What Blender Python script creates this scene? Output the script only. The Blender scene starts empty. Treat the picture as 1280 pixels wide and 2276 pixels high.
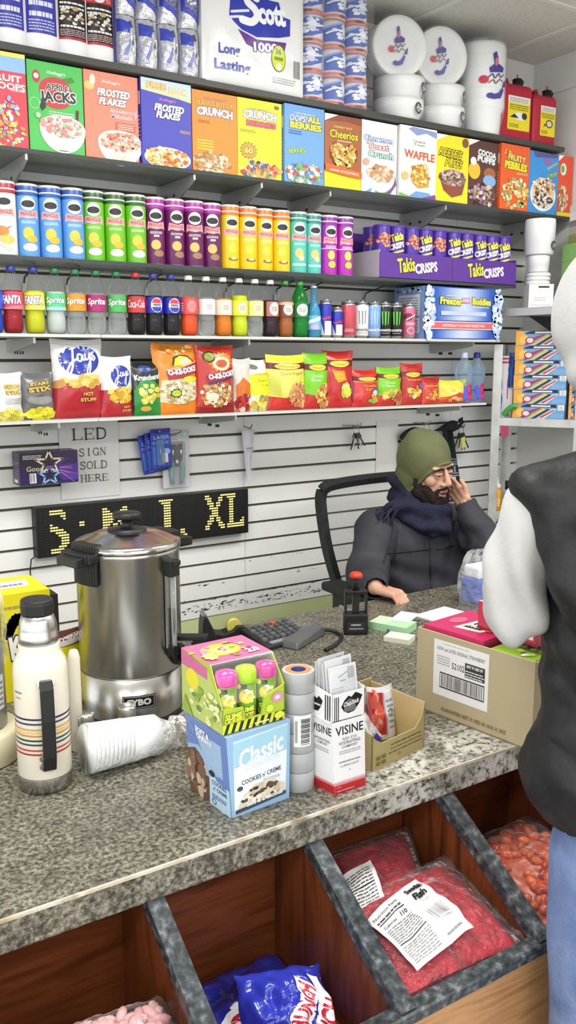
import bpy, bmesh, math, random
from math import sin, cos, pi, atan, atan2, sqrt, radians
from mathutils import Vector, Matrix, noise
from mathutils.geometry import tessellate_polygon

SC = bpy.context.scene
COL = SC.collection

# ------------------------------------------------------------------ camera
FPX, HORIZON, VPX, CAMZ = 1950.0, 790.0, 3700.0, 1.75     # focal length, horizon row, vanishing column in 1280x2276
PITCH = atan((1138 - HORIZON) / FPX)
YAW = pi / 2 - atan((VPX - 640) / (FPX / cos(PITCH)))
cam_data = bpy.data.cameras.new('camera')
cam_data.sensor_fit = 'VERTICAL'
cam_data.sensor_height = 36.0
cam_data.lens = 36.0 * FPX / 2276.0
cam_data.clip_start = 0.05
cam = bpy.data.objects.new('camera', cam_data)
cam.location = (0, 0, CAMZ)
cam.rotation_euler = (pi / 2 - PITCH, 0, -YAW)
COL.objects.link(cam)
SC.camera = cam

# ------------------------------------------------------------------ world, lamps, exposure
SC.view_settings.view_transform = 'Standard'
SC.view_settings.look = 'None'
SC.view_settings.exposure = 0.50
SC.view_settings.gamma = 1.0
SC.cycles.max_bounces = 6
SC.cycles.diffuse_bounces = 3
SC.cycles.glossy_bounces = 3
SC.cycles.transmission_bounces = 4
SC.cycles.transparent_max_bounces = 12
SC.cycles.caustics_reflective = False
SC.cycles.caustics_refractive = False
SC.cycles.sample_clamp_indirect = 4.0
W = bpy.data.worlds.new('world')
SC.world = W
W.use_nodes = True
W.node_tree.nodes['Background'].inputs[0].default_value = (0.97, 0.99, 1.0, 1)
W.node_tree.nodes['Background'].inputs[1].default_value = 1.4
CEIL = 3.14
LAMPS = [(0.5, 1.45), (2.4, 1.45), (0.5, -1.4), (2.3, -1.4), (-1.5, -0.4)]   # ceiling troffers, all above the frame
LAMP_POWER = [22.0, 22.0, 30.0, 27.0, 30.0]
for i, (lx, ly) in enumerate(LAMPS):
    ld = bpy.data.lights.new('troffer_light', 'AREA')
    ld.shape = 'RECTANGLE'
    ld.size, ld.size_y = 1.15, 0.55
    ld.energy = LAMP_POWER[i]
    ld.color = (1.0, 1.0, 0.975)
    lo = bpy.data.objects.new('troffer_light', ld)
    lo.location = (lx, ly, CEIL - 0.05)
    COL.objects.link(lo)

# ------------------------------------------------------------------ pixel rays onto real planes
_F = Vector((sin(YAW) * cos(PITCH), cos(YAW) * cos(PITCH), -sin(PITCH)))
_R = Vector((cos(YAW), -sin(YAW), 0))
_U = _R.cross(_F)
def ray(px, py): return _F + _R * ((px - 640) / FPX) - _U * ((py - 1138) / FPX)
def atY(px, py, Y):
    r = ray(px, py); return Vector((0, 0, CAMZ)) + r * (Y / r.y)
def atZ(px, py, Z):
    r = ray(px, py); return Vector((0, 0, CAMZ)) + r * ((Z - CAMZ) / r.z)

# ------------------------------------------------------------------ materials
_M = {}
def lin(h):
    h = h.lstrip('#')
    o = []
    for i in (0, 2, 4):
        c = int(h[i:i + 2], 16) / 255
        o.append(c / 12.92 if c <= 0.04045 else ((c + 0.055) / 1.055) ** 2.4)
    return (o[0], o[1], o[2], 1)
def setin(n, k, v):
    if k in n.inputs: n.inputs[k].default_value = v
def new_mat(name):
    m = bpy.data.materials.new(name); m.use_nodes = True
    nt = m.node_tree
    return m, nt, nt.nodes['Principled BSDF']
def mat(h, rough=0.45, metal=0.0, spec=0.4, coat=0.0):
    k = (h, rough, metal, spec, coat)
    if k in _M: return _M[k]
    m, nt, b = new_mat('surface_' + h.lstrip('#'))
    b.inputs['Base Color'].default_value = lin(h)
    b.inputs['Roughness'].default_value = rough
    b.inputs['Metallic'].default_value = metal
    setin(b, 'Specular IOR Level', spec)
    setin(b, 'Coat Weight', coat)
    _M[k] = m
    return m
def tint_noise(name, cols, scale=8, stretch=(1, 1, 1), rough=0.5, bump=0.0, detail=6, metal=0.0, stops=None, coord='Object', dist=0.0, bscale=None, spec=0.4, coat=0.0):
    """noise driven colour ramp + bump"""
    if name in _M: return _M[name]
    m, nt, b = new_mat(name)
    L = nt.links
    tc = nt.nodes.new('ShaderNodeTexCoord'); mp = nt.nodes.new('ShaderNodeMapping')
    mp.inputs['Scale'].default_value = stretch
    L.new(tc.outputs[coord], mp.inputs[0])
    nz = nt.nodes.new('ShaderNodeTexNoise'); nz.inputs['Scale'].default_value = scale; nz.inputs['Detail'].default_value = detail
    nz.inputs['Distortion'].default_value = dist
    L.new(mp.outputs[0], nz.inputs['Vector'])
    rp = nt.nodes.new('ShaderNodeValToRGB')
    stops = stops or [0.3 + 0.4 * i / max(1, len(cols) - 1) for i in range(len(cols))]
    el = rp.color_ramp.elements
    while len(el) < len(cols): el.new(0.5)
    for e, c, s in zip(el, cols, stops): e.position = s; e.color = lin(c)
    L.new(nz.outputs['Fac'], rp.inputs[0]); L.new(rp.outputs[0], b.inputs['Base Color'])
    b.inputs['Roughness'].default_value = rough; b.inputs['Metallic'].default_value = metal
    setin(b, 'Specular IOR Level', spec); setin(b, 'Coat Weight', coat)
    if bump:
        bp = nt.nodes.new('ShaderNodeBump'); bp.inputs['Strength'].default_value = bump; bp.inputs['Distance'].default_value = 0.01
        src = nz
        if bscale:
            src = nt.nodes.new('ShaderNodeTexNoise'); src.inputs['Scale'].default_value = bscale; src.inputs['Detail'].default_value = 3
            L.new(tc.outputs[coord], src.inputs['Vector'])
        L.new(src.outputs['Fac'], bp.inputs['Height']); L.new(bp.outputs[0], b.inputs['Normal'])
    _M[name] = m
    return m
def clear_film(name, tint='#ffffff', opacity=0.12, rough=0.08, haze='#ffffff', bump=0.0, bscale=30):
    """thin clear plastic: mostly see-through, a little haze, glossy highlights"""
    if name in _M: return _M[name]
    m, nt, b = new_mat(name)
    L = nt.links
    tr = nt.nodes.new('ShaderNodeBsdfTransparent'); tr.inputs[0].default_value = lin(tint)
    b.inputs['Base Color'].default_value = lin(haze); b.inputs['Roughness'].default_value = rough
    fr = nt.nodes.new('ShaderNodeLayerWeight'); fr.inputs['Blend'].default_value = 0.25
    mr = nt.nodes.new('ShaderNodeMapRange')
    mr.inputs['To Min'].default_value = opacity; mr.inputs['To Max'].default_value = min(0.9, opacity + 0.5)
    L.new(fr.outputs['Fresnel'], mr.inputs['Value'])
    mx = nt.nodes.new('ShaderNodeMixShader')
    L.new(mr.outputs[0], mx.inputs[0]); L.new(tr.outputs[0], mx.inputs[1]); L.new(b.outputs[0], mx.inputs[2])
    L.new(mx.outputs[0], nt.nodes['Material Output'].inputs[0])
    if bump:
        nz = nt.nodes.new('ShaderNodeTexNoise'); nz.inputs['Scale'].default_value = bscale; nz.inputs['Detail'].default_value = 2
        tc = nt.nodes.new('ShaderNodeTexCoord'); L.new(tc.outputs['Object'], nz.inputs['Vector'])
        bp = nt.nodes.new('ShaderNodeBump'); bp.inputs['Strength'].default_value = bump; bp.inputs['Distance'].default_value = 0.02
        L.new(nz.outputs['Fac'], bp.inputs['Height']); L.new(bp.outputs[0], b.inputs['Normal']); L.new(bp.outputs[0], fr.inputs['Normal'])
    _M[name] = m
    return m
def glow(name, h, strength):
    if name in _M: return _M[name]
    m, nt, b = new_mat(name)
    b.inputs['Base Color'].default_value = lin(h)
    b.inputs['Emission Color'].default_value = lin(h); b.inputs['Emission Strength'].default_value = strength
    _M[name] = m
    return m

# ------------------------------------------------------------------ lettering cache (built-in font)
_T = {}
def text2d(s, bold=0.0, shear=0.0):
    k = (s, bold, shear)
    if k in _T: return _T[k]
    cu = bpy.data.curves.new('lettering', 'FONT')
    cu.body = s; cu.size = 1.0; cu.offset = bold; cu.shear = shear; cu.resolution_u = 2; cu.align_x = 'CENTER'
    ob = bpy.data.objects.new('lettering', cu)
    me = bpy.data.meshes.new_from_object(ob)
    vs = [(v.co.x, v.co.y) for v in me.vertices]
    fs = [tuple(p.vertices) for p in me.polygons]
    bpy.data.objects.remove(ob); bpy.data.meshes.remove(me); bpy.data.curves.remove(cu)
    W_ = H_ = 1.0
    if vs:
        x0 = min(v[0] for v in vs); x1 = max(v[0] for v in vs); y0 = min(v[1] for v in vs); y1 = max(v[1] for v in vs)
        W_, H_ = x1-x0, y1-y0
        vs = [((x - x0) / max(1e-6, x1 - x0) - 0.5, (y - y0) / max(1e-6, y1 - y0) - 0.5) for x, y in vs]
    _T[k] = (vs, fs, W_, H_)
    return _T[k]

def split_tris(tris, L):
    out = []; st = list(tris)
    while st:
        a, b, c = st.pop()
        d = [(b[0]-a[0])**2 + (b[1]-a[1])**2, (c[0]-b[0])**2 + (c[1]-b[1])**2, (a[0]-c[0])**2 + (a[1]-c[1])**2]
        i = d.index(max(d))
        if d[i] <= L * L: out.append((a, b, c)); continue
        if i == 1: a, b, c = b, c, a
        elif i == 2: a, b, c = c, a, b
        m = ((a[0]+b[0])/2, (a[1]+b[1])/2)
        st.append((a, m, c)); st.append((m, b, c))
    return out

# ------------------------------------------------------------------ mesh builder
class MB:
    def __init__(self): self.v = []; self.f = []; self.m = []; self.s = []; self.mats = []
    def mi(self, m):
        if isinstance(m, str): m = mat(m)
        if m not in self.mats: self.mats.append(m)
        return self.mats.index(m)
    def face(self, idx, m, smooth=False): self.f.append(tuple(idx)); self.m.append(self.mi(m)); self.s.append(smooth)
    def poly(self, pts, m, smooth=False):
        n = len(self.v); self.v += [tuple(p) for p in pts]; self.face(range(n, n + len(pts)), m, smooth)
    def hexa(self, p, m):      # 8 points: bottom 4 (ccw), top 4
        n = len(self.v); self.v += [tuple(q) for q in p]
        ms = m if isinstance(m, (list, tuple)) else [m] * 6
        for q, mm in zip(((3,2,1,0),(4,5,6,7),(0,1,5,4),(1,2,6,5),(2,3,7,6),(3,0,4,7)), ms):
            self.face([n + i for i in q], mm)   # bottom, top, front(-y), right, back, left
        return self
    def box(self, x0, x1, y0, y1, z0, z1, m):
        return self.hexa([(x0,y0,z0),(x1,y0,z0),(x1,y1,z0),(x0,y1,z0),(x0,y0,z1),(x1,y0,z1),(x1,y1,z1),(x0,y1,z1)], m)
    def obox(self, c, ax, ay, az, m):   # centre + half-axis vectors
        c = Vector(c); ax = Vector(ax); ay = Vector(ay); az = Vector(az)
        return self.hexa([c-ax-ay-az, c+ax-ay-az, c+ax+ay-az, c-ax+ay-az, c-ax-ay+az, c+ax-ay+az, c+ax+ay+az, c-ax+ay+az], m)
    def lathe(self, prof, m, n=24, c=(0,0,0), smooth=True, cap0=True, cap1=True, sx=1.0, sy=1.0):
        """prof [(r,z)], m one material or one per segment"""
        b = len(self.v)
        for r, z in prof:
            for i in range(n):
                a = 2*pi*i/n; self.v.append((c[0]+r*cos(a)*sx, c[1]+r*sin(a)*sy, c[2]+z))
        for j in range(len(prof)-1):
            mm = m[j] if isinstance(m, (list, tuple)) else m
            for i in range(n):
                k = (i+1) % n
                self.face((b+j*n+i, b+j*n+k, b+(j+1)*n+k, b+(j+1)*n+i), mm, smooth)
        m0 = m[0] if isinstance(m, (list, tuple)) else m; m1 = m[-1] if isinstance(m, (list, tuple)) else m
        if cap0: self.face([b+i for i in range(n)][::-1], m0)
        if cap1: self.face([b+(len(prof)-1)*n+i for i in range(n)], m1)
        return self
    def tube(self, pts, r, m, n=8, smooth=True, cap=True, flat=None):
        """swept round tube; r one radius or one per point; flat=(w,h) sweeps a rectangle"""
        pts = [Vector(p) for p in pts]; b = len(self.v); N = len(pts)
        up = None
        if flat: n = 4
        for j, p in enumerate(pts):
            t = (pts[min(j+1, N-1)] - pts[max(j-1, 0)]).normalized()
            if up is None:
                up = Vector((0,0,1)) if abs(t.z) < 0.9 else Vector((1,0,0))
            s = t.cross(up).normalized(); up = s.cross(t).normalized()
            rr = r[j] if isinstance(r, (list, tuple)) else r
            for i in range(n):
                if flat:
                    a, c = ((-1,-1),(1,-1),(1,1),(-1,1))[i]
                    q = p + s*(a*flat[0]/2) + up*(c*flat[1]/2)
                else:
                    a = 2*pi*i/n; q = p + s*(rr*cos(a)) + up*(rr*sin(a))
                self.v.append(tuple(q))
        for j in range(N-1):
            for i in range(n):
                k = (i+1) % n
                self.face((b+j*n+i, b+j*n+k, b+(j+1)*n+k, b+(j+1)*n+i), m, smooth and not flat)
        if cap:
            self.face([b+i for i in range(n)][::-1], m); self.face([b+(N-1)*n+i for i in range(n)], m)
        return self
    def ball(self, c, r, m, n=12, k=8, rot=None):
        """ellipsoid; r scalar or (rx,ry,rz)"""
        r = (r,r,r) if not isinstance(r, (tuple, list)) else r
        b = len(self.v); c = Vector(c)
        for j in range(k+1):
            t = pi*j/k
            for i in range(n):
                a = 2*pi*i/n
                q = Vector((r[0]*sin(t)*cos(a), r[1]*sin(t)*sin(a), -r[2]*cos(t)))
                if rot is not None: q = rot @ q
                self.v.append(tuple(c+q))
        for j in range(k):
            for i in range(n):
                q = (i+1) % n
                self.face((b+j*n+i, b+j*n+q, b+(j+1)*n+q, b+(j+1)*n+i), m, True)
        return self
    def capsule(self, a, bb, ra, rb, m, n=12):
        a = Vector(a); bb = Vector(bb); d = (bb-a).normalized()
        pts = []; rs = []
        for t in (-1.0, -0.87, -0.5, 0.0): pts.append(a + d*ra*t); rs.append(max(1e-4, ra*sqrt(max(0, 1-t*t))))
        for t in (0.0, 0.5, 0.87, 1.0): pts.append(bb + d*rb*t); rs.append(max(1e-4, rb*sqrt(max(0, 1-t*t))))
        return self.tube(pts, rs, m, n)
    def grid(self, fn, nu, nv, m, smooth=True, wrap=False, flip=False):
        b = len(self.v); w = nu if wrap else nu+1
        for j in range(nv+1):
            for i in range(w): self.v.append(tuple(fn(i/nu, j/nv)))
        for j in range(nv):
            for i in range(nu):
                k = (i+1) % w
                q = (b+j*w+i, b+j*w+k, b+(j+1)*w+k, b+(j+1)*w+i)
                self.face(q[::-1] if flip else q, m(( i+.5)/nu, (j+.5)/nv) if callable(m) else m, smooth)
        return self
    def extrude(self, pts, a, m, m_side=None):
        """closed planar polygon pts (3D) extruded along vector a"""
        n = len(self.v); k = len(pts); a = Vector(a)
        self.v += [tuple(p) for p in pts] + [tuple(Vector(p)+a) for p in pts]
        self.face([n+i for i in range(k)][::-1], m); self.face([n+k+i for i in range(k)], m)
        for i in range(k):
            j = (i+1) % k; self.face((n+i, n+j, n+k+j, n+k+i), m_side or m)
        return self
    # printed artwork laid on a surface. fn(u, v, h) -> point
    def art(self, fn, items, L=None, step=0.00012, base=0.0003, rough=0.45, seed=1):
        rnd = random.Random(seed); h = base
        def put(tris, c):
            nonlocal h
            mm = mat(c, rough) if isinstance(c, str) else c
            if L: tris = split_tris(tris, L)
            idx = {}; b = len(self.v)
            for t in tris:
                q = []
                for p in t:
                    kk = (round(p[0], 6), round(p[1], 6))
                    if kk not in idx: idx[kk] = len(self.v); self.v.append(tuple(fn(p[0], p[1], h)))
                    q.append(idx[kk])
                self.face(q, mm, bool(L))
            h += step
        def fan(pts): return [(pts[0], pts[i], pts[i+1]) for i in range(1, len(pts)-1)]
        for it in items:
            k = it[0]
            if k == 'r':
                _, x0, y0, x1, y1, c = it; put(fan([(x0,y0),(x1,y0),(x1,y1),(x0,y1)]), c)
            elif k == 'e':
                _, cx, cy, rx, ry, c = it; put(fan([(cx+rx*cos(a*pi/14), cy+ry*sin(a*pi/14)) for a in range(28)]), c)
            elif k == 'p':
                _, pts, c = it
                tr = tessellate_polygon([[Vector((x, y, 0)) for x, y in pts]])
                out = []
                for t in tr:
                    q = [tuple(pts[i]) for i in t]
                    ar = (q[1][0]-q[0][0])*(q[2][1]-q[0][1]) - (q[2][0]-q[0][0])*(q[1][1]-q[0][1])
                    out.append(tuple(q if ar > 0 else q[::-1]))
                put(out, c)
            elif k == 's':     # starburst
                _, cx, cy, rx, ry, n, c = it
                put([((cx, cy), (cx+rx*(1 if i%2 else .78)*cos(pi*i/n), cy+ry*(1 if i%2 else .78)*sin(pi*i/n)),
                      (cx+rx*(1 if (i+1)%2 else .78)*cos(pi*(i+1)/n), cy+ry*(1 if (i+1)%2 else .78)*sin(pi*(i+1)/n))) for i in range(2*n)], c)
            elif k == 'b':     # scatter of little bits (cereal, chips) inside an ellipse
                _, cx, cy, rx, ry, n, sz, cs = it
                groups = {}
                for i in range(n):
                    a = rnd.random()*2*pi; q = sqrt(rnd.random())
                    x = cx+rx*q*cos(a); y = cy+ry*q*sin(a); s = sz*(0.6+0.7*rnd.random()); o = rnd.random()*6
                    asp = min(1.6, max(.5, abs(ry/rx))) if rx else 1
                    pl = [(x+s*cos(o+j*pi/3)*(.7+.5*rnd.random()), y+s*asp*sin(o+j*pi/3)*(.7+.5*rnd.random())) for j in range(6)]
                    groups.setdefault(i % 4, []).append((pl, cs[rnd.randrange(len(cs))]))
                for g in groups.values():
                    by = {}
                    for pl, c in g: by.setdefault(c, []).extend(fan(pl))
                    for c, tr in by.items(): put(tr, c)
            elif k == 'ring':
                _, cx, cy, rx, ry, w, c = it
                tr = []
                P = lambda a, s: (cx+rx*s*cos(a), cy+ry*s*sin(a))
                for i in range(28):
                    a, b2 = 2*pi*i/28, 2*pi*(i+1)/28
                    tr += [(P(a,1-w), P(a,1), P(b2,1)), (P(a,1-w), P(b2,1), P(b2,1-w))]
                put(tr, c)
            elif k == 't':
                _, s, cx, cy, w, hh, c = it[:7]
                o = it[7] if len(it) > 7 else {}
                vs, fs, tw, th = text2d(s, o.get('bold', 0.012), o.get('shear', 0.0))
                ca, sa = cos(o.get('rot', 0)), sin(o.get('rot', 0)); asp = o.get('asp', 1.0)   # asp = height/width of the face
                arc = o.get('arc', 0.0)
                def pl(vs, gw=0, gh=0, dx=0, dy=0):
                    out = []
                    for x, y in vs:
                        x2 = x*(w+gw)+dx; y2 = (y*(hh+gh) + arc*(1-4*x*x) + dy)*asp
                        out.append((cx + x2*ca - y2*sa, cy + (x2*sa + y2*ca)/asp))
                    return out
                if 'out' in o:
                    ov, of, ow, oh = text2d(s, o.get('bold', 0.012)+o.get('ob', 0.055), o.get('shear', 0.0))
                    p2 = pl(ov, w*(ow/tw-1), hh*(oh/th-1))
                    put([tuple(p2[i] for i in (t[0], t[j], t[j+1])) for t in of for j in range(1, len(t)-1)], o['out'])
                p2 = pl(vs)
                put([tuple(p2[i] for i in (t[0], t[j], t[j+1])) for t in fs for j in range(1, len(t)-1)], c)
            elif k == 'st':     # hand-lettered stroke: points, width, colour, face aspect
                _, pts, wd, c = it[:4]; asp = it[4] if len(it) > 4 else 1.0
                tr = []
                for i, (x, y) in enumerate(pts):
                    ci = [(x+wd/2*cos(q*pi/4), y+wd/2*sin(q*pi/4)/asp) for q in range(8)]; tr += fan(ci)
                    if i:
                        px, py = pts[i-1]; dx, dy = x-px, (y-py)*asp; l = sqrt(dx*dx+dy*dy) or 1; nx, ny = -dy/l*wd/2, dx/l*wd/2/asp
                        tr += fan([(px-nx,py-ny),(x-nx,y-ny),(x+nx,y+ny),(px+nx,py+ny)])
                put(tr, c)
            elif k == 'bar':    # barcode
                _, x0, y0, x1, y1, n = it[:6]; c = it[6] if len(it) > 6 else '#202020'
                tr = []
                for i in range(n):
                    xa = x0+(x1-x0)*i/n; wd = (x1-x0)/n*rnd.choice((.35,.5,.7))
                    tr += fan([(xa,y0),(xa+wd,y0),(xa+wd,y1),(xa,y1)])
                put(tr, c)
            elif k == 'lines':  # small print
                _, x0, y0, x1, y1, n, c = it
                tr = []
                for i in range(n):
                    yy = y0+(y1-y0)*i/max(1, n); hh = (y1-y0)/n*.45; xa = x0
                    while xa < x1-.01:
                        wd = (x1-x0)*(.06+.16*rnd.random()); xb = min(x1, xa+wd)
                        tr += fan([(xa,yy),(xb,yy),(xb,yy+hh),(xa,yy+hh)]); xa = xb+(x1-x0)*.025
                    if rnd.random() < .25: pass
                put(tr, c)
        return self
    def mesh(self, name):
        me = bpy.data.meshes.new(name)
        me.from_pydata(self.v, [], self.f)
        for m in self.mats: me.materials.append(m)
        me.polygons.foreach_set('material_index', self.m)
        me.polygons.foreach_set('use_smooth', self.s)
        me.update()
        return me
    def obj(self, name, parent=None, loc=(0,0,0), rz=0, bevel=0, seg=2, weld=False):
        me = self.mesh(name)
        if weld:
            bm = bmesh.new(); bm.from_mesh(me); bmesh.ops.remove_doubles(bm, verts=bm.verts, dist=1e-5); bm.to_mesh(me); bm.free()
        o = bpy.data.objects.new(name, me); COL.objects.link(o)
        o.location = loc; o.rotation_euler = (0, 0, rz)
        if parent: o.parent = parent
        if bevel:
            b = o.modifiers.new('bevel', 'BEVEL'); b.width = bevel; b.segments = seg; b.limit_method = 'ANGLE'; b.angle_limit = radians(40)
        return o

def tag(o, label, cat, group=None, kind=None):
    o['label'] = label; o['category'] = cat
    if group: o['group'] = group
    if kind: o['kind'] = kind
    return o
def thing(name, label, cat, loc=(0,0,0), rz=0, group=None):
    o = bpy.data.objects.new(name, None); COL.objects.link(o)
    o.empty_display_size = 0.05
    o.location = loc; o.rotation_euler = (0, 0, rz)
    return tag(o, label, cat, group)
def struct(o): o['kind'] = 'structure'; return o
def dup(o, loc, rz=None, label=None, parent=None):
    c = o.copy(); COL.objects.link(c)
    if parent: c.parent = parent
    else:
        c.location = loc
        if rz is not None: c.rotation_euler = (0, 0, rz)
        if label: c['label'] = label
    for ch in o.children: dup(ch, None, parent=c)
    return c
def fuse(mb, name, m, parent=None, voxel=0.006, smooth=4, factor=0.5, cut=None, disp=None):
    """join overlapping closed shapes of mb into one continuous skin (voxel remesh + smoothing)"""
    me = mb.mesh(name)
    o = bpy.data.objects.new(name, me); COL.objects.link(o)
    r = o.modifiers.new('r', 'REMESH'); r.mode = 'VOXEL'; r.voxel_size = voxel; r.use_smooth_shade = True
    if smooth:
        s = o.modifiers.new('s', 'SMOOTH'); s.iterations = smooth; s.factor = factor
    dg = bpy.context.evaluated_depsgraph_get()
    me2 = bpy.data.meshes.new_from_object(o.evaluated_get(dg), depsgraph=dg)
    me2.name = name
    o.modifiers.clear(); o.data = me2; bpy.data.meshes.remove(me)
    if disp:
        vs = [v.co.copy() for v in me2.vertices]; ns = [v.normal.copy() for v in me2.vertices]
        for v, c, nn in zip(me2.vertices, vs, ns): v.co = c + nn*disp(c, nn)
    if cut:
        bm = bmesh.new(); bm.from_mesh(me2)
        bmesh.ops.delete(bm, geom=[f for f in bm.faces if cut(f.calc_center_median())], context='FACES')
        bm.to_mesh(me2); bm.free()
    me2.materials.clear()
    for q in (m if isinstance(m, (list, tuple)) else [m]): me2.materials.append(q)
    for p in me2.polygons: p.use_smooth = True
    if parent: o.parent = parent
    return o
def front(x0, x1, z0, z1, y): return lambda u, v, h: (x0+u*(x1-x0), y-h, z0+v*(z1-z0))
def left(y0, y1, z0, z1, x): return lambda u, v, h: (x-h, y0+u*(y1-y0), z0+v*(z1-z0))    # u runs from back (y0) to front (y1)
def top(x0, x1, y0, y1, z): return lambda u, v, h: (x0+u*(x1-x0), y0+v*(y1-y0), z+h)
def wrap(r, z0, z1, a0=-pi/2, span=pi, c=(0,0), rfn=None):
    """u -.5..+.5 around the front of a cylinder"""
    def fn(u, v, h):
        a = a0 + u*span; z = z0+v*(z1-z0); rr = (rfn(z) if rfn else r)+h
        return (c[0]+rr*cos(a), c[1]+rr*sin(a), z)
    return fn
# ================================================================== THE ROOM
WALL_Y, RIGHT_X = 3.2, 3.50
M_slat = tint_noise('white_slat_board', ['#e4e4e2', '#ededeb', '#f1f1ef'], scale=2.2, rough=0.42, bump=0.03, bscale=60)
M_groove = mat('#5f5c48', 0.8)
M_green = tint_noise('pale_green_paint', ['#bcc48e', '#cbd29e'], scale=4, rough=0.6)
M_white_wall = tint_noise('white_painted_wall', ['#d9d8d4', '#e3e2de'], scale=3, rough=0.6)
wall = MB()
x0, x1 = -1.2, RIGHT_X
wall.box(x0, x1, WALL_Y+0.018, WALL_Y+0.08, 0.66, CEIL, M_groove)
PITCHZ = 0.0768
k = 0
z = 0.659
while z < 2.96:
    zb, zt = z + (0.0035 if k else 0), z + PITCHZ - 0.0075
    # slat with a lipped lower and upper edge, so the T-groove shows as a dark line
    for a, b in ((x0, 0.62), (0.622, 1.85), (1.852, 3.02), (3.022, x1)):
        wall.box(a, b, WALL_Y, WALL_Y+0.02, zb, zt, M_slat)
    z += PITCHZ; k += 1
wall.box(x0, x1, WALL_Y, WALL_Y+0.02, z, CEIL, M_white_wall)
wall.box(x0, x1, WALL_Y+0.004, WALL_Y+0.08, 0.0, 0.655, M_green)
# scuffed black streaks on the lowest boards
rnd = random.Random(5)
fnw = front(0, 1, 0, 1, WALL_Y)
for zz, n, xa, xb, hh in ((0.714, 150, 1.5, 2.24, 0.034), (0.80, 10, 1.6, 2.3, .01), (0.88, 9, 1.8, 2.4, .012), (0.742, 26, 1.2, 1.6, .01), (0.735, 60, 1.25, 2.25, .006)):
    for i in range(n):
        xx = xa+(xb-xa)*rnd.random(); z0 = zz - hh*rnd.random(); l = .006+.03*rnd.random()**2; t = .0008+.003*rnd.random()
        wall.art(fnw, [('p', [(xx, z0), (xx+l*.5, z0-t+.001), (xx+l, z0+t*.6), (xx+l*.6, z0+t*1.2), (xx+l*.2, z0+t*.7)], '#3b3a36' if rnd.random() < .6 else '#77746c')], base=.0006)
struct(wall.obj('wall_back'))

rw = MB()
rw.box(RIGHT_X, RIGHT_X+.1, -3.0, WALL_Y+.08, 0, CEIL, M_white_wall)
rw.box(RIGHT_X-.012, RIGHT_X, -3.0, WALL_Y, CEIL-.16, CEIL-.13, M_white_wall)
struct(rw.obj('wall_right'))

fl = MB()
fl.box(-3.5, RIGHT_X+.1, -3.5, WALL_Y+.08, -.1, 0, tint_noise('speckled_floor_tile', ['#a5a096', '#b8b3a9', '#c4c0b6'], scale=40, rough=0.45))
struct(fl.obj('floor'))

M_tile = tint_noise('ceiling_tile_board', ['#cac8c0', '#d4d2cb', '#d9d7d0'], scale=90, rough=0.8, bump=0.15)
M_tbar = mat('#dcdbd6', 0.4)
M_gap = mat('#4a4842', .8)
ce = MB()
ce.box(-3.5, RIGHT_X+.1, -3.5, WALL_Y+.08, CEIL, CEIL+.1, M_tile)
for i in range(-5, 6):
    gx = 2.62+.61*i
    if -3.5 < gx < RIGHT_X-.05:
        ce.box(gx-.012, gx+.012, -3.5, WALL_Y, CEIL-.006, CEIL+.001, M_tbar); ce.box(gx+.012, gx+.016, -3.5, WALL_Y, CEIL-.002, CEIL+.001, M_gap)
for i in range(-4, 3):
    gy = 2.62+1.22*i
    if gy < WALL_Y: ce.box(-3.5, RIGHT_X, gy-.012, gy+.012, CEIL-.006, CEIL+.001, M_tbar)
struct(ce.obj('ceiling'))

# troffers that give the room its light (overhead, beyond the top of the frame)
M_diff = glow('lamp_diffuser', '#fff8ec', 2.0)
for i, (lx, ly) in enumerate(LAMPS):
    where = ['front left', 'front right', 'rear left', 'rear right', 'far left'][i]
    t = thing('ceiling_light', 'white framed rectangular ceiling light panel, %s of the shop ceiling' % where, 'light', (lx, ly, CEIL-.04), 0, 'ceiling light panels')
    f = MB()
    for a in ((-.61,.61,-.305,-.28),(-.61,.61,.28,.305),(-.61,-.585,-.28,.28),(.585,.61,-.28,.28)): f.box(*a, 0, .04, M_tbar)
    f.obj('frame', t)
    MB().box(-.585,.585,-.28,.28, .012, .02, M_diff).obj('diffuser', t)

# ================================================================== SHELVES ON THE SLAT WALL
SH = 2.9            # front edge of every wall shelf
M_brk = mat('#b9bab6', 0.35, 0.6)
M_slot = mat('#3c3c3a', .7)
M_dark_shelf = tint_noise('dark_laminate_shelf', ['#5c5d5b', '#686967'], scale=6, rough=0.4)
M_grey_glass = clear_film('smoked_glass_shelf', '#b4bab2', .50, .15, '#a4a8a0')
M_edge_dark = mat('#3a4140', 0.25)
M_frost = clear_film('frosted_acrylic_shelf', '#f2f2f0', .50, .25, '#e4e4e0')
M_frost_edge = mat('#c9cac6', 0.2)
def bracket(x, z, drop, length, parent, thin=False):
    b = MB()
    if thin:
        b.tube([(x, SH+.15, z-.006), (x, WALL_Y-.02, z-.03), (x, WALL_Y-.005, z-.06)], .003, M_slot, 6)
        b.box(x-.006, x+.006, WALL_Y-.012, WALL_Y, z-.12, z-.05, M_brk)
    else:
        y0 = WALL_Y-length
        pts = [(x-.004, y0, z-.001), (x-.004, WALL_Y, z-.001), (x-.004, WALL_Y, z-drop), (x-.004, WALL_Y-.03, z-drop), (x-.004, y0, z-.02)]
        b.extrude(pts, (.008, 0, 0), M_brk)
        for q in (.055, .12):
            b.art(lambda u, v, h: (x-.004-h, WALL_Y-q-u*.02, z-.045-v*.012), [('e', .5, .5, .5, .5, M_slot)])
            b.art(lambda u, v, h: (x+.004+h, WALL_Y-q-u*.02, z-.045-v*.012), [('e', .5, .5, .5, .5, M_slot)])
        b.box(x-.014, x+.014, WALL_Y-.004, WALL_Y, z-drop, z-.002, M_brk)
    return b.obj('bracket', parent)
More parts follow.
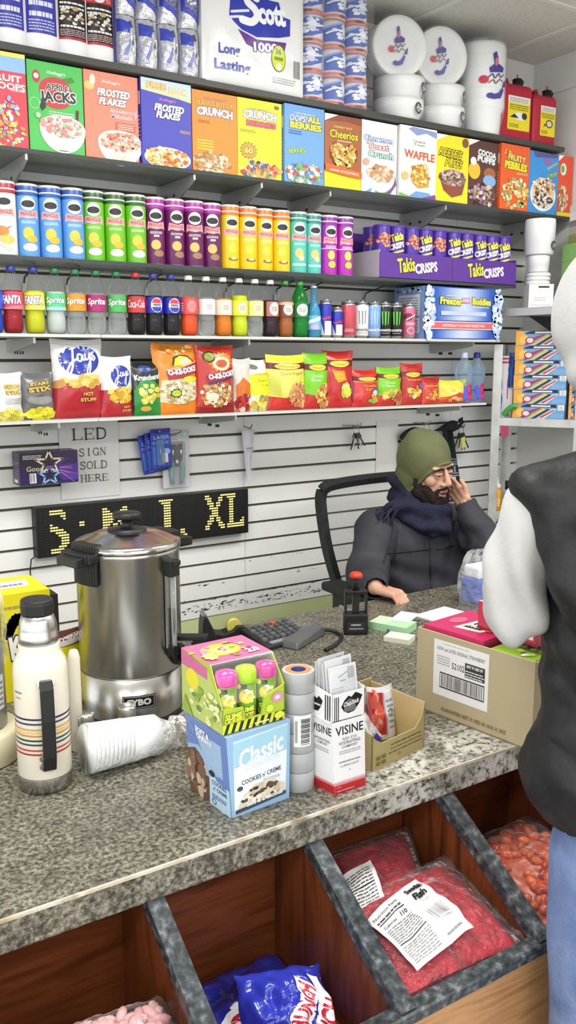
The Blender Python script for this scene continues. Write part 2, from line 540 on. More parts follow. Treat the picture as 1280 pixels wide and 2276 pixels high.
def shelf(label, xa, xb, ztop, thick, m, medge, brackets=(), drop=.10, length=.27, thin=False, joints=()):
    t = thing('wall_shelf', label, 'shelf', (0,0,0), 0, 'shelves on the slat wall')
    b = MB(); cuts = [xa]+list(joints)+[xb]
    for a, c in zip(cuts[:-1], cuts[1:]):
        b.box(a+.001, c-.001, SH, WALL_Y-.002, ztop-thick, ztop, [m, m, medge, m, m, m])
    b.obj('board', t)
    for x in brackets: bracket(x, ztop-thick, drop, length, t, thin)
    return t
Z_TOP, Z_CER, Z_PRI, Z_SOD, Z_CHI = 2.695, 2.392, 2.064, 1.820, 1.537
bx = lambda *ps: [atY(a, b, SH)[0] for a, b in ps]
shelf('dark top shelf under the ceiling, holding white jugs, paper packs and foam plates', -.4, 3.40, Z_TOP, .02, M_dark_shelf, mat('#42433f', .4), bx((62,105),(440,175),(735,215),(985,270),(1195,310)), .09, .25)
shelf('grey shelf carrying the row of cereal boxes', -.4, 3.48, Z_CER, .012, M_grey_glass, M_edge_dark, bx((60,335),(435,380),(585,400),(738,420),(995,450),(1225,470)), .12, .29, joints=(.62, 1.85))
shelf('dark smoked shelf carrying the crisp cans and purple display cases', -.4, 3.12, Z_PRI, .012, M_grey_glass, M_edge_dark, bx((110,580),(212,585),(400,595),(585,605),(700,612),(765,615),(905,622),(1000,628)), thin=True, joints=(1.03, 1.70))
shelf('pale acrylic shelf carrying the soda bottles and drink cans', -.4, 3.03, Z_SOD, .010, M_frost, M_frost_edge, bx((80,745),(560,755),(1060,760)), .05, .28, joints=(1.12, 2.1))
shelf('pale acrylic shelf carrying the row of chip bags', -.4, 2.96, Z_CHI, .010, M_frost, M_frost_edge, bx((135,930),(530,925),(1030,905)), .05, .28, joints=(1.10, 2.0))
# ================================================================== CEREAL BOXES
CEREAL_X = [0.740, 0.911, 1.098, 1.293, 1.487, 1.673, 1.867, 2.053, 2.236, 2.424, 2.626, 2.816, 3.0, 3.186, 3.388]
LOOPS = ['#d98a8a', '#e7d9c9', '#a9c3a0', '#e9c9c5', '#c98f86']
FLAKE = ['#e9a48c', '#d98370', '#f0c0a8', '#c96f60', '#f3d6c4']
GOLD = ['#e0b45a', '#c98f3a', '#f0d48a', '#b87a2c']
TAN = ['#cfa878', '#b98c5c', '#e6cba2', '#a37848', '#f0e2c8']
BERRY = ['#c8454a', '#4b5fa8', '#d8b06a', '#6d9a55', '#c9925a', '#e6cf9a']
CHOC = ['#6a4a3e', '#8a6a5a', '#4a3028', '#b09a8c', '#d8ccc0']
def bowl(cx, cy, rx, ry, n, sz, cs, rim='#f4f4f2'):
    return [('p', [(cx+rx*cos(a), cy+ry*.95*sin(a)*(1.9 if sin(a) < 0 else 1)) for a in [pi*i/14 for i in range(28)]], rim), ('e', cx, cy, rx*.9, ry*.78, '#ead9cf'), ('b', cx, cy+ry*.08, rx*.86, ry*.72, n, sz, cs)]
TX = lambda s, x, y, w, h, c, **k: ('t', s, x, y, w, h, c, k)
KEL = lambda x, y, c='#ffffff': TX("Kellogg's", x, y, .34, .042, c, shear=.35, asp=1.45)
CORNER = ('p', [(0, .9), (.0, 1), (.36, 1)], '#f3f3f1')
CER = [
 ('crimson cereal box with a blue top panel, cut off by the left photo edge', '#cf4a58', [('r',0,.80,1,1,'#8db4dc'),('r',0,.955,1,1,'#f0dc64'), TX('FRUIT', .62,.73,.6,.07,'#ffffff',bold=.03), TX('LOOPS',.68,.645,.6,.075,'#ffffff',bold=.03,asp=1.5),('lines',.72,.60,.98,.63,2,'#f4d6d6'),('b',.45,.16,.5,.15,120,.035,['#e7d05a','#8fb36c','#e08a52','#d9d9e6','#7892c8','#d2606a']),('b',.6,.36,.25,.16,40,.04,['#e8c24a','#f1eee2','#8ab0d8','#e0905a'])]),
 ('bright green cereal box with a red apple and large white bowl of pastel loops', '#52b95a', [KEL(.52,.89),('e',.5,.70,.30,.15,'#c2474a'),('e',.5,.60,.26,.10,'#c2474a'),('p',[(.62,.84),(.80,.88),(.86,.83),(.74,.80)],'#4a8a3c'),('e',.16,.83,.07,.07,'#b8434c'),('e',.16,.835,.045,.03,'#e8dcd8'),TX('APPLE',.53,.725,.42,.065,'#2d3a34',out='#e8efe8',bold=.02,arc=.02),TX('JACKS',.54,.615,.66,.155,'#35423c',out='#f4f6f2',bold=.04,rot=.06,asp=1.47),('p',[(.24,.60),(.31,.60),(.31,.50),(.24,.455),(.20,.50)],'#35423c'),('ring',.11,.53,.09,.065,.15,'#9fdc9a'),('lines',.36,.43,.84,.48,2,'#d8f0d6'),('p',[(.86,.52),(.91,.51),(.88,.30),(.83,.31)],'#5a342c')]+bowl(.6,.29,.42,.155,90,.045,LOOPS)+[('e',.24,.335,.05,.04,'#d99a98'),('e',.16,.40,.045,.03,'#b9dcb2'),('e',.60,.037,.10,.006,'#6a9a6a')]),
 ('salmon orange cereal box with white italic lettering and a heap of pink flakes', '#e88a72', [('e',.1,.83,.09,.05,'#f0c674'),('e',.16,.90,.05,.06,'#f6e6d2'),KEL(.5,.895,'#fbe6de'),TX('FROSTED',.54,.775,.62,.09,'#ffffff',out='#8a4a42',shear=.25,bold=.05,asp=1.42),TX('FLAKES',.52,.675,.52,.085,'#ffffff',out='#8a4a42',shear=.25,bold=.05,asp=1.42),TX('Strawberry',.68,.575,.44,.06,'#f8d4e0',shear=.3,asp=1.4),TX('Milkshake',.68,.52,.40,.05,'#f8d4e0',shear=.3,asp=1.4),('r',.56,.36,.93,.455,'#c9604c'),('lines',.6,.375,.9,.45,3,'#f4cfc4'),('p',[(.93,.5),(.985,.55),(.96,.62),(.9,.58)],'#f4a6b8')]+bowl(.64,.22,.42,.15,130,.04,FLAKE,'#f0efee')+[('e',.55,.045,.06,.04,'#f4ddc0'),('e',.70,.045,.06,.035,'#efcfae')]),
 ('royal blue cereal box with white italic lettering and a pale banner on top', '#4747b4', [('p',[(0,.86),(.5,.83),(1,.80),(1,1),(0,1)],'#bcd4ee'),('p',[(0,.87),(.5,.84),(1,.79),(1,.83),(.5,.875),(0,.90)],'#cfe08a'),TX('FREE',.3,.925,.38,.07,'#f0c27a',out='#d88a4a',bold=.03),TX('BOOK',.74,.90,.36,.07,'#f4d9a0',out='#e0a060',bold=.03),KEL(.52,.775,'#d88aa8'),TX('FROSTED',.55,.685,.60,.085,'#ffffff',out='#2a2a70',shear=.25,bold=.05,asp=1.45),TX('FLAKES',.53,.60,.50,.08,'#ffffff',out='#2a2a70',shear=.25,bold=.05,asp=1.45),('lines',.76,.42,.97,.46,2,'#e0b45a'),('e',.5,.10,.47,.13,'#f4f2ee'),('b',.5,.11,.44,.105,120,.05,GOLD+['#f4ead2','#c8603a'])]),
 ('orange cereal box with yellow and white lettering over peanut puffs', '#ee8d2e', [TX("CAP'N CRUNCH'S",.5,.915,.5,.025,'#5b4a8c'),TX('PEANUT BUTTER',.5,.855,.82,.065,'#e2b23a',out='#7a4a1e',bold=.03,asp=1.5),TX('CRUNCH',.5,.745,.80,.105,'#ffffff',out='#5a4a78',bold=.05,arc=.015),('lines',.12,.61,.38,.65,2,'#7a4a1e'),('lines',.10,.28,.46,.42,4,'#f4e03c'),('b',.42,.13,.40,.125,110,.055,TAN)]),
 ('lemon yellow cereal box with white over red lettering and a round gold badge', '#f0e22c', [TX("CAP'N CRUNCH'S",.48,.885,.42,.02,'#5b4a8c'),('e',.88,.94,.06,.025,'#6a6a3c'),TX('CRUNCH',.5,.805,.74,.105,'#ffffff',out='#4b5a9c',bold=.05,arc=.01),TX('BERRIES',.53,.70,.66,.07,'#d9606c',out='#8c3a5a',bold=.04),('lines',.06,.58,.40,.62,2,'#8c8a2c'),('s',.24,.35,.2,.115,14,'#9a7a3a'),('e',.24,.35,.16,.09,'#c79a4a'),TX('60',.24,.35,.20,.08,'#f8ec50',out='#6a4a1e',bold=.05),('b',.5,.11,.45,.11,100,.06,BERRY)]),
 ('light blue cereal box with white and yellow lettering over berry puffs', '#6fa3e6', [TX("CAP'N CRUNCH'S",.5,.9,.5,.02,'#e8eef8'),TX('OOPS!',.34,.835,.44,.085,'#ffffff',out='#4a4a8c',shear=.2,bold=.02),TX('ALL',.74,.845,.34,.085,'#f0e24a',out='#55613a',bold=.05),TX('BERRIES',.53,.745,.80,.085,'#f0e24a',out='#55613a',bold=.05),('lines',.1,.63,.42,.69,2,'#3c5a9a'),TX('BERRIES',.30,.42,.42,.055,'#c8e86a',out='#5a8a3a',rot=.15,asp=1.55),('b',.48,.14,.45,.13,110,.06,['#c9505a','#7fae6a','#9dc48a','#6a86c0','#cfd8c8'])]),
 ('brown and yellow cereal box with a heart shaped bowl of oat rings', '#a8643a', [('r',0,0,1,.24,'#f2e030'),('p',[(0,.9),(0,1),(1,1),(1,.9),(.6,.93)],'#8d4a36'),CORNER,TX('Cheerios',.52,.745,.76,.11,'#f0e43c',out='#7a5a1e',bold=.02),TX('HONEY NUT',.5,.84,.5,.03,'#f0d68a'),('lines',.34,.65,.72,.68,1,'#f0d8b0'),('p',[(.5,.20),(.14,.42),(.14,.56),(.26,.635),(.40,.625),(.52,.565),(.66,.625),(.80,.62),(.9,.55),(.88,.42)],'#7a4426'),('b',.34,.50,.18,.11,50,.05,GOLD+['#dcd29a']),('b',.66,.50,.2,.11,50,.05,GOLD+['#dcd29a']),('b',.5,.38,.24,.11,50,.05,GOLD+['#dcd29a']),('p',[(0,.33),(.5,.29),(1,.26),(1,.17),(.5,.19),(0,.23)],'#dc6a34'),TX('LOWER CHOLESTEROL',.52,.235,.8,.032,'#fbe6d6',rot=-.05,asp=1.5)]),
 ('white cereal box with multicoloured outlined lettering and a bowl of cinnamon squares', '#efeeec', [('e',.72,.87,.16,.06,'#e4e4e2'),TX('Cinnamon',.46,.765,.80,.075,'#dfe6f4',out='#4a6ab0',bold=.02,ob=.07),TX('Toast',.46,.66,.60,.085,'#f0dcd8',out='#c04a44',bold=.02,ob=.07),TX('Crunch',.54,.55,.70,.085,'#d8ece4',out='#3a8a7a',bold=.02,ob=.07),('p',[(.05,.0),(.3,.08),(.26,0)],'#6aa0dc'),('p',[(.62,.0),(.96,.3),(1,.16),(.8,0)],'#7a5a86'),('p',[(.4,0),(.38,.1),(.72,.12),(.70,0)],'#58a068')]+bowl(.55,.28,.40,.14,80,.07,['#d8b08c','#c4926c','#ead0b4','#b88a66'],'#f6f6f4')+[('e',.12,.43,.09,.05,'#cfa88a')]),
 ('white cereal box with red lettering and a golden waffle stack', '#f1efec', [('p',[(.1,1),(1,.97),(1,.88),(.7,.93),(.45,.88)],'#8c9ccc'),CORNER,TX('Cinnamon',.52,.80,.34,.04,'#8a7a70'),TX('Toast',.52,.755,.3,.035,'#8a7a70'),TX('WAFFLE',.53,.605,.84,.115,'#cf5a44',out='#f6dccc',bold=.03,rot=-.04,asp=1.4),('p',[(.30,.45),(.72,.50),(.82,.36),(.46,.30)],'#d8b45c'),('p',[(.36,.36),(.78,.36),(.80,.18),(.5,.14),(.34,.22)],'#d49a38'),('b',.56,.33,.26,.15,60,.05,GOLD),('e',.14,.30,.10,.06,'#d8b878'),('p',[(.0,.06),(.4,.0),(0,0)],'#78b25a'),('p',[(.2,.0),(.45,.10),(.8,.09),(.95,0)],'#6f9ed2'),('p',[(.55,0),(.98,.08),(1,0)],'#7a4a9c')]),
 ('yellow cereal box with black outlined lettering over a brown cup of puffs', '#f4da2e', [CORNER,TX("REESE'S",.44,.74,.72,.12,'#f4da2e',out='#4a3c08',shear=.3,bold=.01,ob=.07,rot=-.05,asp=1.4),TX('PUFFS',.54,.595,.54,.12,'#f4da2e',out='#4a3c08',shear=.3,bold=.01,ob=.07,rot=-.05,asp=1.4),('e',.88,.92,.1,.07,'#7a5a3c'),('p',[(.1,.38),(.92,.36),(.82,.14),(.5,.08),(.24,.18)],'#8a4a3a'),('e',.51,.375,.42,.125,'#9a7468'),('b',.51,.385,.40,.115,100,.05,['#8a6a62','#c4aca4','#6a4a44','#d8c8c0'])]),
 ('dark brown cereal box with white puffy lettering', '#5a3a34', [CORNER,TX('COCOA',.62,.815,.62,.09,'#f4f2f0',out='#8a8a92',bold=.04,rot=-.08,asp=1.4),TX('PUFFS',.60,.72,.60,.09,'#f4f2f0',out='#8a8a92',bold=.04,rot=-.08,asp=1.4),('e',.2,.54,.2,.13,'#e8b83a'),('e',.16,.68,.1,.06,'#f0efee'),('e',.72,.52,.2,.09,'#a8643e'),('e',.72,.41,.22,.09,'#86aede'),('b',.5,.18,.46,.17,110,.06,CHOC+['#8f7ab0','#b89a6a'])]),
 ('orange red cereal box with yellow lettering over fruit flakes', '#e4602c', [('b',.22,.88,.1,.05,10,.05,['#f0b040','#a85a30']),TX('FRUITY',.55,.80,.62,.10,'#f0d432',out='#4a4a9c',bold=.05,rot=-.06,asp=1.5),TX('PEBBLES',.52,.68,.78,.12,'#f4e034',out='#6a7a2c',bold=.05,rot=-.05,asp=1.5),('lines',.55,.56,.95,.60,2,'#f4d0b0'),('b',.52,.26,.46,.24,130,.06,['#e8d8a0','#e86a4a','#d8c85a','#8aae5a','#f0e8d0','#e09a5a'])]),
 ('sky blue cereal box with an oval bowl of dark and pale cereal', '#3f93d8', [('p',[(.2,.9),(.9,.94),(1,1),(.1,1)],'#5a5a8c'),TX('CINNAMON',.78,.80,.4,.04,'#d8e05a',rot=.5,asp=1.5),TX('CRISP',.80,.66,.34,.06,'#d8e05a',out='#3a6a2c',rot=.3,asp=1.5),('e',.62,.86,.13,.06,'#9a6aa8'),('e',.5,.32,.44,.27,'#f2f1ee'),('e',.5,.34,.40,.24,'#e0d6c4'),('b',.5,.44,.38,.16,100,.05,TAN+['#6a4a30']),('b',.5,.22,.32,.11,60,.04,['#4a3a30','#8a6a50','#f4f2ee'])]),
 ('red orange cereal box at the right end of the cereal row', '#e0553a', [CORNER,('e',.34,.78,.2,.1,'#e8efe0'),('e',.3,.78,.12,.06,'#6ab05a'),('b',.35,.30,.34,.2,80,.06,TAN+['#d8c8c0']),('r',0,0,1,.08,'#e8d83c')]),
]
for i, (lab, base, art) in enumerate(CER):
    a, c = CEREAL_X[i]+.003, (CEREAL_X[i+1] if i+1 < len(CEREAL_X) else 3.495)-.003
    w = c-a; h = .274 + (.004 if i % 3 == 0 else -.003 if i % 3 == 1 else 0)
    m = MB()
    sidec = mat(base, .4)
    m.box(-w/2, w/2, 0, .068, 0, h, sidec)
    m.art(front(-w/2, w/2, 0, h, 0), art, seed=i+3, rough=.35)
    m.art(left(.068, 0, 0, h, -w/2), [('lines', .2, .2, .8, .6, 9, '#f0eee6'), ('r', .15, .7, .85, .85, '#f4f2ec')], rough=.4)
    tag(m.obj('cereal_box', None, ((a+c)/2, SH+.012+.006*((i*7) % 3), Z_CER), (-.012, .008, 0, .012, -.006)[i % 5]), lab, 'cereal box', 'cereal boxes on the grey shelf')

# ================================================================== CRISP CANS
def crisp_can(name, label, base, band, art, dark=None):
    t = thing(name, label, 'crisp can', (0,0,0), 0, 'crisp cans on the smoked shelf')
    r, h = .0366, .222
    m = MB()
    mb_ = mat(base, .3, 0, .5)
    m.lathe([(r-.001, 0), (r, .003), (r, h*.855), (r, h*.985), (r-.001, h)], [mat('#b9bab8', .3, .8), mb_, mat(band, .3, 0, .5), mat('#c8c8c6', .3, .8)], 32)
    its = [('r', -.5, .905, .5, .925, '#e8e4e0'), ('r', -.5, .86, .5, .872, dark or band),
           ('e', .0, .745, .205, .098, '#f4f4f2'), ('e', .0, .738, .185, .05, '#2b2b2b'),
           ('p', [(-.26,.655),(.0,.625),(.26,.655),(.30,.53),(.19,.555),(0,.535),(-.19,.555),(-.30,.53)], '#e9b3b4'),
           TX('PRINGLES', 0, .60, .44, .058, '#c8404a', bold=.03), ('lines', -.2, .47, .2, .51, 2, '#f6f4ec')] + art + [('r', -.5, 0, .5, .012, '#8a8c8c')]
    m.art(wrap(r, 0, h, -pi/2-.22, pi), its, L=.06, rough=.3)
    m.obj('can_body', t)
    l = MB(); l.lathe([(r+.0005, 0), (r+.001, .004), (r-.001, .007), (r-.004, .0075)], mat('#e8e8e6', .3), 32, (0,0,h-.002)); l.obj('lid', t)
    return t
crisp = [('e', -.02,.33,.15,.085,'#e2c24a'),('e', .08,.25,.15,.05,'#d8b23a')]
dip = crisp+[('e', .02,.135,.2,.055,'#f2f2f0'),('e',.02,.14,.15,.035,'#dfe4e0')]
KINDS = {
 'red': ('#e9e6e0', '#b02a34', [('p',[(-.2,.42),(.05,.38),(.22,.42),(.05,.36)],'#9a4430'),('e',-.05,.33,.15,.07,'#d08a3c'),('e',.05,.22,.2,.06,'#dcc060'),('p',[(-.2,.16),(.22,.10),(.1,.05)],'#c9c4bc')]),
 'blue': ('#5f9fe0', '#2c57a8', dip), 'green': ('#6fbf2c', '#2f5a28', dip),
 'purple': ('#6a1f5c', '#a8309c', [('r',-.5,0,.5,.10,'#5a1a50'),('e', -.02,.30,.15,.075,'#e0b86a'),('e', .07,.17,.16,.05,'#9a7a5a'),('r',-.08,.42,.08,.45,'#f0e0ea')]),
 'yellow': ('#ecc81e', '#d8782c', [('e', -.02,.33,.13,.075,'#f2dc4a'),('e', .03,.16,.17,.03,'#8a6a2c'),('e',.04,.17,.1,.02,'#e8d8a0')]),
 'teal': ('#58c4b4', '#2f8a7c', [('e', -.02,.33,.15,.08,'#e6c07a'),('r',-.25,.12,.25,.16,'#b8e6de'),('e',.05,.25,.1,.05,'#f0d8a8')]),
 'magenta': ('#b42cae', '#8a2a9c', [('r',-.5,.445,.5,.46,'#f0d8ee'),('e', 0,.34,.13,.08,'#d8d05a'),('e', .03,.18,.14,.06,'#b8c84a')])}
SEQ = ['red']+['blue']*3+['green']*3+['purple']*4+['yellow']*4+['teal']*2+['magenta']*2
ORD = {3: ['leftmost of the three', 'middle of the three', 'rightmost of the three'], 2: ['left of the two', 'right of the two'],
       4: ['leftmost of the four', 'second from the left of the four', 'third from the left of the four', 'rightmost of the four'], 1: ['only']}
protos = {}; count = {}
for i, kd in enumerate(SEQ):
    x = .829+.0747*i; n = SEQ.count(kd); j = count.get(kd, 0); count[kd] = j+1
    lab = '%s %s crisp cans on the smoked shelf' % (ORD[n][j], kd) if n > 1 else 'white and red crisp can at the left end of the can row'
    loc = (x, SH+.046+.004*((i*5) % 3), Z_PRI); rz = (-.05, .06, .0, .1, -.08)[i % 5]
    if kd not in protos:
        t = crisp_can('crisp_can', lab, *KINDS[kd]); t.location = loc; t.rotation_euler.z = rz; protos[kd] = t
    else: dup(protos[kd], loc, rz, lab)

# ================================================================== PURPLE DISPLAY CASES WITH SNACK CANISTERS
def display_case(xa, xb, label):
    t = thing('display_case', label, 'display case', ((xa+xb)/2, SH+.005, Z_PRI), 0, 'purple display cases')
    w = (xb-xa)/2-.002; d = .235; hh = .102
    m = MB(); P = mat('#5b3392', .4); I = mat('#cfc8d4', .6)
    m.box(-w, w, 0, .003, 0, hh, P); m.box(-w, -w+.003, .003, d, 0, hh+.01, [I,I,I,I,I,mat('#c9c0cc',.5)]); m.box(w-.003, w, .003, d, 0, hh+.01, P)
    m.box(-w, w, d-.003, d, 0, hh+.10, P); m.box(-w, w, 0, d, 0, .003, I)
    m.art(front(-w, w, 0, hh, 0), [TX('Takis', .36,.56,.24,.58,'#e8e03a',out='#3a1c66',bold=.03,rot=.14,asp=.26), TX('CRISPS',.64,.5,.32,.42,'#e0d8ea',out='#4a2a7c',bold=.05,rot=.14,asp=.26)], rough=.4)
    m.obj('tray', t)
    return t
display_case(2.325, 2.722, 'purple display tray with yellow lettering beside the magenta cans, left one')
display_case(2.724, 3.122, 'purple display tray with yellow lettering, right one of the pair')
def canister(name, label, flip):
    t = thing(name, label, 'snack canister', (0,0,0), 0, 'snack canisters in the purple trays')
    r, h = .036, .205
    m = MB(); m.lathe([(r-.001,0),(r,.003),(r,h-.003),(r-.001,h)], mat('#4c2f9c', .3), 28)
    if flip: its = [('b',0,.72,.35,.12,24,.07,['#d87a4a','#e8a070','#b85a34']),('r',-.3,.2,.2,.42,'#d8d4e2'),('r',-.5,0,.5,.12,'#3c2480')]
    else: its = [('r',-.5,.0,.5,.42,'#5a6cb8'),TX('Takis',0,.80,.52,.16,'#e6de4a',out='#2a1a5a',bold=.05,rot=.25,asp=1.8),TX('CRISPS',0,.63,.62,.12,'#eeeaf2',out='#3a2a7a',bold=.05,rot=.25,asp=1.8),('p',[(-.3,.44),(.3,.53),(.3,.57),(-.3,.48)],'#e0dc5a'),('r',-.2,.3,.2,.36,'#e8e6ee')]
    m.art(wrap(r, 0, h, -pi/2-.4, pi), its, L=.06, rough=.3); m.obj('can_body', t)
    l = MB(); l.lathe([(r+.001,0),(r+.001,.005),(r-.003,.007)], mat('#6a48b0', .25), 28, (0,0,h-.001)); l.obj('lid', t)
    return t
ca = canister('snack_canister', 'x', False); cb = canister('snack_canister', 'x', True)
pos = ['leftmost', 'second', 'third', 'fourth', 'rightmost']
for c, (xa, side) in enumerate(((2.37, 'left'), (2.765, 'right'))):
    for k in range(5):
        src = cb if (c == 0 and k in (0, 2, 4)) else ca
        lab = '%s purple snack canister in the front row of the %s purple tray' % (pos[k], side)
        loc = (xa+.0775*k, SH+.05, Z_PRI+.004); rz = (.1,-.15,.2,0,-.1)[k]
        if src['label'] == 'x': src['label'] = lab; src.location = loc; src.rotation_euler.z = rz
        else: dup(src, loc, rz, lab)
    src = cb
    for k in range(5):
        dup(src, (xa+.01+.0775*k, SH+.13, Z_PRI+.004), .3*k, '%s purple snack canister in the back row of the %s purple tray' % (pos[k], side))

# ================================================================== SODA BOTTLES
M_pet = clear_film('clear_bottle_plastic', '#fcfdfd', .015, .05, '#a8acac')
M_pet_green = clear_film('green_bottle_plastic', '#7cc98a', .35, .06, '#2fa048')
BP = [(.020,0),(.029,.003),(.0325,.016),(.0335,.035),(.0330,.052),(.0300,.066),(.0318,.074),(.0333,.080),(.0333,.130),(.0325,.140),(.0285,.158),(.0215,.176),(.0150,.190),(.0125,.196),(.0125,.204)]
def bp_r(z):
    for (r0, z0), (r1, z1) in zip(BP[:-1], BP[1:]):
        if z0 <= z <= z1: return r0+(r1-r0)*(z-z0)/(z1-z0)
    return BP[-1][0]
def soda(label, liquid, capc, lab_base, art, level=.135, shell=None, clear=False, z0=.077, z1=.132):
    t = thing('soda_bottle', label, 'soda bottle', (0,0,0), 0, 'soda bottles on the acrylic shelf')
    m = MB(); m.lathe(BP, shell or M_pet, 24)
    m.obj('bottle', t)
    if liquid:
        lm = clear_film('liquid_'+liquid.lstrip('#'), '#f6f8f8', .20, .05, '#e8eaea') if clear else mat(liquid, .15, 0, .25)
        l = MB(); pr = [(r-.0022, z+.0015) for r, z in BP if z < level]+[(bp_r(level)-.0022, level)]
        l.lathe(pr, lm, 24); l.obj('drink', t)
    lb = MB(); rr = .0339
    lb.lathe([(rr,z0),(rr,z1)], mat(lab_base, .35), 28, cap0=False, cap1=False)
    lb.art(wrap(rr, z0, z1, -pi/2-.35, pi), art, L=.08, rough=.35); lb.obj('label', t)
    c = MB(); c.lathe([(.0142,0),(.0146,.002),(.0142,.013),(.0125,.0155)], mat(capc, .35), 20, (0,0,.198)); c.obj('cap', t)
    return t
def LT(s, c, out=None, **k):
    k.setdefault('bold', .03)
    if out: k['out'] = out
    return TX(s, 0, .55, .62, .5, c, **k)
CIRC = lambda ring='#ffffff': [('e', .08,.5,.17,.40,ring),('lines',-.02,.35,.18,.7,3,'#b0787a'),('lines',-.42,.2,-.22,.8,4,'#e8d8d8')]
PEP = [('e',.1,.5,.21,.46,'#f0f0f2'),('p',[(-.08,.62),(.28,.62),(.22,.86),(.1,.93),(-.02,.86)],'#d03a44'),('p',[(-.08,.38),(.28,.38),(.22,.14),(.1,.07),(-.02,.14)],'#2d3fae'),TX('PEPSI',.1,.5,.26,.16,'#20202c',bold=.04)]
BOT = [  # centre x px, liquid, cap, label, art, label text, opts
 (27, '#a01222', '#2e3a9c', '#d84a5c', [LT('FANTA','#f2f0f4','#3a3a8c',bold=.05,shear=.1),('p',[(-.5,0),(.5,.3),(.5,0)],'#e87a86')], 'deep red soda bottle with a blue cap and pink red label at the left end', {}),
 (76, '#c8c814', '#2e3a9c', '#ecdc34', [LT('FANTA','#f2f0f4','#3a3a8c',bold=.05,shear=.1),('p',[(-.5,0),(.5,.3),(.5,0)],'#f4e86a')], 'yellow soda bottle with a blue cap, beside the deep red one', {}),
 (123, '#c4ccc8', '#2c7a48', '#5cc08a', [LT('Sprite','#f4f6f4','#2a8a58',shear=.15),('r',-.5,0,.5,.2,'#9adcd8')], 'cloudy white soda bottle with a green cap and mint label', {}),
 (168, '#d4d8d6', '#2c7a48', '#e0922c', [LT('Sprite','#f6f4ee','#b8701c',shear=.15)], 'clear soda bottle with a green cap and orange label', {'clear':1}),
 (214, '#d8dad8', '#2c7a48', '#a82a6c', [LT('Sprite','#f6f0f4','#7c1c50',shear=.15)], 'clear soda bottle with a green cap and dark pink label', {'clear':1}),
 (259, '#d4d8d6', '#2c7a48', '#48b058', [LT('Sprite','#f4f8f4','#2a8038',shear=.15)], 'clear soda bottle with a green cap and green label', {'clear':1}),
 (302, '#1c1012', '#c8303a', '#c4363e', [LT('Coca-Cola','#f8f0f0',None,shear=.2,bold=.01)], 'black cola bottle with a red cap and red label', {}),
 (341, '#1a1218', '#343c9c', '#2c34a4', PEP+[TX('CHERRY',-.3,.5,.3,.15,'#c85a74',rot=1.2,asp=.5)], 'dark cola bottle with blue label and blue cap, next to the red labelled cola', {}),
 (380, '#16101a', '#343c9c', '#2428a0', PEP, 'dark cola bottle with blue label and blue cap, next to the orange soda', {}),
 (419, '#e4541a', '#eceae4', '#d84a50', [LT('CRUSH','#f4e0d8',None)][:0]+CIRC('#e88a8a'), 'orange red soda bottle with a white cap and red label', {}),
 (458, '#d6d4cc', '#eceae6', '#e4e2de', CIRC('#f6f6f4'), 'clear soda bottle with a white cap and white label', {'clear':1}),
 (495, '#dc7c14', '#eceae6', '#ecd2bc', CIRC('#f0e2d0'), 'amber orange soda bottle with a white cap and cream label', {}),
 (531, '#ccd814', '#eceae6', '#d8e034', CIRC('#e8ecc0'), 'neon yellow soda bottle with a white cap', {}),
 (566, '#d8d8cc', '#eceae6', '#e8e484', CIRC('#f0eeb8'), 'clear soda bottle with a white cap and pale yellow label', {'clear':1}),
 (600, '#2a1420', '#eceae6', '#b86a6c', [('e',.12,.5,.2,.45,'#ece4d4'),('lines',0,.35,.24,.7,3,'#9a5a5a'),('r',-.5,0,-.2,1,'#2c2428')], 'dark purple brown soda bottle with a white cap', {}),
 (633, '#a86028', '#3c8a3c', '#7c4430', [('e',.08,.5,.2,.4,'#e8e0d8'),('lines',-.04,.35,.2,.65,3,'#b05a4c'),('r',-.5,.8,.5,1,'#c8b89c')], 'ginger brown soda bottle with a green cap', {}),
 (666, '#46a840', '#3c9440', '#2f7a3c', [('e',.06,.5,.24,.42,'#e8ece4'),('lines',-.1,.35,.2,.65,3,'#4a8a4a')], 'green plastic soda bottle with a green cap', {'shell':1}),
]
for px, liq, cap, lb, art, lab, o in BOT:
    t = soda(lab, liq, cap, lb, art, clear=bool(o.get('clear')), shell=M_pet_green if o.get('shell') else None, level=.150 if liq in ('#ccd814',) else .137)
    p = atY(px, 670, SH+.04); t.location = (p.x, SH+.04, Z_SOD)
# partly visible blue bottle at far left
t = soda('blue soda bottle cut off by the left side of the photo', '#2c4cc0', '#3a4aa8', '#3c5cc8', [], level=.137); p = atY(-18, 670, SH+.04); t.location = (p.x, SH+.04, Z_SOD)
# slim glass bottle
t = thing('glass_bottle', 'light blue long-necked glass bottle beside the green soda bottle', 'bottle', (atY(697, 680, SH+.04).x, SH+.04, Z_SOD))
PR = [(.026,0),(.0285,.004),(.0285,.085),(.027,.105),(.018,.13),(.0125,.145),(.012,.195)]
MB().lathe(PR, clear_film('blue_glass', '#a8dcec', .25, .04, '#7ac4e0'), 24).obj('bottle', t)
MB().lathe([(r-.003, z+.003) for r, z in PR if z < .14], mat('#4fb4d8', .12), 24).obj('drink', t)
m = MB(); m.lathe([(.029,.03),(.029,.085)], mat('#6ab8dc', .4), 24, cap0=False, cap1=False); m.art(wrap(.0292,.03,.085,-pi/2-.4), [('p',[(-.3,.4),(.3,.7),(.3,.95),(-.3,.65)],'#e8f2f6'),('e',0,.2,.2,.18,'#c8a8d0')], L=.1); m.obj('label', t)
MB().lathe([(.0135,0),(.0135,.008),(.012,.010)], mat('#c8d4d8', .3, .5), 20, (0,0,.190)).obj('cap', t)

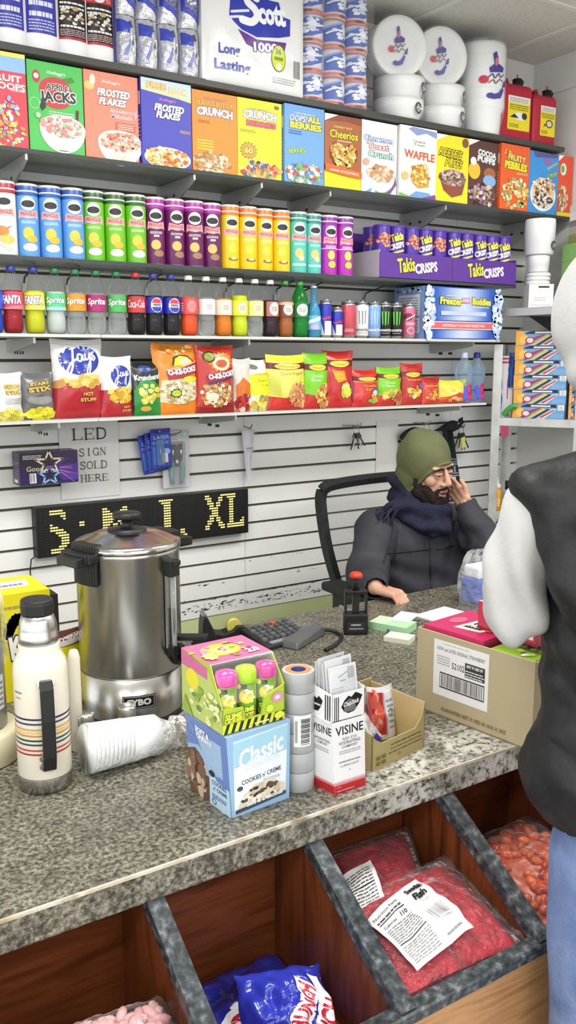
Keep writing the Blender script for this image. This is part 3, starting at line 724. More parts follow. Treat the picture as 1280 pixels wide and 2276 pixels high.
def can(label, px, r, h, base, art, group='drink cans on the acrylic shelf', y=SH+.035, hi=None):
    t = thing('drink_can', label, 'drink can', (atY(px, 715, y).x, y, Z_SOD), 0, group)
    al = mat('#c4c6c8', .25, .9)
    m = MB(); m.lathe([(r*.72,0),(r*.84,.003),(r,.010),(r,h-.014),(r*.86,h-.003)], [al, al, mat(base, .28, .15, .5), al], 28)
    m.art(wrap(r, .010, h-.014, -pi/2-.4), art, L=.08, rough=.3); m.obj('can_body', t)
    l = MB(); l.lathe([(r*.87,0),(r*.87,.003),(r*.80,.003),(r*.78,.0005)], al, 28, (0,0,h-.003)); l.tube([(0,-r*.35,h+.001),(0,r*.05,h+.0015)], r*.2, al, 8); l.obj('can_lid', t)
    return t
RB = [('p',[(-.5,.0),(-.1,0),(-.3,.45),(-.5,.45)],'#c9ccd2'),('p',[(-.1,0),(.3,0),(.3,.45),(-.1,.45)],'#d2d4da'),('r',.3,0,.5,.45,'#3a42a8'),TX('Red Bull',.02,.55,.5,.1,'#d84454',bold=.04,rot=.2,asp=1.6)]
MON = lambda c: [('p',[(-.19,.82),(-.13,.84),(-.11,.42),(-.15,.36)],c),('p',[(-.05,.84),(.02,.82),(.01,.40),(-.04,.34)],c),('p',[(.09,.84),(.15,.82),(.12,.42),(.08,.36)],c),TX('MONSTER',0,.19,.52,.08,'#f0f0ee' if c != '#8c9094' else '#5a5c60',bold=.03),('lines',-.2,.08,.2,.13,1,'#a8aaa8')]
can('tall blue and silver energy drink can beside the slim glass bottle', 723, .0255, .146, '#2a34a8', RB)
can('short blue and silver energy drink can in front of the tall blue one', 748, .0255, .118, '#2a34a8', RB)
can('metallic red drink can between the blue cans and the white can', 773, .0315, .144, '#c04a58', [('lines',-.2,.2,.2,.24,1,'#e0a8ac'),TX('MONSTER',0,.15,.4,.06,'#e8c0c4')])
can('white energy drink can with grey claw mark', 802, .0315, .144, '#e6e6e4', MON('#8c9094'))
can('light blue energy drink can beside the white can', 829, .0315, .144, '#7aa2dc', MON('#a9c0e4'))
can('black energy drink can with green claw mark, left one', 853, .0315, .144, '#1a1c1a', MON('#5cc83c'))
can('black energy drink can with green claw mark, right one', 878, .0315, .144, '#1a1c1a', MON('#5cc83c'))
can('pink drink can beside the frozen pop carton', 907, .030, .142, '#c86a88', [('e',-.1,.68,.22,.14,'#7a2a44'),('p',[(-.2,.55),(.3,.75),(.3,.8),(-.2,.6)],'#e8d0d8'),('ring',.05,.2,.2,.12,.3,'#e6a8bc'),('lines',-.2,.4,.3,.5,3,'#f0dce4')])
can('blue and silver drink can half hidden behind the pink can', 927, .028, .118, '#c8ccd6', [('r',-.5,0,.5,.3,'#4a58b0')], y=SH+.10)

# carton of frozen pops
t = thing('frozen_pop_carton', 'large blue and white frozen pop carton at the right end of the soda shelf', 'carton', (2.571, SH+.002, Z_SOD))
m = MB(); w, d, h = .452, .20, .222
m.box(0, w, 0, d, 0, h, mat('#3b62bc', .4))
def mixc(a, b, t): return '#'+''.join('%02x' % round(int(a[i:i+2],16)*(1-t)+int(b[i:i+2],16)*t) for i in (1,3,5))
FADE = []
for q in range(24):        # printed blue to white fade
    u0 = .14+.72*q/24; uc = abs((u0+.015)-.5)/.36; w_ = max(0, 1-uc**1.5)*.85
    FADE += [('r',u0,.36,u0+.0305,.98,mixc('#2f56b4','#dfe4f2',w_)),('r',u0,.02,u0+.0305,.18,mixc('#2f56b4','#e4e8f4',w_))]
FADE.append(('r',.20,.46,.80,.54,'#b8c6ea'))
ice = [('b', .05,.5,.055,.52,90,.03,['#c8d8f0','#e4ecf6','#a8c0e8']),('b', .95,.5,.055,.52,90,.03,['#c8d8f0','#e4ecf6','#a8c0e8'])]
m.art(front(0, w, 0, h, 0), [('p',[(.10,1),(.16,.5),(.10,0),(.9,0),(.84,.5),(.9,1)],'#2f56b4')]+FADE+[
   ('lines',.26,.82,.38,.86,1,'#d8d86a'),TX('Freezer',.33,.73,.29,.14,'#dcd84a',out='#5a6a3a',bold=.05,rot=-.03,asp=.5),('r',.47,.70,.57,.80,'#c87a94'),TX('POPS',.52,.75,.08,.06,'#f0e0ea',bold=.03),TX('Buddies',.73,.74,.25,.14,'#dcd84a',out='#5a6a3a',bold=.05,rot=-.03,asp=.5),('lines',.62,.62,.84,.65,1,'#e8eae0'),
   ('r',.04,.19,.96,.34,'#d8666e'),('r',.04,.19,.96,.205,'#f0dede'),('r',.04,.325,.96,.34,'#f0dede'),TX('ARTIFICIALLY FLAVORED FREEZE POPS',.5,.265,.56,.05,'#f6e4e4',bold=.02)]+ice)
m.art(left(d, 0, 0, h, 0), [('r',0,0,1,1,'#8ba4d8'),('r',.15,.45,.85,.85,'#dfe4ee'),('r',.15,.12,.85,.40,'#dfe4ee'),('lines',.2,.48,.8,.82,7,'#8a90a8'),('lines',.2,.16,.8,.38,5,'#8a90a8'),('b',.5,.93,.45,.05,40,.05,['#c8d8f0','#6a8ad0'])])
m.obj('carton_box', t)
# ================================================================== CHIP BAGS
def smooth_curve(pts, n=6):
    out = []
    for i in range(len(pts)-1):
        p0 = pts[max(0,i-1)]; p1 = pts[i]; p2 = pts[i+1]; p3 = pts[min(len(pts)-1,i+2)]
        for k in range(n):
            t = k/n
            out.append(tuple(.5*((2*b)+(-a+c)*t+(2*a-5*b+4*c-d)*t*t+(-a+3*b-3*c+d)*t**3) for a,b,c,d in zip(p0,p1,p2,p3)))
    out.append(pts[-1]); return out
def bag_shape(w, h, d, seed, lean=.0, taper=.05, sag=.25):
    def fn(u, v, hh, side=-1):
        uu = min(1, max(0, u)); vv = min(1, max(0, v))
        e = max(0.0, sin(pi*uu))**.55*max(0.0, sin(pi*(.04+.93*vv**(1-sag*.6))))**.6
        e *= min(1, (1-vv)/.10+.02) if vv > .90 else 1
        nz = noise.noise(Vector((uu*3+seed*7.3, vv*4, seed)))*.12 + abs(noise.noise(Vector((uu*6+seed*3, vv*7-seed, 1.7))))*.09
        y = d/2*e*(1+nz)
        x = (u-.5)*w*(1-taper*sin(pi*vv)) + .004*noise.noise(Vector((vv*5, seed, 0)))
        zz = v*h - .006*sin(pi*uu)*(1 if vv > .5 else 0)*vv
        y = y+.0012+hh
        return (x, side*y+lean*vv*h+.006*noise.noise(Vector((uu*2.2, vv*2.2+seed, 3.1))), zz)
    return fn
def bag(label, xa, xb, ztop, z0, d, base, art, seed, rough=.22, group='snack bags on the acrylic shelf', y=SH+.045, lean=.02, rz=0.0, back=None, name='chip_bag', cat='snack bag'):
    w, h = xb-xa, ztop-z0
    fn = bag_shape(w, h, d, seed, lean)
    m = MB(); bm_ = mat(base, rough, 0, .6); bk = mat(back, rough, 0, .6) if back else bm_
    m.grid(lambda u, v: fn(u, v, 0), 20, 26, bm_)
    m.grid(lambda u, v: fn(u, v, 0, 1), 20, 26, bk, flip=True)
    # zig-zag heat seal along the top
    m.art(lambda u, v, hh: fn(u, v, hh), art, L=.05, base=.0011, rough=rough, seed=seed)
    o = m.obj(name, None, ((xa+xb)/2, y, z0), rz)
    return tag(o, label, cat, group)
def jays(x, y, s, asp, c='#f4f5f8'):
    T = lambda ps, w: ('st', smooth_curve([(x+px*s, y+py*s/asp) for px, py in ps]), w*.62*s, c, asp)
    return [T([(-.42,.16),(-.34,.30),(-.20,.30),(-.18,.12),(-.22,-.2),(-.30,-.42),(-.36,-.36),(-.26,-.12),(-.05,.02)],.085), T([(.06,.10),(-.04,.12),(-.06,-.02),(.02,-.05),(.07,.10),(.08,-.02),(.16,.0)],.075),
            T([(.14,.13),(.15,.0),(.22,.0),(.28,.14),(.26,-.2),(.20,-.40),(.15,-.34),(.24,-.10),(.36,.06)],.075), T([(.38,.17),(.33,.12),(.42,.02),(.36,-.03),(.31,.0)],.075)]
VB = lambda txt='VITNER\'S', y=.80: [('r',0,y-.055,1,y+.055,'#6a2428'),('e',.5,y,.36,.065,'#7a3a22'),('e',.5,y,.33,.055,'#e8d858'),TX(txt,.5,y,.56,.06,'#c8a81c',out='#f0e468',bold=.06)]
chipmix = ['#d8a468','#c88a50','#e6c28a','#b87848','#e09a70']
B = lambda px, y=SH+.05: atY(px, 860, y).x
zt = lambda px, py: atY(px, py, SH+.05).z
BAGS = [
 ('white snack bag with yellow lettering, cut off by the left side of the photo', -22, 49, 826, '#dedddb', .06, [TX('STARS',.62,.72,.5,.09,'#d8b43a',out='#6a5a24',bold=.05),TX('STIX',.66,.60,.5,.09,'#d8b43a',out='#6a5a24',bold=.05),('lines',.35,.35,.95,.48,4,'#a8a8b0'),('b',.5,.10,.5,.14,50,.09,['#d8d04a','#e8e06a','#c8b83a'])]),
 ('charcoal grey snack bag with gold lettering and yellow chips', 44, 119, 826, '#67676a', .06, [TX('STARS',.55,.78,.6,.07,'#d8a83a',out='#2e2a24',bold=.05,rot=.1,asp=1.4),TX('STIX',.56,.66,.72,.11,'#e0b040',out='#2e2a24',bold=.05,rot=.1,asp=1.4),('e',.55,.42,.4,.10,'#8c8a88'),('b',.55,.12,.42,.13,60,.1,['#d8d034','#e6e050','#c4b428'])]),
 ('big white and red chip bag with a large blue oval on it', 116, 232, 752, '#b02a34', .09, [('r',0,.56,1,1,'#dcdcdc'),('p',[(0,.40),(.25,.46),(.6,.5),(1,.42),(1,.62),(0,.62)],'#dcdcdc'),('r',0,.93,1,.945,'#c6c6c8'),('e',.5,.74,.42,.20,'#f0f0f4'),('e',.5,.74,.40,.185,'#2b3a9e')]+jays(.5,.76,.74,1.5)+[('b',.55,.475,.42,.065,46,.085,['#dcb45a','#e8c878','#c89a40']),('p',[(0,.47),(.15,.5),(.2,.42),(.1,.38),(0,.38)],'#c48a4a'),TX('HOT',.62,.31,.22,.045,'#d8b45a',out='#8a3a1c',bold=.05),TX('STUFF',.62,.235,.34,.045,'#d8b45a',out='#8a3a1c',bold=.05)]),
 ('small white and red chip bag with a blue oval, beside the big one', 220, 295, 790, '#ac2832', .07, [('r',0,.44,1,1,'#e0e0e0'),('e',.56,.68,.34,.20,'#f0f0f4'),('e',.56,.68,.32,.185,'#2b3a9e')]+jays(.56,.70,.62,1.6)+[('b',.55,.36,.40,.11,36,.11,['#dcb43a','#e8c858','#c89a30']),TX('HOT',.72,.16,.22,.04,'#d8b45a',bold=.04),TX('STUFF',.72,.10,.3,.04,'#d8b45a',bold=.04)]),
 ('black and green chip bag with silver lettering', 286, 358, 802, '#1e2422', .07, [('p',[(.12,0),(.10,.45),(.3,.66),(.7,.66),(1,.5),(1,0)],'#2f8c40'),('e',.45,.88,.2,.07,'#3a4a90'),TX('Krunchers!',.54,.72,.80,.10,'#e8ece8',out='#7a8a80',bold=.03,rot=.05,asp=1.6),('b',.6,.40,.36,.2,26,.09,['#d8c85a','#e6d878','#c8b040']),('e',.42,.13,.16,.05,'#d8b04a'),('lines',.3,.45,.7,.52,2,'#c8e0c8')]),
 ('tall orange popcorn bag with a yellow arch badge', 340, 441, 762, '#e0821e', .075, [('p',[(.36,.70),(.40,.82),(.55,.86),(.75,.84),(.9,.75),(.9,.70)],'#3a3a20'),('p',[(.40,.70),(.44,.80),(.57,.84),(.73,.82),(.86,.75),(.86,.70)],'#e8dc2c'),('e',.66,.76,.14,.05,'#d8c8b0'),('p',[(.08,.18),(.12,.48),(1,.52),(1,.24),(.9,.20),(.5,.14)],'#d8c9a4'),('b',.55,.33,.44,.17,150,.045,['#e6dcc0','#c8b486','#f0e8d4','#a89468']),('p',[(.22,.62),(1,.74),(1,.60),(.26,.48)],'#a83440'),('p',[(.22,.64),(1,.76),(1,.74),(.22,.62)],'#e8b08a'),TX('O-KE-DOKE',.61,.625,.72,.085,'#f4f2ee',out='#7a2430',bold=.06,rot=.13,asp=1.65),('e',.76,.50,.2,.045,'#e0d83a'),('s',.42,.30,.14,.07,8,'#3c3c28'),('e',.42,.30,.1,.045,'#b8c83a'),('b',.5,.93,.4,.05,12,.05,['#c87a2a','#f0c890'])]),
 ('red popcorn bag with orange flames beside the orange bag', 435, 518, 766, '#b83428', .075, [('s',.62,.76,.34,.16,16,'#e0882c'),('e',.62,.74,.24,.10,'#e8d0b0'),('e',.62,.74,.16,.06,'#b85a3c'),('e',.30,.84,.16,.085,'#3a3420'),('e',.30,.84,.12,.06,'#8a9a34'),('b',.5,.28,.44,.18,150,.05,['#e2cc98','#c8a868','#f0e4c4','#a88850','#d8783c']),('p',[(.20,.56),(1,.68),(1,.55),(.24,.43)],'#9c2430'),('p',[(.24,.45),(1,.57),(1,.53),(.26,.41)],'#5a2a5c'),TX('O-KE-DOKE',.62,.57,.74,.085,'#f4f2ee',out='#8a2430',bold=.06,rot=.14,asp=1.8),('p',[(0,0),(0,.10),(.5,.06),(1,.16),(1,0)],'#8c2426'),('e',.34,.24,.16,.06,'#e8d8c0')]),
 ('narrow clear bag of orange snacks behind the red popcorn bag', 516, 560, 795, '#cfc8be', .05, [('p',[(.15,.0),(.1,.5),(.5,.66),(.9,.5),(.9,0)],'#cc6c28'),('b',.5,.16,.36,.14,30,.14,['#b83430','#e0d0c4','#8c2428'])]),
 ('white bag with a fluorescent yellow label patch', 552, 601, 797, '#dcdad2', .06, [('r',.0,.30,1,.70,'#e4ea1c'),('p',[(.1,.70),(.3,.74),(.9,.75),(1,.70)],'#c8b83a'),TX('Corn',.55,.60,.4,.06,'#5a5a10',bold=.01),TX('Chips',.6,.50,.4,.06,'#5a5a10',bold=.01),('e',.2,.86,.2,.05,'#6a6a6c'),('b',.5,.14,.46,.13,40,.12,['#c8b43a','#e6d86a','#b89a4a','#8a8a80'])]),
 ('wide pale yellow and red snack bag with a brown name band', 591, 676, 787, '#c8322a', .075, [('p',[(0,.26),(.4,.22),(1,.3),(1,1),(0,1)],'#dfd668'),('r',0,.88,1,1,'#e6e62c'),('p',[(.0,.3),(.3,.24),(.28,.62),(0,.66)],'#c8c85a')]+VB("Vitner's")+[TX('Corn Popper',.6,.665,.62,.075,'#c88a2c',bold=.005),('e',.94,.50,.12,.12,'#e0e03a'),('b',.78,.27,.28,.22,110,.05,chipmix+['#d86a4a'])]),
 ('bright green and red snack bag with a brown name band, taller one', 672, 731, 783, '#bf2c28', .065, [('p',[(0,.28),(.5,.22),(1,.36),(1,1),(0,1)],'#7ac22c')]+VB("Vitner's",.75)+[TX('Onion',.45,.60,.46,.07,'#c8e8c0',bold=.01),TX('Rings',.4,.52,.36,.07,'#c8e8c0',bold=.01),('b',.72,.24,.30,.20,60,.08,['#d8c04a','#e0d070','#c88a50','#b85040'])]),
 ('tall narrow red snack bag with a brown name band', 721, 787, 778, '#bb2a2a', .06, VB("Vitner's",.78)+[('r',0,.85,1,.862,'#e0b04a'),('p',[(.2,.66),(.62,.66),(.68,.48),(.35,.44)],'#d89a2c'),('lines',.28,.52,.58,.63,3,'#f0d04a'),('b',.66,.30,.12,.10,16,.09,['#d8d04a','#a8b83a','#e0d890']),('p',[(.8,.5),(.95,.45),(1,.1),(.9,.1)],'#8a4a6c')]),
 ('short red snack bag right of the tall red one', 781, 841, 820, '#c8302a', .06, VB("Vitner's",.76)+[('r',0,.67,1,.685,'#e8a04a'),TX('Crunchy',.56,.57,.5,.08,'#e8a83a',bold=.03),TX('Kurls',.56,.47,.36,.07,'#e8a83a',bold=.03),('e',.78,.42,.15,.11,'#5a5aa0'),('e',.78,.36,.13,.08,'#d8dce8'),('b',.7,.22,.2,.1,16,.1,['#e0d05a','#c8a83a','#9ab04a'])]),
 ('short bright green and red snack bag between two red bags', 836, 894, 815, '#bf2c28', .06, [('p',[(0,.28),(.5,.22),(1,.36),(1,1),(0,1)],'#7ac22c')]+VB("Vitner's",.78)+[TX('Onion',.4,.62,.44,.07,'#d8f0d0',bold=.01),TX('Rings',.4,.53,.36,.07,'#d8f0d0',bold=.01),('b',.5,.28,.36,.14,40,.09,['#d8c04a','#e0d070','#a8c04a','#c88a50']),('b',.8,.2,.2,.2,30,.08,['#c88a50','#b85040'])]),
 ('narrow dark red snack bag beside the short green one', 894, 941, 806, '#b32a28', .05, VB("Vitner's",.74)+[('lines',.2,.60,.9,.65,1,'#e0b04a'),('b',.5,.33,.3,.13,16,.12,['#d8c84a','#c8783a','#e0d890']),('e',.85,.46,.14,.08,'#6a6ab0')]),
 ('small orange red snack bag, second from the right end of the bag row', 936, 977, 836, '#c43c28', .05, [('r',0,.8,1,1,'#b02828'),('lines',.15,.67,.85,.74,1,'#e8b84a'),('b',.5,.35,.42,.22,40,.1,['#e08a3c','#d8a84a','#e0c060','#c8502c'])]),
 ('small yellow and red snack bag at the right end of the bag row', 968, 1036, 843, '#d04a24', .06, [('p',[(0,.26),(.3,.30),(.7,.46),(1,.34),(1,1),(0,1)],'#e6d458'),('r',0,.86,1,1,'#e8e03a'),('b',.4,.55,.3,.16,10,.12,['#efe08a','#e0c84a']),('b',.65,.16,.3,.12,20,.1,['#e0703a','#d8a04a','#f0b890'])]),
]
for i, (lab, pa, pb, pt, base, d, art) in enumerate(BAGS):
    bag(lab, B(pa), B(pb), zt((pa+pb)/2, pt), Z_CHI, d, base, art, i+1, rz=(.05,-.06,.02,.08,-.04)[i % 5], lean=.05 if pb-pa < 70 else .03, y=SH+.05+.004*(i % 3))

# two pinched water bottles at the end of the chip shelf
for px, pxw, lab, cc, yy in ((1030, 36, 'clear blue and pink bottle with a pale cap after the last chip bag', '#b8c0dc', SH+.06), (1058, 32, 'clear bottle with a blue cap beside the metal post', '#3a44b0', SH+.10)):
    p = atY(px, 850, yy); t = thing('drink_bottle', lab, 'drink bottle', (p.x, yy, Z_CHI), .2, 'clear bottles at the end of the chip shelf')
    h = atY(px, 785, yy).z-Z_CHI; r = .043
    PRF = [(.030,0),(.038,.006),(.040,.02),(.034,h*.35),(.043,h*.62),(.040,h*.72),(.018,h*.86),(.014,h*.92)]
    m = MB(); m.lathe(PRF, clear_film('blue_tinted_plastic', '#e6f0f8', .14, .05, '#cfe2f2'), 24); m.obj('bottle', t)
    rf = lambda z: next((a+(b-a)*(z-z0)/(z1-z0) for (a, z0), (b, z1) in zip(PRF[:-1], PRF[1:]) if z0 <= z <= z1), .02)
    m = MB(); m.art(wrap(r, .01, h*.40, -pi/2-.5, pi*1.1, rfn=rf), [('p',[(-.1,0),(-.22,.6),(-.1,.9),(0,.7),(.02,0)],'#4a52c0'),('p',[(.05,.0),(.0,.8),(.16,1.0),(.24,.6),(.2,0)],'#b82a6c'),('b',.14,.5,.1,.4,12,.05,['#d8407c','#8c2a60'])], L=.08, base=.001); m.obj('label', t)
    MB().lathe([(.0155,0),(.0160,.004),(.0155,.022),(.012,.026)], mat(cc, .35), 18, (0,0,h*.90)).obj('cap', t)
p = atY(1071, 800, SH+.12)
t = thing('drink_bottle', 'yellow capped bottle half hidden behind the metal post', 'drink bottle', (p.x+.01, SH+.16, Z_CHI), 0, 'clear bottles at the end of the chip shelf')
MB().lathe([(.03,0),(.035,.01),(.035,.14),(.014,.19)], clear_film('blue_tinted_plastic'), 20).obj('bottle', t)
MB().lathe([(.016,0),(.016,.024)], mat('#d8d02c', .35), 16, (0,0,.185)).obj('cap', t)

# ================================================================== TOP SHELF
def jug(label, pxc, pxw, label_c, art, h=.30, sh=.80, capc='#d8d8d4'):
    y = SH+.06; p = atY(pxc, 80, y); w = pxw/FPX*(p.y*cos(YAW)+p.x*sin(YAW))/cos(0.0)*1.12
    t = thing('fluid_jug', label, 'jug', (p.x, y, Z_TOP), 0, 'white jugs on the top shelf')
    m = MB(); R = w/2
    m.lathe([(R*.9,0),(R,.008),(R,h*sh),(R*.92,h*(sh+.06)),(R*.55,h*(sh+.14)),(R*.34,h*(sh+.18)),(R*.34,h)], mat('#e8e8ea', .3), 28, sy=.62)
    def ov(u, v, hh):
        a = -pi/2-.15+(u)*pi*.86; z = .035+v*(h*sh-.055)
        return ((R+hh)*cos(a)*1.0, (R+hh/.62)*sin(a)*.62, z)
    m.art(ov, art, L=.06, rough=.35); m.obj('jug_body', t)
    MB().lathe([(R*.42,0),(R*.42,.025),(R*.34,.03)], mat(capc, .4), 18, (0,0,h-.005)).obj('cap', t)
KB = [('r',-.36,.08,.36,.62,'#3a3aa0'),('r',-.36,.0,.36,.08,'#e8e8ea'),('e',0,.76,.32,.12,'#c8a8ac'),('e',0,.76,.28,.09,'#a03a44'),TX('Kingsford',0,.76,.46,.07,'#f0e0e0',shear=.2),('lines',-.26,.30,.26,.58,2,'#d8daf0'),('lines',-.28,.12,.28,.28,4,'#b8bce0'),('p',[(-.05,.9),(.2,.92),(.18,1.1),(-.05,1.1)],'#e0b060')]
RBK = [('r',-.36,.1,.36,.98,'#1e1a1c'),('r',-.36,.80,.36,.98,'#b82a34'),('r',-.36,.1,.36,.14,'#b82a34'),('e',0,.89,.13,.075,'#e8e4e4'),('lines',-.3,.84,-.16,.94,3,'#f0c8c8'),('lines',.16,.84,.3,.94,3,'#f0c8c8'),('lines',-.3,.62,.3,.76,2,'#e8e4e4'),('b',0,.5,.3,.14,26,.06,['#d8d4cc','#5a564e','#b89a6a','#f0eeea']),('lines',-.28,.30,.28,.38,1,'#e8e0e0'),('lines',-.3,.16,.3,.28,4,'#c8a8a8')]
jug('white jug with a dark blue label, left end of the top shelf', 24, 58, 0, KB, .34, .82)
jug('white jug with a dark blue label and an orange flash, second from the left', 92, 66, 0, KB, .34, .82)
jug('white jug with a black and red label, beside the dark blue labelled jugs', 160, 60, 0, RBK, .285, .82, '#c03038')
jug('white jug with a black and red label, beside the silver foil packs', 220, 60, 0, RBK, .285, .82, '#c03038')

# silver foil packs, two rows of four
M_foil = tint_noise('crinkled_silver_foil', ['#c9cad4', '#e2e3ea'], scale=9, rough=.16, metal=.35, bump=.9, bscale=38, spec=.7)
def foil_pack(label, x, y, z, w, h, upper):
    m = MB(); d = .055
    def fn(u, v, hh, s=-1):
        e = (max(0, sin(pi*min(1,max(0,u))))**.35)*(max(0, sin(pi*(.08+.84*min(1,max(0,v)))))**.3)
        return ((u-.5)*w, s*(d*e*(1+.16*noise.noise(Vector((u*5+x*9, v*7, z)))))+(-hh if s < 0 else 0), v*h)
    m.grid(lambda u, v: fn(u, v, 0), 14, 16, M_foil); m.grid(lambda u, v: fn(u, v, 0, 1), 14, 16, M_foil, flip=True)
    bl = '#4450b8'
    if upper: art = [('p',[(.05,.32),(.95,.10),(.95,.95),(.05,.95)],bl),('p',[(.18,.40),(.8,.24),(.8,.8),(.18,.86)],'#8a8a96'),('st',smooth_curve([(.3,.5),(.6,.58),(.7,.5),(.4,.45)]),.05,'#f0f0f4')]
    else: art = [('p',[(.05,.66),(.5,.62),(.62,.84),(.05,.92)],bl),('p',[(.92,.1),(.98,.1),(.98,.8),(.92,.7)],'#9a9ed4'),('p',[(.25,.22),(.42,.2),(.6,.5),(.5,.52)],'#8a90cc'),('p',[(.5,.86),(.66,.9),(.72,.76),(.6,.74)],'#55555c'),('p',[(.62,.3),(.86,.4),(.8,.62),(.66,.6)],'#f2f2f6'),('lines',.1,.12,.5,.22,3,'#b8bcd8'),('b',.68,.48,.14,.22,14,.05,['#f6f6f8','#7a7c88','#d0d2dc'])]
    m.art(fn, art, L=.08, base=.0012, rough=.2)
    tag(m.obj('foil_pack', None, (x, y, z)), label, 'foil pack', 'silver foil packs')
for r_ in range(2):
    for k in range(4):
        foil_pack('silver and blue foil pack, %s in the %s row beside the white jugs' % (['leftmost','second from left','third from left','rightmost'][k], ['lower','upper'][r_]),
                  1.265+.0785*k, SH+.075, Z_TOP+.006+.162*r_, .076, .16, r_)
tr = MB(); tr.box(1.222, 1.543, SH+.012, SH+.14, Z_TOP, Z_TOP+.006, mat('#5a3a3c', .5)); tr.box(1.216, 1.222, SH+.03, SH+.15, Z_TOP, Z_TOP+.33, mat('#2b2f78', .3))
tag(tr.obj('pack_sleeve'), 'dark blue and maroon carton sleeve under the silver foil packs', 'carton')

# big pack of toilet paper wrapped in white film
M_wrap = tint_noise('white_film_wrap', ['#dfe0e2', '#eeeff0'], scale=3, rough=.2, bump=.25, bscale=14, spec=.6)
t = thing('paper_pack', 'large white film wrapped paper pack with a big blue logo on the top shelf', 'paper pack', (1.745, SH+.02, Z_TOP+.004))
w, h, d = .424, .46, .24
m = MB()
def sc(u, v, hh):
    e = (max(0, sin(pi*min(1,max(0,u))))**.25)*(max(0, sin(pi*min(1,max(0,v))))**.2)
    return ((u-.5)*w, -.018*e - .004*noise.noise(Vector((u*6, v*6, 2)))*e - hh, v*h)
m.grid(lambda u, v: sc(u, v, 0), 28, 28, M_wrap)
for (a, b_) in (((0,0),(0,1)),):
    m.box(-w/2+.001, w/2-.001, .003, d, .002, h, M_wrap)
SB = '#3540ac'
SL = lambda its: [(it[0], [(p[0], .05+.80*p[1]) for p in it[1]])+tuple(it[2:]) if it[0] in ('p','st') else (it[0], it[1], it[2], .05+.80*it[3], it[4], it[5]*.82)+tuple(it[6:]) for it in its]
m.art(sc, SL([('p',[(.24,.545),(.25,.68),(.27,.80),(.36,.80),(.40,.76),(.72,.76),(.76,.64),(.84,.63),(.84,.48),(.72,.44),(.5,.40),(.36,.44),(.28,.50)],SB),('p',[(.32,.44),(.5,.38),(.8,.41),(.78,.33),(.55,.28),(.40,.32)],'#6a3a94'),
   ('st',smooth_curve([(.26,.58),(.34,.60),(.42,.62)]),.018,'#e8eaf4'),('st',smooth_curve([(.25,.53),(.34,.55),(.42,.55)]),.018,'#e8eaf4'),
   ('st',smooth_curve([(.50,.745),(.43,.765),(.405,.70),(.48,.645),(.50,.58),(.45,.525),(.36,.53)]),.062,'#f4f5fa',1.08),TX('cott',.65,.63,.28,.185,'#f4f5fa',bold=.05,rot=.10,asp=1.08),
   TX('1000',.59,.325,.24,.085,'#eceaf4',out='#5a3a80',bold=.04,rot=.10,asp=1.08)])+[
   TX('Long',.24,.235,.20,.095,'#4a55b0',bold=.03,rot=.02),TX('Lasting',.27,.12,.34,.095,'#4a55b0',bold=.03,rot=.02),
   ('e',.72,.25,.072,.10,'#5a6a34'),('e',.72,.25,.066,.093,'#d4e03a'),TX('36',.715,.30,.06,.04,'#4a5ab0'),('r',.675,.235,.765,.26,'#7a9a3a'),('e',.72,.19,.025,.025,'#f0f0ee'),
   ('bar',.88,.13,.95,.26,10,'#6a6a70'),('lines',.66,.07,.9,.12,3,'#b8b8c0'),('st',smooth_curve([(.90,.80),(.94,.84),(.98,.80)]),.012,'#9a9eb8')], L=.05, base=.0012, rough=.2)
m.obj('film_wrap', t)

# pack of single toilet rolls in red white and blue paper
t = thing('roll_pack', 'film wrapped stack of blue, white and red paper rolls on the top shelf', 'roll pack', (2.122, SH+.065, Z_TOP+.004))
R, Hh = .0515, .101
def roll(seed):
    m = MB(); m.lathe([(R*.9,0),(R,.004),(R,Hh-.004),(R*.9,Hh)], mat('#e0e2ea', .3), 24)
    m.art(wrap(R, 0, Hh, -pi/2-.3, pi), [('p',[(-.5,.2),(.1,.2),(.5,.44),(.5,.86),(0,.86),(-.5,.62)],'#4a6abc'),('p',[(-.5,.62),(0,.86),(0,.92),(-.5,.70)],'#8ea6dc'),('b',.06,.58,.3,.26,26,.07,['#eef0f6','#d8dcec','#f6f6fa']),('st',smooth_curve([(-.4,.5),(-.1,.62),(.2,.56),(.45,.66)]),.06,'#f2f4fa',1),('r',-.5,.03,.5,.15,'#cf7a70'),('r',-.5,.13,.5,.17,'#e8c0b4'),('e',.0,.075,.12,.05,'#7a4a44'),('r',-.5,.93,.5,.985,'#cf7a70')], L=.08, seed=seed)
    return m
rm = roll(3).obj('paper_roll', t, (-.106, 0, 0))
for q in range(12):
    if q == 0: continue
    c = rm.copy(); COL.objects.link(c); c.parent = t; c.location = (-.106+.1055*(q % 3), .006*(q % 2), .1025*(q//3)); c.rotation_euler = (0, 0, .5*((q*5) % 3)-.4)
for q in range(12):
    c = rm.copy(); COL.objects.link(c); c.parent = t; c.location = (-.106+.1055*(q % 3), .106, .1025*(q//3)); c.rotation_euler = (0, 0, .3*q)
m = MB()
m.grid(lambda u, v: (-.159+.318*u, -.055-.004*noise.noise(Vector((u*9, v*12, 0))), v*.41), 30, 36, clear_film('crinkled_clear_wrap', '#ffffff', .05, .07, '#ffffff', bump=.7, bscale=45))
m.grid(lambda u, v: (-.160, -.055+.21*u, v*.41), 6, 6, clear_film('crinkled_clear_wrap'), flip=True)
m.obj('clear_wrap', t)

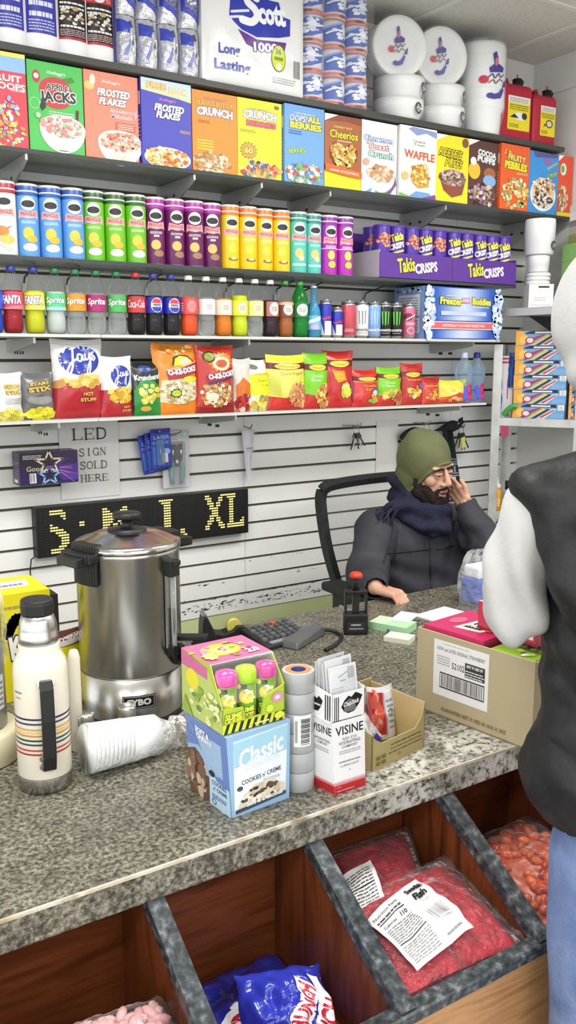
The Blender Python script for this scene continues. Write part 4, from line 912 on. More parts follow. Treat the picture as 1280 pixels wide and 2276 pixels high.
# foam plates, bowls and cups in clear sleeves
M_foam = mat('#eceded', .45)
M_sleeve = clear_film('loose_clear_sleeve', '#ffffff', .07, .08, '#ffffff', bump=.5, bscale=22)
def logo_art(s=1.0):
    return [('e',-.0,.5,.0,.0,'#40308a')][:0]+[('p',[(-.06,.95),(.0,1.0),(.04,.88),(.03,.80),(.18,.74),(.16,.66),(-.10,.62),(-.12,.70),(-.03,.78)],'#4a3f94'),('p',[(-.02,.86),(.04,.92),(.05,.78),(-.02,.74)],'#c8788a'),('st',smooth_curve([(-.14,.52),(-.06,.60),(-.02,.53),(.06,.62),(.10,.56),(.18,.63)]),.022,'#4a4468',1.3),('st',smooth_curve([(-.12,.44),(-.04,.50),(.0,.44),(.08,.52),(.16,.50)]),.022,'#8a5a5c',1.3),('e',-.20,.50,.08,.07,'#c83a50'),('p',[(.2,.50),(.27,.56),(.25,.42),(.16,.40)],'#4a3f94'),('p',[(-.08,.24),(.06,.28),(.16,.40),(.2,.36),(.12,.2),(-.04,.16)],'#5248a0'),('e',-.08,.22,.07,.05,'#4a3f94')]
def cmark(x, y, w, h): return [('ring',x,y,w,h,.38,'#4c4c56'),('p',[(x+w*.3,y-h*.3),(x+w*1.1,y-h*.1),(x+w*1.1,y+h*.2),(x+w*.3,y+h*.3)],'#e6e7e8'),('b',x,y,w,h,6,.02,['#55555f'])]
def plate_pack(label, pxc, y, r, zc, th):
    x = atY(pxc, 130, y).x
    t = thing('white_tableware', label, 'foam plates', (x, y+.02, zc), -.30, 'white foam tableware on the top shelf')
    m = MB()
    # stack of plates standing on edge, faces towards the shop
    def ring(a, rr, yy): return (rr*cos(a), yy, rr*sin(a))
    prof = [(0,-.004),(.60*r,-.004),(.66*r,-.010),(.80*r,-.020),(.97*r,-.026),(r,-.022),(.995*r,th),(.6*r,th+.01),(0,th+.01)]
    n = 40
    for (r0,y0),(r1,y1) in zip(prof[:-1], prof[1:]):
        for i in range(n):
            a, b_ = 2*pi*i/n, 2*pi*(i+1)/n
            k = len(m.v); m.v += [ring(a,r0,y0), ring(a,r1,y1), ring(b_,r1,y1), ring(b_,r0,y0)]; m.face((k,k+1,k+2,k+3), M_foam, True)
    for q in range(1, 8): m.tube([(r*cos(2*pi*i/32)*1.0, -.022+th*q/8+.02*q/8, r*sin(2*pi*i/32)) for i in range(33)], .0012, M_foam, 4, cap=False)
    m.obj('plate_stack', t, weld=True)
    m = MB(); m.art(lambda u, v, h: (u*r*1.3, -.007-h-.004, (v-.55)*r*1.55), logo_art()); m.obj('printed_film', t)
    m = MB()
    m.grid(lambda u, v: (1.05*r*(v*.999+.001)*cos(2*pi*u), -.030-.004*noise.noise(Vector((cos(2*pi*u)*v*4, sin(2*pi*u)*v*4, x)))+.010*(v > .9), 1.05*r*(v*.999+.001)*sin(2*pi*u)), 36, 8, M_sleeve, wrap=True, flip=True)
    m.obj('clear_sleeve', t)
    return t
def bowl_stack(label, pxc, y, r, z, h, mark):
    x = atY(pxc, 230, y).x
    t = thing('foam_bowls', label, 'foam bowls', (x, y, z), -.3, 'white foam tableware on the top shelf')
    m = MB(); m.lathe([(r*.80,0),(r*.84,.006),(r*.97,h*.55),(r,h*.6),(r,h)], M_foam, 36)
    for q in range(3): m.lathe([(r*1.004,0),(r*1.012,.002),(r*1.004,.004)], M_foam, 36, (0,0,h*.62+q*h*.11), cap0=False, cap1=False)
    m.obj('bowl_stack', t)
    m = MB(); m.art(wrap(r*1.015, 0, h, -pi/2, pi), cmark(*mark), L=.08, base=.002); m.obj('printed_film', t)
    m = MB(); m.lathe([(r*.86,-.0005),(r*1.0,h*.1),(r*1.03,h*.6),(r*1.03,h)], M_sleeve, 36, cap0=False, cap1=False); m.obj('clear_sleeve', t)
yb = SH+.10
bowl_stack('lower left pack of white foam bowls under the leftmost plate pack', 884, yb, .105, Z_TOP+.001, .083, (.16,.5,.06,.28))
bowl_stack('second tier pack of white foam bowls under the leftmost plate pack', 886, yb, .103, Z_TOP+.085, .083, (.26,.5,.06,.28))
bowl_stack('lower pack of white foam bowls under the middle plate pack', 977, yb, .105, Z_TOP+.001, .083, (.22,.5,.06,.28))
bowl_stack('second tier pack of white foam bowls under the middle plate pack', 977, yb, .103, Z_TOP+.085, .083, (.28,.5,.06,.28))
plate_pack('leftmost round pack of white foam plates with purple print and a red dot', 890, yb-.03, .118, Z_TOP+.288, .07)
plate_pack('middle round pack of white foam plates with purple print', 983, yb-.03, .118, Z_TOP+.288, .07)
x = atY(1068, 180, yb).x
t = thing('foam_cups', 'tall pack of white foam cups with purple print, beside the red cans', 'foam cups', (x, yb, Z_TOP+.001), -.3, 'white foam tableware on the top shelf')
m = MB(); m.lathe([(.080,0),(.088,.01),(.094,.10),(.100,.11),(.104,.12),(.104,.36),(.100,.375)], M_foam, 36)
for q in range(5): m.lathe([(.1045,0),(.1055,.002),(.1045,.004)], M_foam, 36, (0,0,.14+q*.045), cap0=False, cap1=False)
m.obj('cup_stack', t)
m = MB(); m.art(wrap(.1065, .10, .33, -pi/2+.15, pi*.8), logo_art(), L=.06, base=.002); m.obj('printed_film', t)
m = MB(); m.lathe([(.086,-.0005),(.098,.06),(.1085,.12),(.1085,.36),(.100,.385),(.02,.395)], M_sleeve, 36, cap0=False, cap1=False); m.obj('clear_sleeve', t)

# red fuel cans
def fuel_can(label, x, y, w, h, labart):
    t = thing('fuel_can', label, 'fuel can', (x, y, Z_TOP+.001), -.05, 'red fuel cans')
    M_red = tint_noise('red_moulded_plastic', ['#a81f32', '#b82a3c'], scale=6, rough=.4)
    m = MB(); m.box(-w/2, w/2, 0, .26, 0, h, M_red); o = m.obj('can_body', t, bevel=.022, seg=3)
    m = MB(); m.tube([(0,.06,h-.01),(0,.07,h+.025),(0,.2,h+.025),(0,.22,h-.01)], .014, M_red, 10); m.obj('handle', t)
    m = MB(); m.lathe([(.026,0),(.026,.012),(.020,.016),(.022,.034),(.012,.038)], mat('#1e1c1c', .5), 16, (.035,.035,h-.006)); m.box(.02,.07,.03,.045,h+.012,h+.028,mat('#1e1c1c', .5)); m.box(.030,.034,.03,.034,h+.028,h+.048,mat('#b02030', .5)); m.obj('cap', t)
    m = MB(); m.art(front(-w*.22, w*.40, h*.20, h*.78, -.0005), [('r',0,0,1,1,'#e6d428'),('r',0,.80,1,1,'#e8e6e0'),('lines',.08,.83,.92,.97,3,'#8a8a84'),('lines',.08,.60,.92,.78,3,'#6a6a20')]+labart+[('lines',.08,.08,.5,.2,3,'#6a6a30')], rough=.4); m.obj('label', t)
fuel_can('left red fuel can with a black cap and yellow label', atY(1142, 240, SH+.05).x+.012, SH+.05, .215, .245, [('e',.55,.42,.3,.12,'#e8e8e4'),('p',[(.1,.36),(.3,.48),(.5,.36)],'#2a2a28'),('e',.75,.44,.12,.1,'#3a3a38')])
fuel_can('right red fuel can with a black cap and yellow label', atY(1210, 250, SH+.04).x+.01, SH+.04, .150, .222, [('ring',.6,.42,.24,.14,.3,'#5a5a48'),('e',.6,.42,.16,.09,'#d8d4c8'),('p',[(.2,.3),(.4,.36),(.3,.42)],'#4a4a40')])
# ================================================================== THINGS HUNG ON THE SLAT WALL
SER = {'L': [('V',.22,0,1),('s',.22,1),('s',.22,0),('H',.22,.9,.02),('V2',.88,0,.26)],
 'E': [('V',.22,0,1),('s',.22,1),('H',.22,.84,.98),('H',.22,.66,.5),('H',.22,.86,.02),('V2',.84,.78,1),('V2',.66,.40,.60),('V2',.88,0,.24),('s',.22,0)],
 'D': [('V',.20,0,1),('s',.20,1),('s',.20,0),('C',[(.2,.98),(.5,.98),(.78,.85),(.88,.5),(.78,.15),(.5,.02),(.2,.02)])],
 'S': [('C',[(.78,.82),(.66,.96),(.45,.98),(.26,.88),(.24,.70),(.42,.57),(.64,.46),(.80,.30),(.74,.10),(.52,.0),(.32,.03),(.2,.2)]),('V2',.78,.74,.98),('V2',.2,.02,.28)],
 'I': [('V',.5,0,1),('s',.5,1),('s',.5,0)],
 'G': [('C',[(.84,.80),(.68,.95),(.5,.99),(.26,.86),(.14,.5),(.26,.14),(.5,.01),(.72,.05),(.82,.14)]),('V',.82,.08,.42),('s',.82,.42),('V2',.84,.72,.96)],
 'N': [('V2',.2,0,1),('D',.2,1,.82,0),('V2',.82,0,1),('s',.2,0),('s',.82,1)],
 'O': [('C',[(.5,.99),(.24,.87),(.12,.5),(.24,.13),(.5,.01),(.76,.13),(.88,.5),(.76,.87),(.5,.99)])],
 'H': [('V',.2,0,1),('V',.8,0,1),('H',.2,.8,.5),('s',.2,1),('s',.2,0),('s',.8,1),('s',.8,0)],
 'R': [('V',.2,0,1),('s',.2,1),('s',.2,0),('C',[(.2,.98),(.55,.97),(.72,.86),(.72,.66),(.55,.53),(.2,.51)]),('D',.5,.52,.86,0),('s',.84,0)]}
def serif_word(s, x0, y0, w, h, c, asp):
    out = []; cw = w/len(s); k = cw
    for i, ch in enumerate(s):
        P = lambda px, py: (x0+i*cw+px*cw, y0+py*h)
        for g in SER[ch]:
            if g[0] == 'V': out.append(('st',[P(g[1],g[2]),P(g[1],g[3])],.13*k,c,asp))
            elif g[0] == 'V2': out.append(('st',[P(g[1],g[2]),P(g[1],g[3])],.05*k,c,asp))
            elif g[0] == 'H': out.append(('st',[P(g[1],g[3]),P(g[2],g[3])],.05*k,c,asp))
            elif g[0] == 's': out.append(('st',[P(g[1]-.17,g[2]),P(g[1]+.17,g[2])],.045*k,c,asp))
            elif g[0] == 'D': out.append(('st',[P(g[1],g[2]),P(g[3],g[4])],.12*k,c,asp))
            else: out.append(('st',smooth_curve([P(*q) for q in g[1]],4),.085*k,c,asp))
    return out
W0 = WALL_Y-.001
m = MB(); xa, xb, za, zb = 1.055, 1.288, 1.215, 1.510
m.grid(lambda u, v: (xa+(xb-xa)*u, W0-.004-.003*sin(pi*v)*u, za+(zb-za)*v), 8, 8, tint_noise('printer_paper', ['#e4e4e2', '#ecebe9'], scale=5, rough=.6))
m.grid(lambda u, v: (xa+(xb-xa)*u, W0-.003-.003*sin(pi*v)*u, za+(zb-za)*v), 8, 8, mat('#e4e4e2', .6), flip=True)
fp = lambda u, v, h: (xa+(xb-xa)*u, W0-.0075-h, za+(zb-za)*v)
A_ = (zb-za)/(xb-xa)
m.art(fp, serif_word('LED', .20,.755,.60,.14,'#2a2a2c',A_)+serif_word('SIGN',.30,.545,.48,.095,'#5a5a5c',A_)+serif_word('SOLD',.31,.375,.48,.095,'#5a5a5c',A_)+serif_word('HERE',.32,.21,.48,.09,'#5a5a5c',A_), step=.00003)
tag(m.obj('paper_sign'), 'white paper sign with thin grey lettering taped above the lit display', 'paper sign')

# LED message display
t = thing('led_display', 'long black message display with yellow lit letters on the slat wall', 'led display', (.938, 3.145, 1.012))
w, h = .90, .188
m = MB(); m.box(0, w, 0, .05, 0, h, mat('#121212', .5)); m.obj('housing', t, bevel=.003, seg=1)
BMP = {'S': (3, ".#####..\n.######.\n.....##.\n......#.\n........\n.#......\n.###....\n.#####..\n...####.\n....####\n.....###\n.....###\n.....###\n....###.\n.#####..\n.####...", 0),
 ':': (15, "##\n##\n..\n..\n..\n..\n##\n##", 5),
 'M': (24, "##......##\n###....###\n####..####\n##########\n##########\n####..####\n###.##.###\n##..##..##\n##......##\n##......##\n##......##\n##......##\n###....###", 1),
 'L': (47, "######......\n.####.......\n..###.......\n..###.......\n..###.......\n..###.......\n..###.......\n..###.......\n..###.......\n..###.......\n..###.......\n..###.......\n..###....##.\n..###....##.\n############\n############", 0),
 'X': (67, "##.....##\n###...##.\n.##...##.\n.###.##..\n..##.##..\n..####...\n...###...\n...###...\n..####...\n..##.##..\n.###.##..\n.##...##.\n##....###\n##.....##", 0),
 'L2': (76, "#####....\n.####....\n..##.....\n..##.....\n..##.....\n..##.....\n..##.....\n..##.....\n..##.....\n..##.....\n..##....#\n..##...##\n.########\n.########", 0)}
px_, pz_ = .0102, .0104
fd = front(0, w, 0, h, 0)
m = MB()
for r_ in range(16):
    z_ = h-.016-pz_*r_
    m.art(fd, [('r', .012, (z_-.0016)/h, .988, (z_+.0016)/h, '#2b2b2a')], base=.0004)
    m.art(fd, [('bar', .012, (z_-.0016)/h, .988, (z_+.0016)/h, 86, '#121212')], base=.0006)
m.obj('unlit_dot_grid', t)
lit = glow('lit_yellow_dots', '#f2dc7c', 0.95); halo = mat('#6a6428', .6)
for ch, (c0, bmp, r0) in BMP.items():
    m = MB(); m2 = MB()
    for rr, row in enumerate(bmp.split('\n')):
        for cc, q in enumerate(row):
            if q == '#':
                x_ = .0255+px_*(c0-1+cc); z_ = h-.016-pz_*(rr+r0)
                m.art(fd, [('e', x_/w, z_/h, .0050/w, .0030/h, lit)], base=.0012)
                m2.art(fd, [('r', (x_-.0052)/w, (z_-.0053)/h, (x_+.0052)/w, (z_+.0053)/h, '#3a3616')], base=.0009)
    l_ = m2.obj('letter', t); m.obj('lit_dots', l_)
m = MB(); m.tube([(.01,.03,.01),(-.015,.03,-.006),(-.02,.035,-.05),(-.012,.04,-.2),(.02,.045,-.4)], .0025, mat('#1a1a1a', .5), 6); m.obj('power_cable', t)

# boxed gadget on a peg
t = thing('boxed_gadget', 'dark purple box with neon star print hanging on the slat wall', 'box', (.871, 3.08, 1.296))
m = MB(); w, h, d = .212, .116, .085
m.box(0, w, 0, d, 0, h, mat('#38264e', .35))
star = lambda cx, cy, r, asp, up: [(cx+r*(1 if i%2==0 else .42)*sin(pi*i/5), cy+asp*r*(1 if i%2==0 else .42)*cos(pi*i/5)) for i in range(10)]
def starline(cx, cy, r, asp, c, wd): return ('st', star(cx,cy,r,asp,1)+star(cx,cy,r,asp,1)[:1], wd, c, .55)
ray_ = []
rn = random.Random(4)
for q in range(26):
    a = -.9+1.9*rn.random(); l = .25+.3*rn.random()
    ray_.append(('st', [(.6+.08*cos(a), .5+.16*sin(a)), (.6+l*cos(a), .5+l*1.6*sin(a))], .006, rn.choice(['#8a5ac8','#c86ab0','#6a4ac0','#d88a90','#a878d8']), .55))
ray_ = [r_ for r_ in ray_ if all(0 <= p[0] <= 1 and 0 <= p[1] <= 1 for p in r_[2-1])]
m.art(front(0, w, 0, h, 0), [('r',0,0,1,.5,'#2c1c50'),('r',.6,.1,1,.6,'#4a2f8c'),('r',0,.5,.6,1,'#2f2834')]+ray_+[starline(.50,.66,.24,1.5,'#e8d8c0',.03),('p',[(.30,.2),(.44,.42),(.6,.42),(.72,.1),(.3,.05)],'#241c40'),starline(.5,.28,.2,1.6,'#8ab0dc',.03),('e',.5,.52,.08,.05,'#7a4a9c'),TX('Good',.25,.50,.28,.16,'#c8c48a',bold=.02),('lines',.06,.80,.38,.94,3,'#d8d4e0'),('r',.16,.06,.27,.36,'#f0f0f0'),('bar',.17,.08,.26,.34,5,'#3a3a3a')], step=.00005)
m.art(left(d, 0, 0, h, 0), [('lines',.1,.1,.9,.75,8,'#8a809a'),('r',.2,.06,.7,.16,'#e8e8e8')])
m.obj('carton_box', t)
MB().tube([(w/2, d+.001, h*.8), (w/2, WALL_Y-3.08-.001, h*.8)], .004, mat('#a8a8a8', .3, .8), 8).obj('wall_peg', t)
m = MB()

def carded(name, label, x, z, w, h, y, rot, art, cat, back='#2f3fb0', group=None):
    t = thing(name, label, cat, (x, y, z), 0, group); t.rotation_euler.y = rot
    m = MB(); m.box(-w/2, w/2, 0, .0015, -h, 0, mat(back, .4)); m.art(front(-w/2, w/2, -h, 0, 0), art); m.obj('backing_card', t)
    return t
CA = [('r',0,.0,1,1,'#3348b8'),('p',[(0,.9),(1,.9),(1,1),(0,1)],'#2a2f9c'),TX('LASER',.55,.78,.8,.10,'#8ab4e8',bold=.03),('lines',.1,.62,.9,.70,2,'#a8c4ee'),('r',.08,.1,.5,.55,'#4a7ad0'),('e',.75,.42,.2,.08,'#9ab8e8'),('p',[(0,.0),(1,.05),(1,.0)],'#1c2460')]
def blister(t, w, h):
    m = MB(); m.box(-w*.28, w*.12, -.012, -.001, -h*.92, -h*.25, clear_film('blister_plastic', '#cfe0f4', .3, .08, '#9ab8e4')); m.obj('blister', t, bevel=.004)
    m = MB(); m.tube([(-w*.08,-.006,-h*.85),(-w*.08,-.006,-h*.35)], .0045, mat('#c0c8d8', .25, .8), 10); m.box(.0, w*.30, -.004, -.001, -h*.86, -h*.62, mat('#e6e2d8', .5)); m.obj('contents', t)
for k, (x_, z_, y_, r_) in enumerate(((1.396,1.448,3.165,.15),(1.418,1.456,3.150,.10),(1.437,1.470,3.135,.04))):
    t = carded('carded_gadget', ['rearmost and leftmost of three blue carded packs on one peg','middle of three blue carded packs on one peg','frontmost of three blue carded packs, with a white square on it'][k], x_, z_, .085, .155, y_, -r_, CA, 'carded pack', group='blue carded packs')
    blister(t, .085, .155)
t = thing('wall_peg', 'metal peg holding the three blue carded packs', 'peg', (1.425, WALL_Y, 1.455)); MB().tube([(0,0,0),(0,-.085,0),(0,-.09,.012)], .003, mat('#9a9a98', .3, .8), 8).obj('peg_rod', t)
# pliers on a card
t = carded('carded_pliers', 'multi tool pliers with pale teal handles on a clear card', 1.523, 1.456, .118, .229, 3.178, 0, [('r',0,0,1,1,'#d4d2d8'),('r',0,.80,1,1,'#cdccc9'),('r',.72,.87,.97,.98,'#a8cfc8'),('e',.845,.925,.08,.035,'#c8e0dc'),('st',smooth_curve([(.3,.93),(.5,.945),(.66,.96),(.70,.99)]),.025,'#303034',1.9),('lines',.30,.915,.56,.935,1,'#303034'),('lines',.2,.84,.6,.86,1,'#9a9a9c')], 'pliers', '#cfced4')
st = mat('#b9bcc0', .22, .9)
m = MB()
for s in (-1, 1):
    m.tube([(s*.006,-.007,-.06),(s*.017,-.007,-.055),(s*.019,-.007,-.09),(s*.014,-.007,-.125)], [.006,.008,.009,.007], st, 10)
m.box(-.012, .012, -.014, -.002, -.13, -.06, mat('#4a4c50', .35, .7)); m.ball((0,-.010,-.128), (.011,.007,.018), st); m.obj('jaws', t)
for s in (-1, 1):
    m = MB(); m.tube([(s*.013,-.007,-.122),(s*.023,-.007,-.142),(s*.024,-.007,-.175),(s*.017,-.007,-.213)], [.006,.0095,.0095,.0065], mat('#86bdb4', .4), 12); m.obj('handle', t)
m = MB(); m.box(-.034,.034,-.019,-.002,-.222,-.045, clear_film('blister_clear', '#f4f4f6', .12, .06, '#e8e8ee')); m.obj('blister', t, bevel=.006)
# conical syringe in a bag
t = thing('bagged_cone', 'pointed white cone shaped tool in a clear bag hung on the wall', 'bagged tool', (1.85, 3.165, 1.445))
m = MB(); m.grid(lambda u, v: ((u-.5)*(.062*(1-.75*v)), -.012*sin(pi*u)-.0, .0-.205*v), 10, 14, mat('#cfcdd6', .3)); m.grid(lambda u, v: ((u-.5)*(.062*(1-.75*v)), .006*sin(pi*u), -.205*v), 10, 14, mat('#c4c2cc', .3), flip=True)
m.art(front(-.02,.02,-.09,-.06,-.0125), [('lines',.1,.4,.9,.7,1,'#5a5a60'),('lines',.1,.05,.9,.2,1,'#8a8a90')], base=.001); m.obj('cone', t)
m = MB(); m.grid(lambda u, v: ((u-.5)*(.07*(1-.6*v)), -.016-.004*noise.noise(Vector((u*5,v*7,2))), .012-.225*v), 10, 16, clear_film('loose_clear_sleeve')); m.obj('clear_bag', t)
MB().tube([(0,.033,.012),(0,-.02,.006),(.006,-.024,.022)], .0022, mat('#3a3a3a', .3, .8), 6).obj('hook', t)

def keybunch(label, x, z, tall, seed, fob=None):
    t = thing('key_bunch', label, 'keys', (x, WALL_Y, z), 0, 'key bunches on wall hooks'); rr = random.Random(seed)
    ms = mat('#a9a8a2', .3, .85); md = mat('#4a4844', .4, .7)
    m = MB(); m.tube([(-.045,0,.004),(-.045,-.012,.004),(.05,-.014,.0),(.05,-.014,.012)], .0025, ms, 6); m.tube([(0,-.012,.003),(0,-.05,-.002),(0,-.054,.010)], .003, ms, 6); m.obj('hook', t)
    m = MB(); m.tube([(.016*cos(a*pi/8), -.045, -.018+.016*sin(a*pi/8)) for a in range(17)], .0016, ms, 6, cap=False); m.obj('key_ring', t)
    for q in range(5):
        a = -.5+1.0*q/4+.2*rr.random(); l = tall*(.7+.4*rr.random()); mm = ms if q % 2 else md; y = -.036-.005*q
        d = Vector((sin(a), 0, -cos(a))); b = Vector((0,y,-.030)); s = Vector((d.z, 0, -d.x))
        k = MB(); k.obox(b+d*.012, d*.012, Vector((0,.001,0)), s*.009, mm); k.obox(b+d*(.024+l/2), d*l/2, Vector((0,.001,0)), s*.0035, mm); k.obj('key', t)
    if fob:
        k = MB(); k.obox((0,-.06,-.075), (.012,0,.004), (0,.004,0), (-.004,0,.025), mat(fob, .4)); k.obj('fob', t)
    return t
keybunch('small bunch of silver keys on a hook right of the cone shaped tool', 2.41, 1.435, .05, 2)
keybunch('bunch of dark keys with a pale yellow tag beside the metal post', 3.055, 1.405, .07, 7, '#dcd878')
keybunch('ring of dark keys above the green beanie', 2.83, 1.430, .04, 9)
m = MB(); m.grid(lambda u, v: (2.558+.128*u, WALL_Y-.003-.003*u*v, 1.168+.282*v), 6, 6, mat('#e6e5e2', .6)); m.grid(lambda u, v: (2.558+.128*u, WALL_Y-.002-.003*u*v, 1.168+.282*v), 6, 6, mat('#e6e5e2', .6), flip=True)
m.art(front(2.558,2.686,1.168,1.45,WALL_Y-.0065), [('r',0,.62,1,.622,'#d0cfcc'),('r',0,.30,1,.302,'#d6d5d2')]); tag(m.obj('blank_paper'), 'tall blank white paper sheet on the wall behind the green beanie', 'paper')
# black team scarf hanging from a hook
t = thing('hanging_scarf', 'black fringed scarf with grey block lettering hanging by the metal post', 'scarf', (2.97, 3.15, 1.40))
Mc = tint_noise('black_knit_cloth', ['#15161a', '#24262c'], scale=60, rough=.9, bump=.3)
def sf(u, v, h): return (-.02+.055*v+(u-.5)*(.055+.075*v), -.01-h-.012*sin(u*pi*3)*(1-v*.6), .01-.37*v)
m = MB(); m.grid(lambda u, v: sf(u, v, 0), 20, 24, Mc); m.grid(lambda u, v: sf(u, v, -.006), 20, 24, Mc, flip=True)
m.art(lambda u, v, h: sf(u, 1-v, h), [('r',.02,.50,.98,.515,'#9aa0a8'),('r',.02,.345,.98,.36,'#9aa0a8'),('lines',.1,.53,.9,.60,2,'#8a9098'),TX('EAL',.5,.43,.8,.11,'#7f868f',bold=.03),TX('OL',.5,.24,.62,.16,'#8a9098',out='#c4c8cc',bold=.06,ob=.1),('b',.5,.08,.45,.07,40,.03,['#7f868f','#c4c8cc'])], L=.06, base=.0015)
m.obj('scarf_cloth', t)
m = MB(); m.tube(smooth_curve([(-.30,.0,-.03),(-.22,.0,.0),(-.12,-.01,-.005),(-.03,-.015,.012),(.02,-.02,.03)]), [.012+.010*sin(i*.4) for i in range(25)], Mc, 8); m.ball((.0,-.025,.015), (.03,.02,.028), Mc); m.tube([(.02,-.03,.0),(.05,-.04,.035),(.045,-.04,.05),(.03,-.035,.04)], .008, Mc, 8); m.obj('tied_end', t)
m = MB(); m.tube([(.05,.05,.012),(.05,-.05,.010),(.05,-.055,.025)], .003, mat('#8a8a88', .3, .8), 6); m.obj('hook', t)
# orange patterned pouch
m = MB(); m.grid(lambda u, v: ((u-.5)*.10, -.025*sin(pi*u)*sin(pi*(.1+.85*v)), .19*v), 10, 12, tint_noise('amber_quilted_cloth', ['#a5691c', '#c98a34', '#8a5416'], scale=60, rough=.8)); m.grid(lambda u, v: ((u-.5)*.10, .012*sin(pi*u), .19*v), 10, 12, mat('#9a6420', .8), flip=True)
tag(m.obj('quilted_pouch', None, (2.735, 3.17, 1.185)), 'amber quilted pouch on the wall, peeking out behind the green beanie', 'pouch')

# ================================================================== METAL RACK IN THE CORNER
M_steel = tint_noise('galvanised_sheet', ['#b4b5b2', '#c6c7c4', '#d0d1ce'], scale=12, rough=.38, metal=.35)
ANG = atan2(-.866, .5)
t = thing('metal_rack', 'grey metal corner rack with an angle post, stacked with blue candy cartons', 'rack', (3.05, 2.955, 0), ANG)
RL, RD = .42, .25
for nm, x_, y_, sx, sy in (('post',0,0,1,1),('post',RL,0,-1,1),('post',0,RD,1,-1),('post',RL,RD,-1,-1)):
    m = MB(); m.box(min(x_,x_+sx*.042), max(x_,x_+sx*.042), min(y_,y_+sy*.003), max(y_,y_+sy*.003), 0, 1.80 if x_ == 0 else 1.80, M_steel); m.box(min(x_,x_+sx*.003), max(x_,x_+sx*.003), min(y_,y_+sy*.042), max(y_,y_+sy*.042), 0, 1.80, M_steel)
    m.obj('post', t)
RZ = 1.463
for z_ in (.45, 1.018, RZ):
    m = MB(); m.box(.004, RL-.004, .004, RD-.004, z_-.003, z_, M_steel); m.box(.004, RL-.004, -.001, .003, z_-.036, z_, M_steel); m.box(.004, RL-.004, RD-.006, RD-.004, z_-.03, z_, M_steel); m.box(.003,.005,.004,RD-.004,z_-.034,z_,M_steel); m.obj('rack_shelf', t)
Rm = Matrix.Translation((3.05, 2.955, 0)) @ Matrix.Rotation(ANG, 4, 'Z')
def onrack(x, y, z): return tuple(Rm @ Vector((x, y, z)))
m0 = None
def candy_carton():
    m = MB(); w, h, d = .235, .0655, .13
    m.box(0, w, 0, d, 0, h, mat('#6a9ed0', .4))
    m.art(front(0, w, 0, h, 0), [('r',0,.05,.16,1,'#e0a03c'),('e',.16,.42,.09,.30,'#e8b860'),('p',[(.16,.80),(.86,.80),(.84,1),(.30,1),(.2,.9)],'#2c2024'),('r',.36,.84,.74,.95,'#e0ddd6'),('r',.88,.62,1,1,'#e6e4e0'),('lines',.9,.66,.98,.95,4,'#8a8a90'),('p',[(.22,.02),(.40,.44),(.56,.74),(.52,.78),(.30,.52),(.16,.1)],'#b0343c'),('p',[(.28,.02),(.34,.02),(.66,.66),(.60,.74)],'#d8c04a'),('p',[(.38,.02),(.44,.02),(.72,.66),(.68,.72)],'#2a2420'),('p',[(.48,.02),(.62,.02),(.86,.70),(.78,.72)],'#e4dcd4'),('p',[(.52,.1),(.58,.06),(.82,.62),(.80,.68)],'#c04a4c'),('e',.27,.36,.09,.24,'#a82c3a'),('e',.27,.36,.065,.17,'#d8d0d4'),('lines',.74,.1,.98,.4,4,'#9cc4e8')], step=.00006)
    m.art(left(d, 0, 0, h, 0), [('r',0,0,1,1,'#d89a3a'),('r',.1,.5,.6,.95,'#f0ece0'),('r',.15,.1,.6,.45,'#2c2024')])
    return m.obj('candy_carton')
co = candy_carton()
grp = 'blue and orange candy cartons on the rack'
names = ['bottom', 'second from the bottom', 'third from the bottom', 'third from the top', 'second from the top', 'topmost']
for k in range(6):
    c = co if k == 0 else dup(co, (0,0,0))
    c.location = onrack(.095+.002*(k % 2), .012, RZ+.0662*k); c.rotation_euler = (0,0,ANG+.02*((k*3) % 4)-.03)
    tag(c, 'blue and orange candy carton, %s of six stacked on the rack' % names[k], 'carton', grp)
for k in range(3):
    c = dup(co, onrack(.345, .02, RZ+.0662*k), ANG); tag(c, 'blue and orange candy carton, %s of the stack beside the hooded person' % ['bottom','middle','top'][k], 'carton', grp)
    c.scale.x = .3
# blister packed toy
t = thing('carded_toy', 'white and red packet with blue pieces between the post and the candy cartons', 'packet', onrack(.012, .05, RZ), ANG)
m = MB(); m.box(0, .072, 0, .02, 0, .285, mat('#dedde2', .35)); m.art(front(0,.072,0,.285,0), [('r',0,.86,1,.98,'#d8d0d4'),('r',.1,.94,1,.97,'#b8404c'),('r',.1,.88,.9,.91,'#b8404c'),('r',.62,.3,.70,.62,'#c05a64'),('b',.1,.36,.2,.24,16,.09,['#5a8ad0','#7ab0e4','#3a6ab8']),('r',.5,.02,.8,.1,'#c84a54')]); m.obj('packet_body', t)
m = MB(); m.grid(lambda u, v: (.05+.035*u+.01*noise.noise(Vector((v*5,u,1))), -.004-.012*sin(pi*u), .14+.16*v), 8, 12, clear_film('blue_tinted_film', '#6a90d8', .35, .1, '#4a74c8', bump=.6)); m.obj('blue_film', t)
m = MB(); m.tube(smooth_curve([(.0,0,.008),(.02,-.004,.035),(.045,-.004,.052),(.06,0,.05)]), .012, mat('#3f9a48', .35), 10); tag(m.obj('green_capsule', None, onrack(.058, -.0, RZ+.004), ANG), 'small curved green object at the foot of the candy cartons', 'toy')
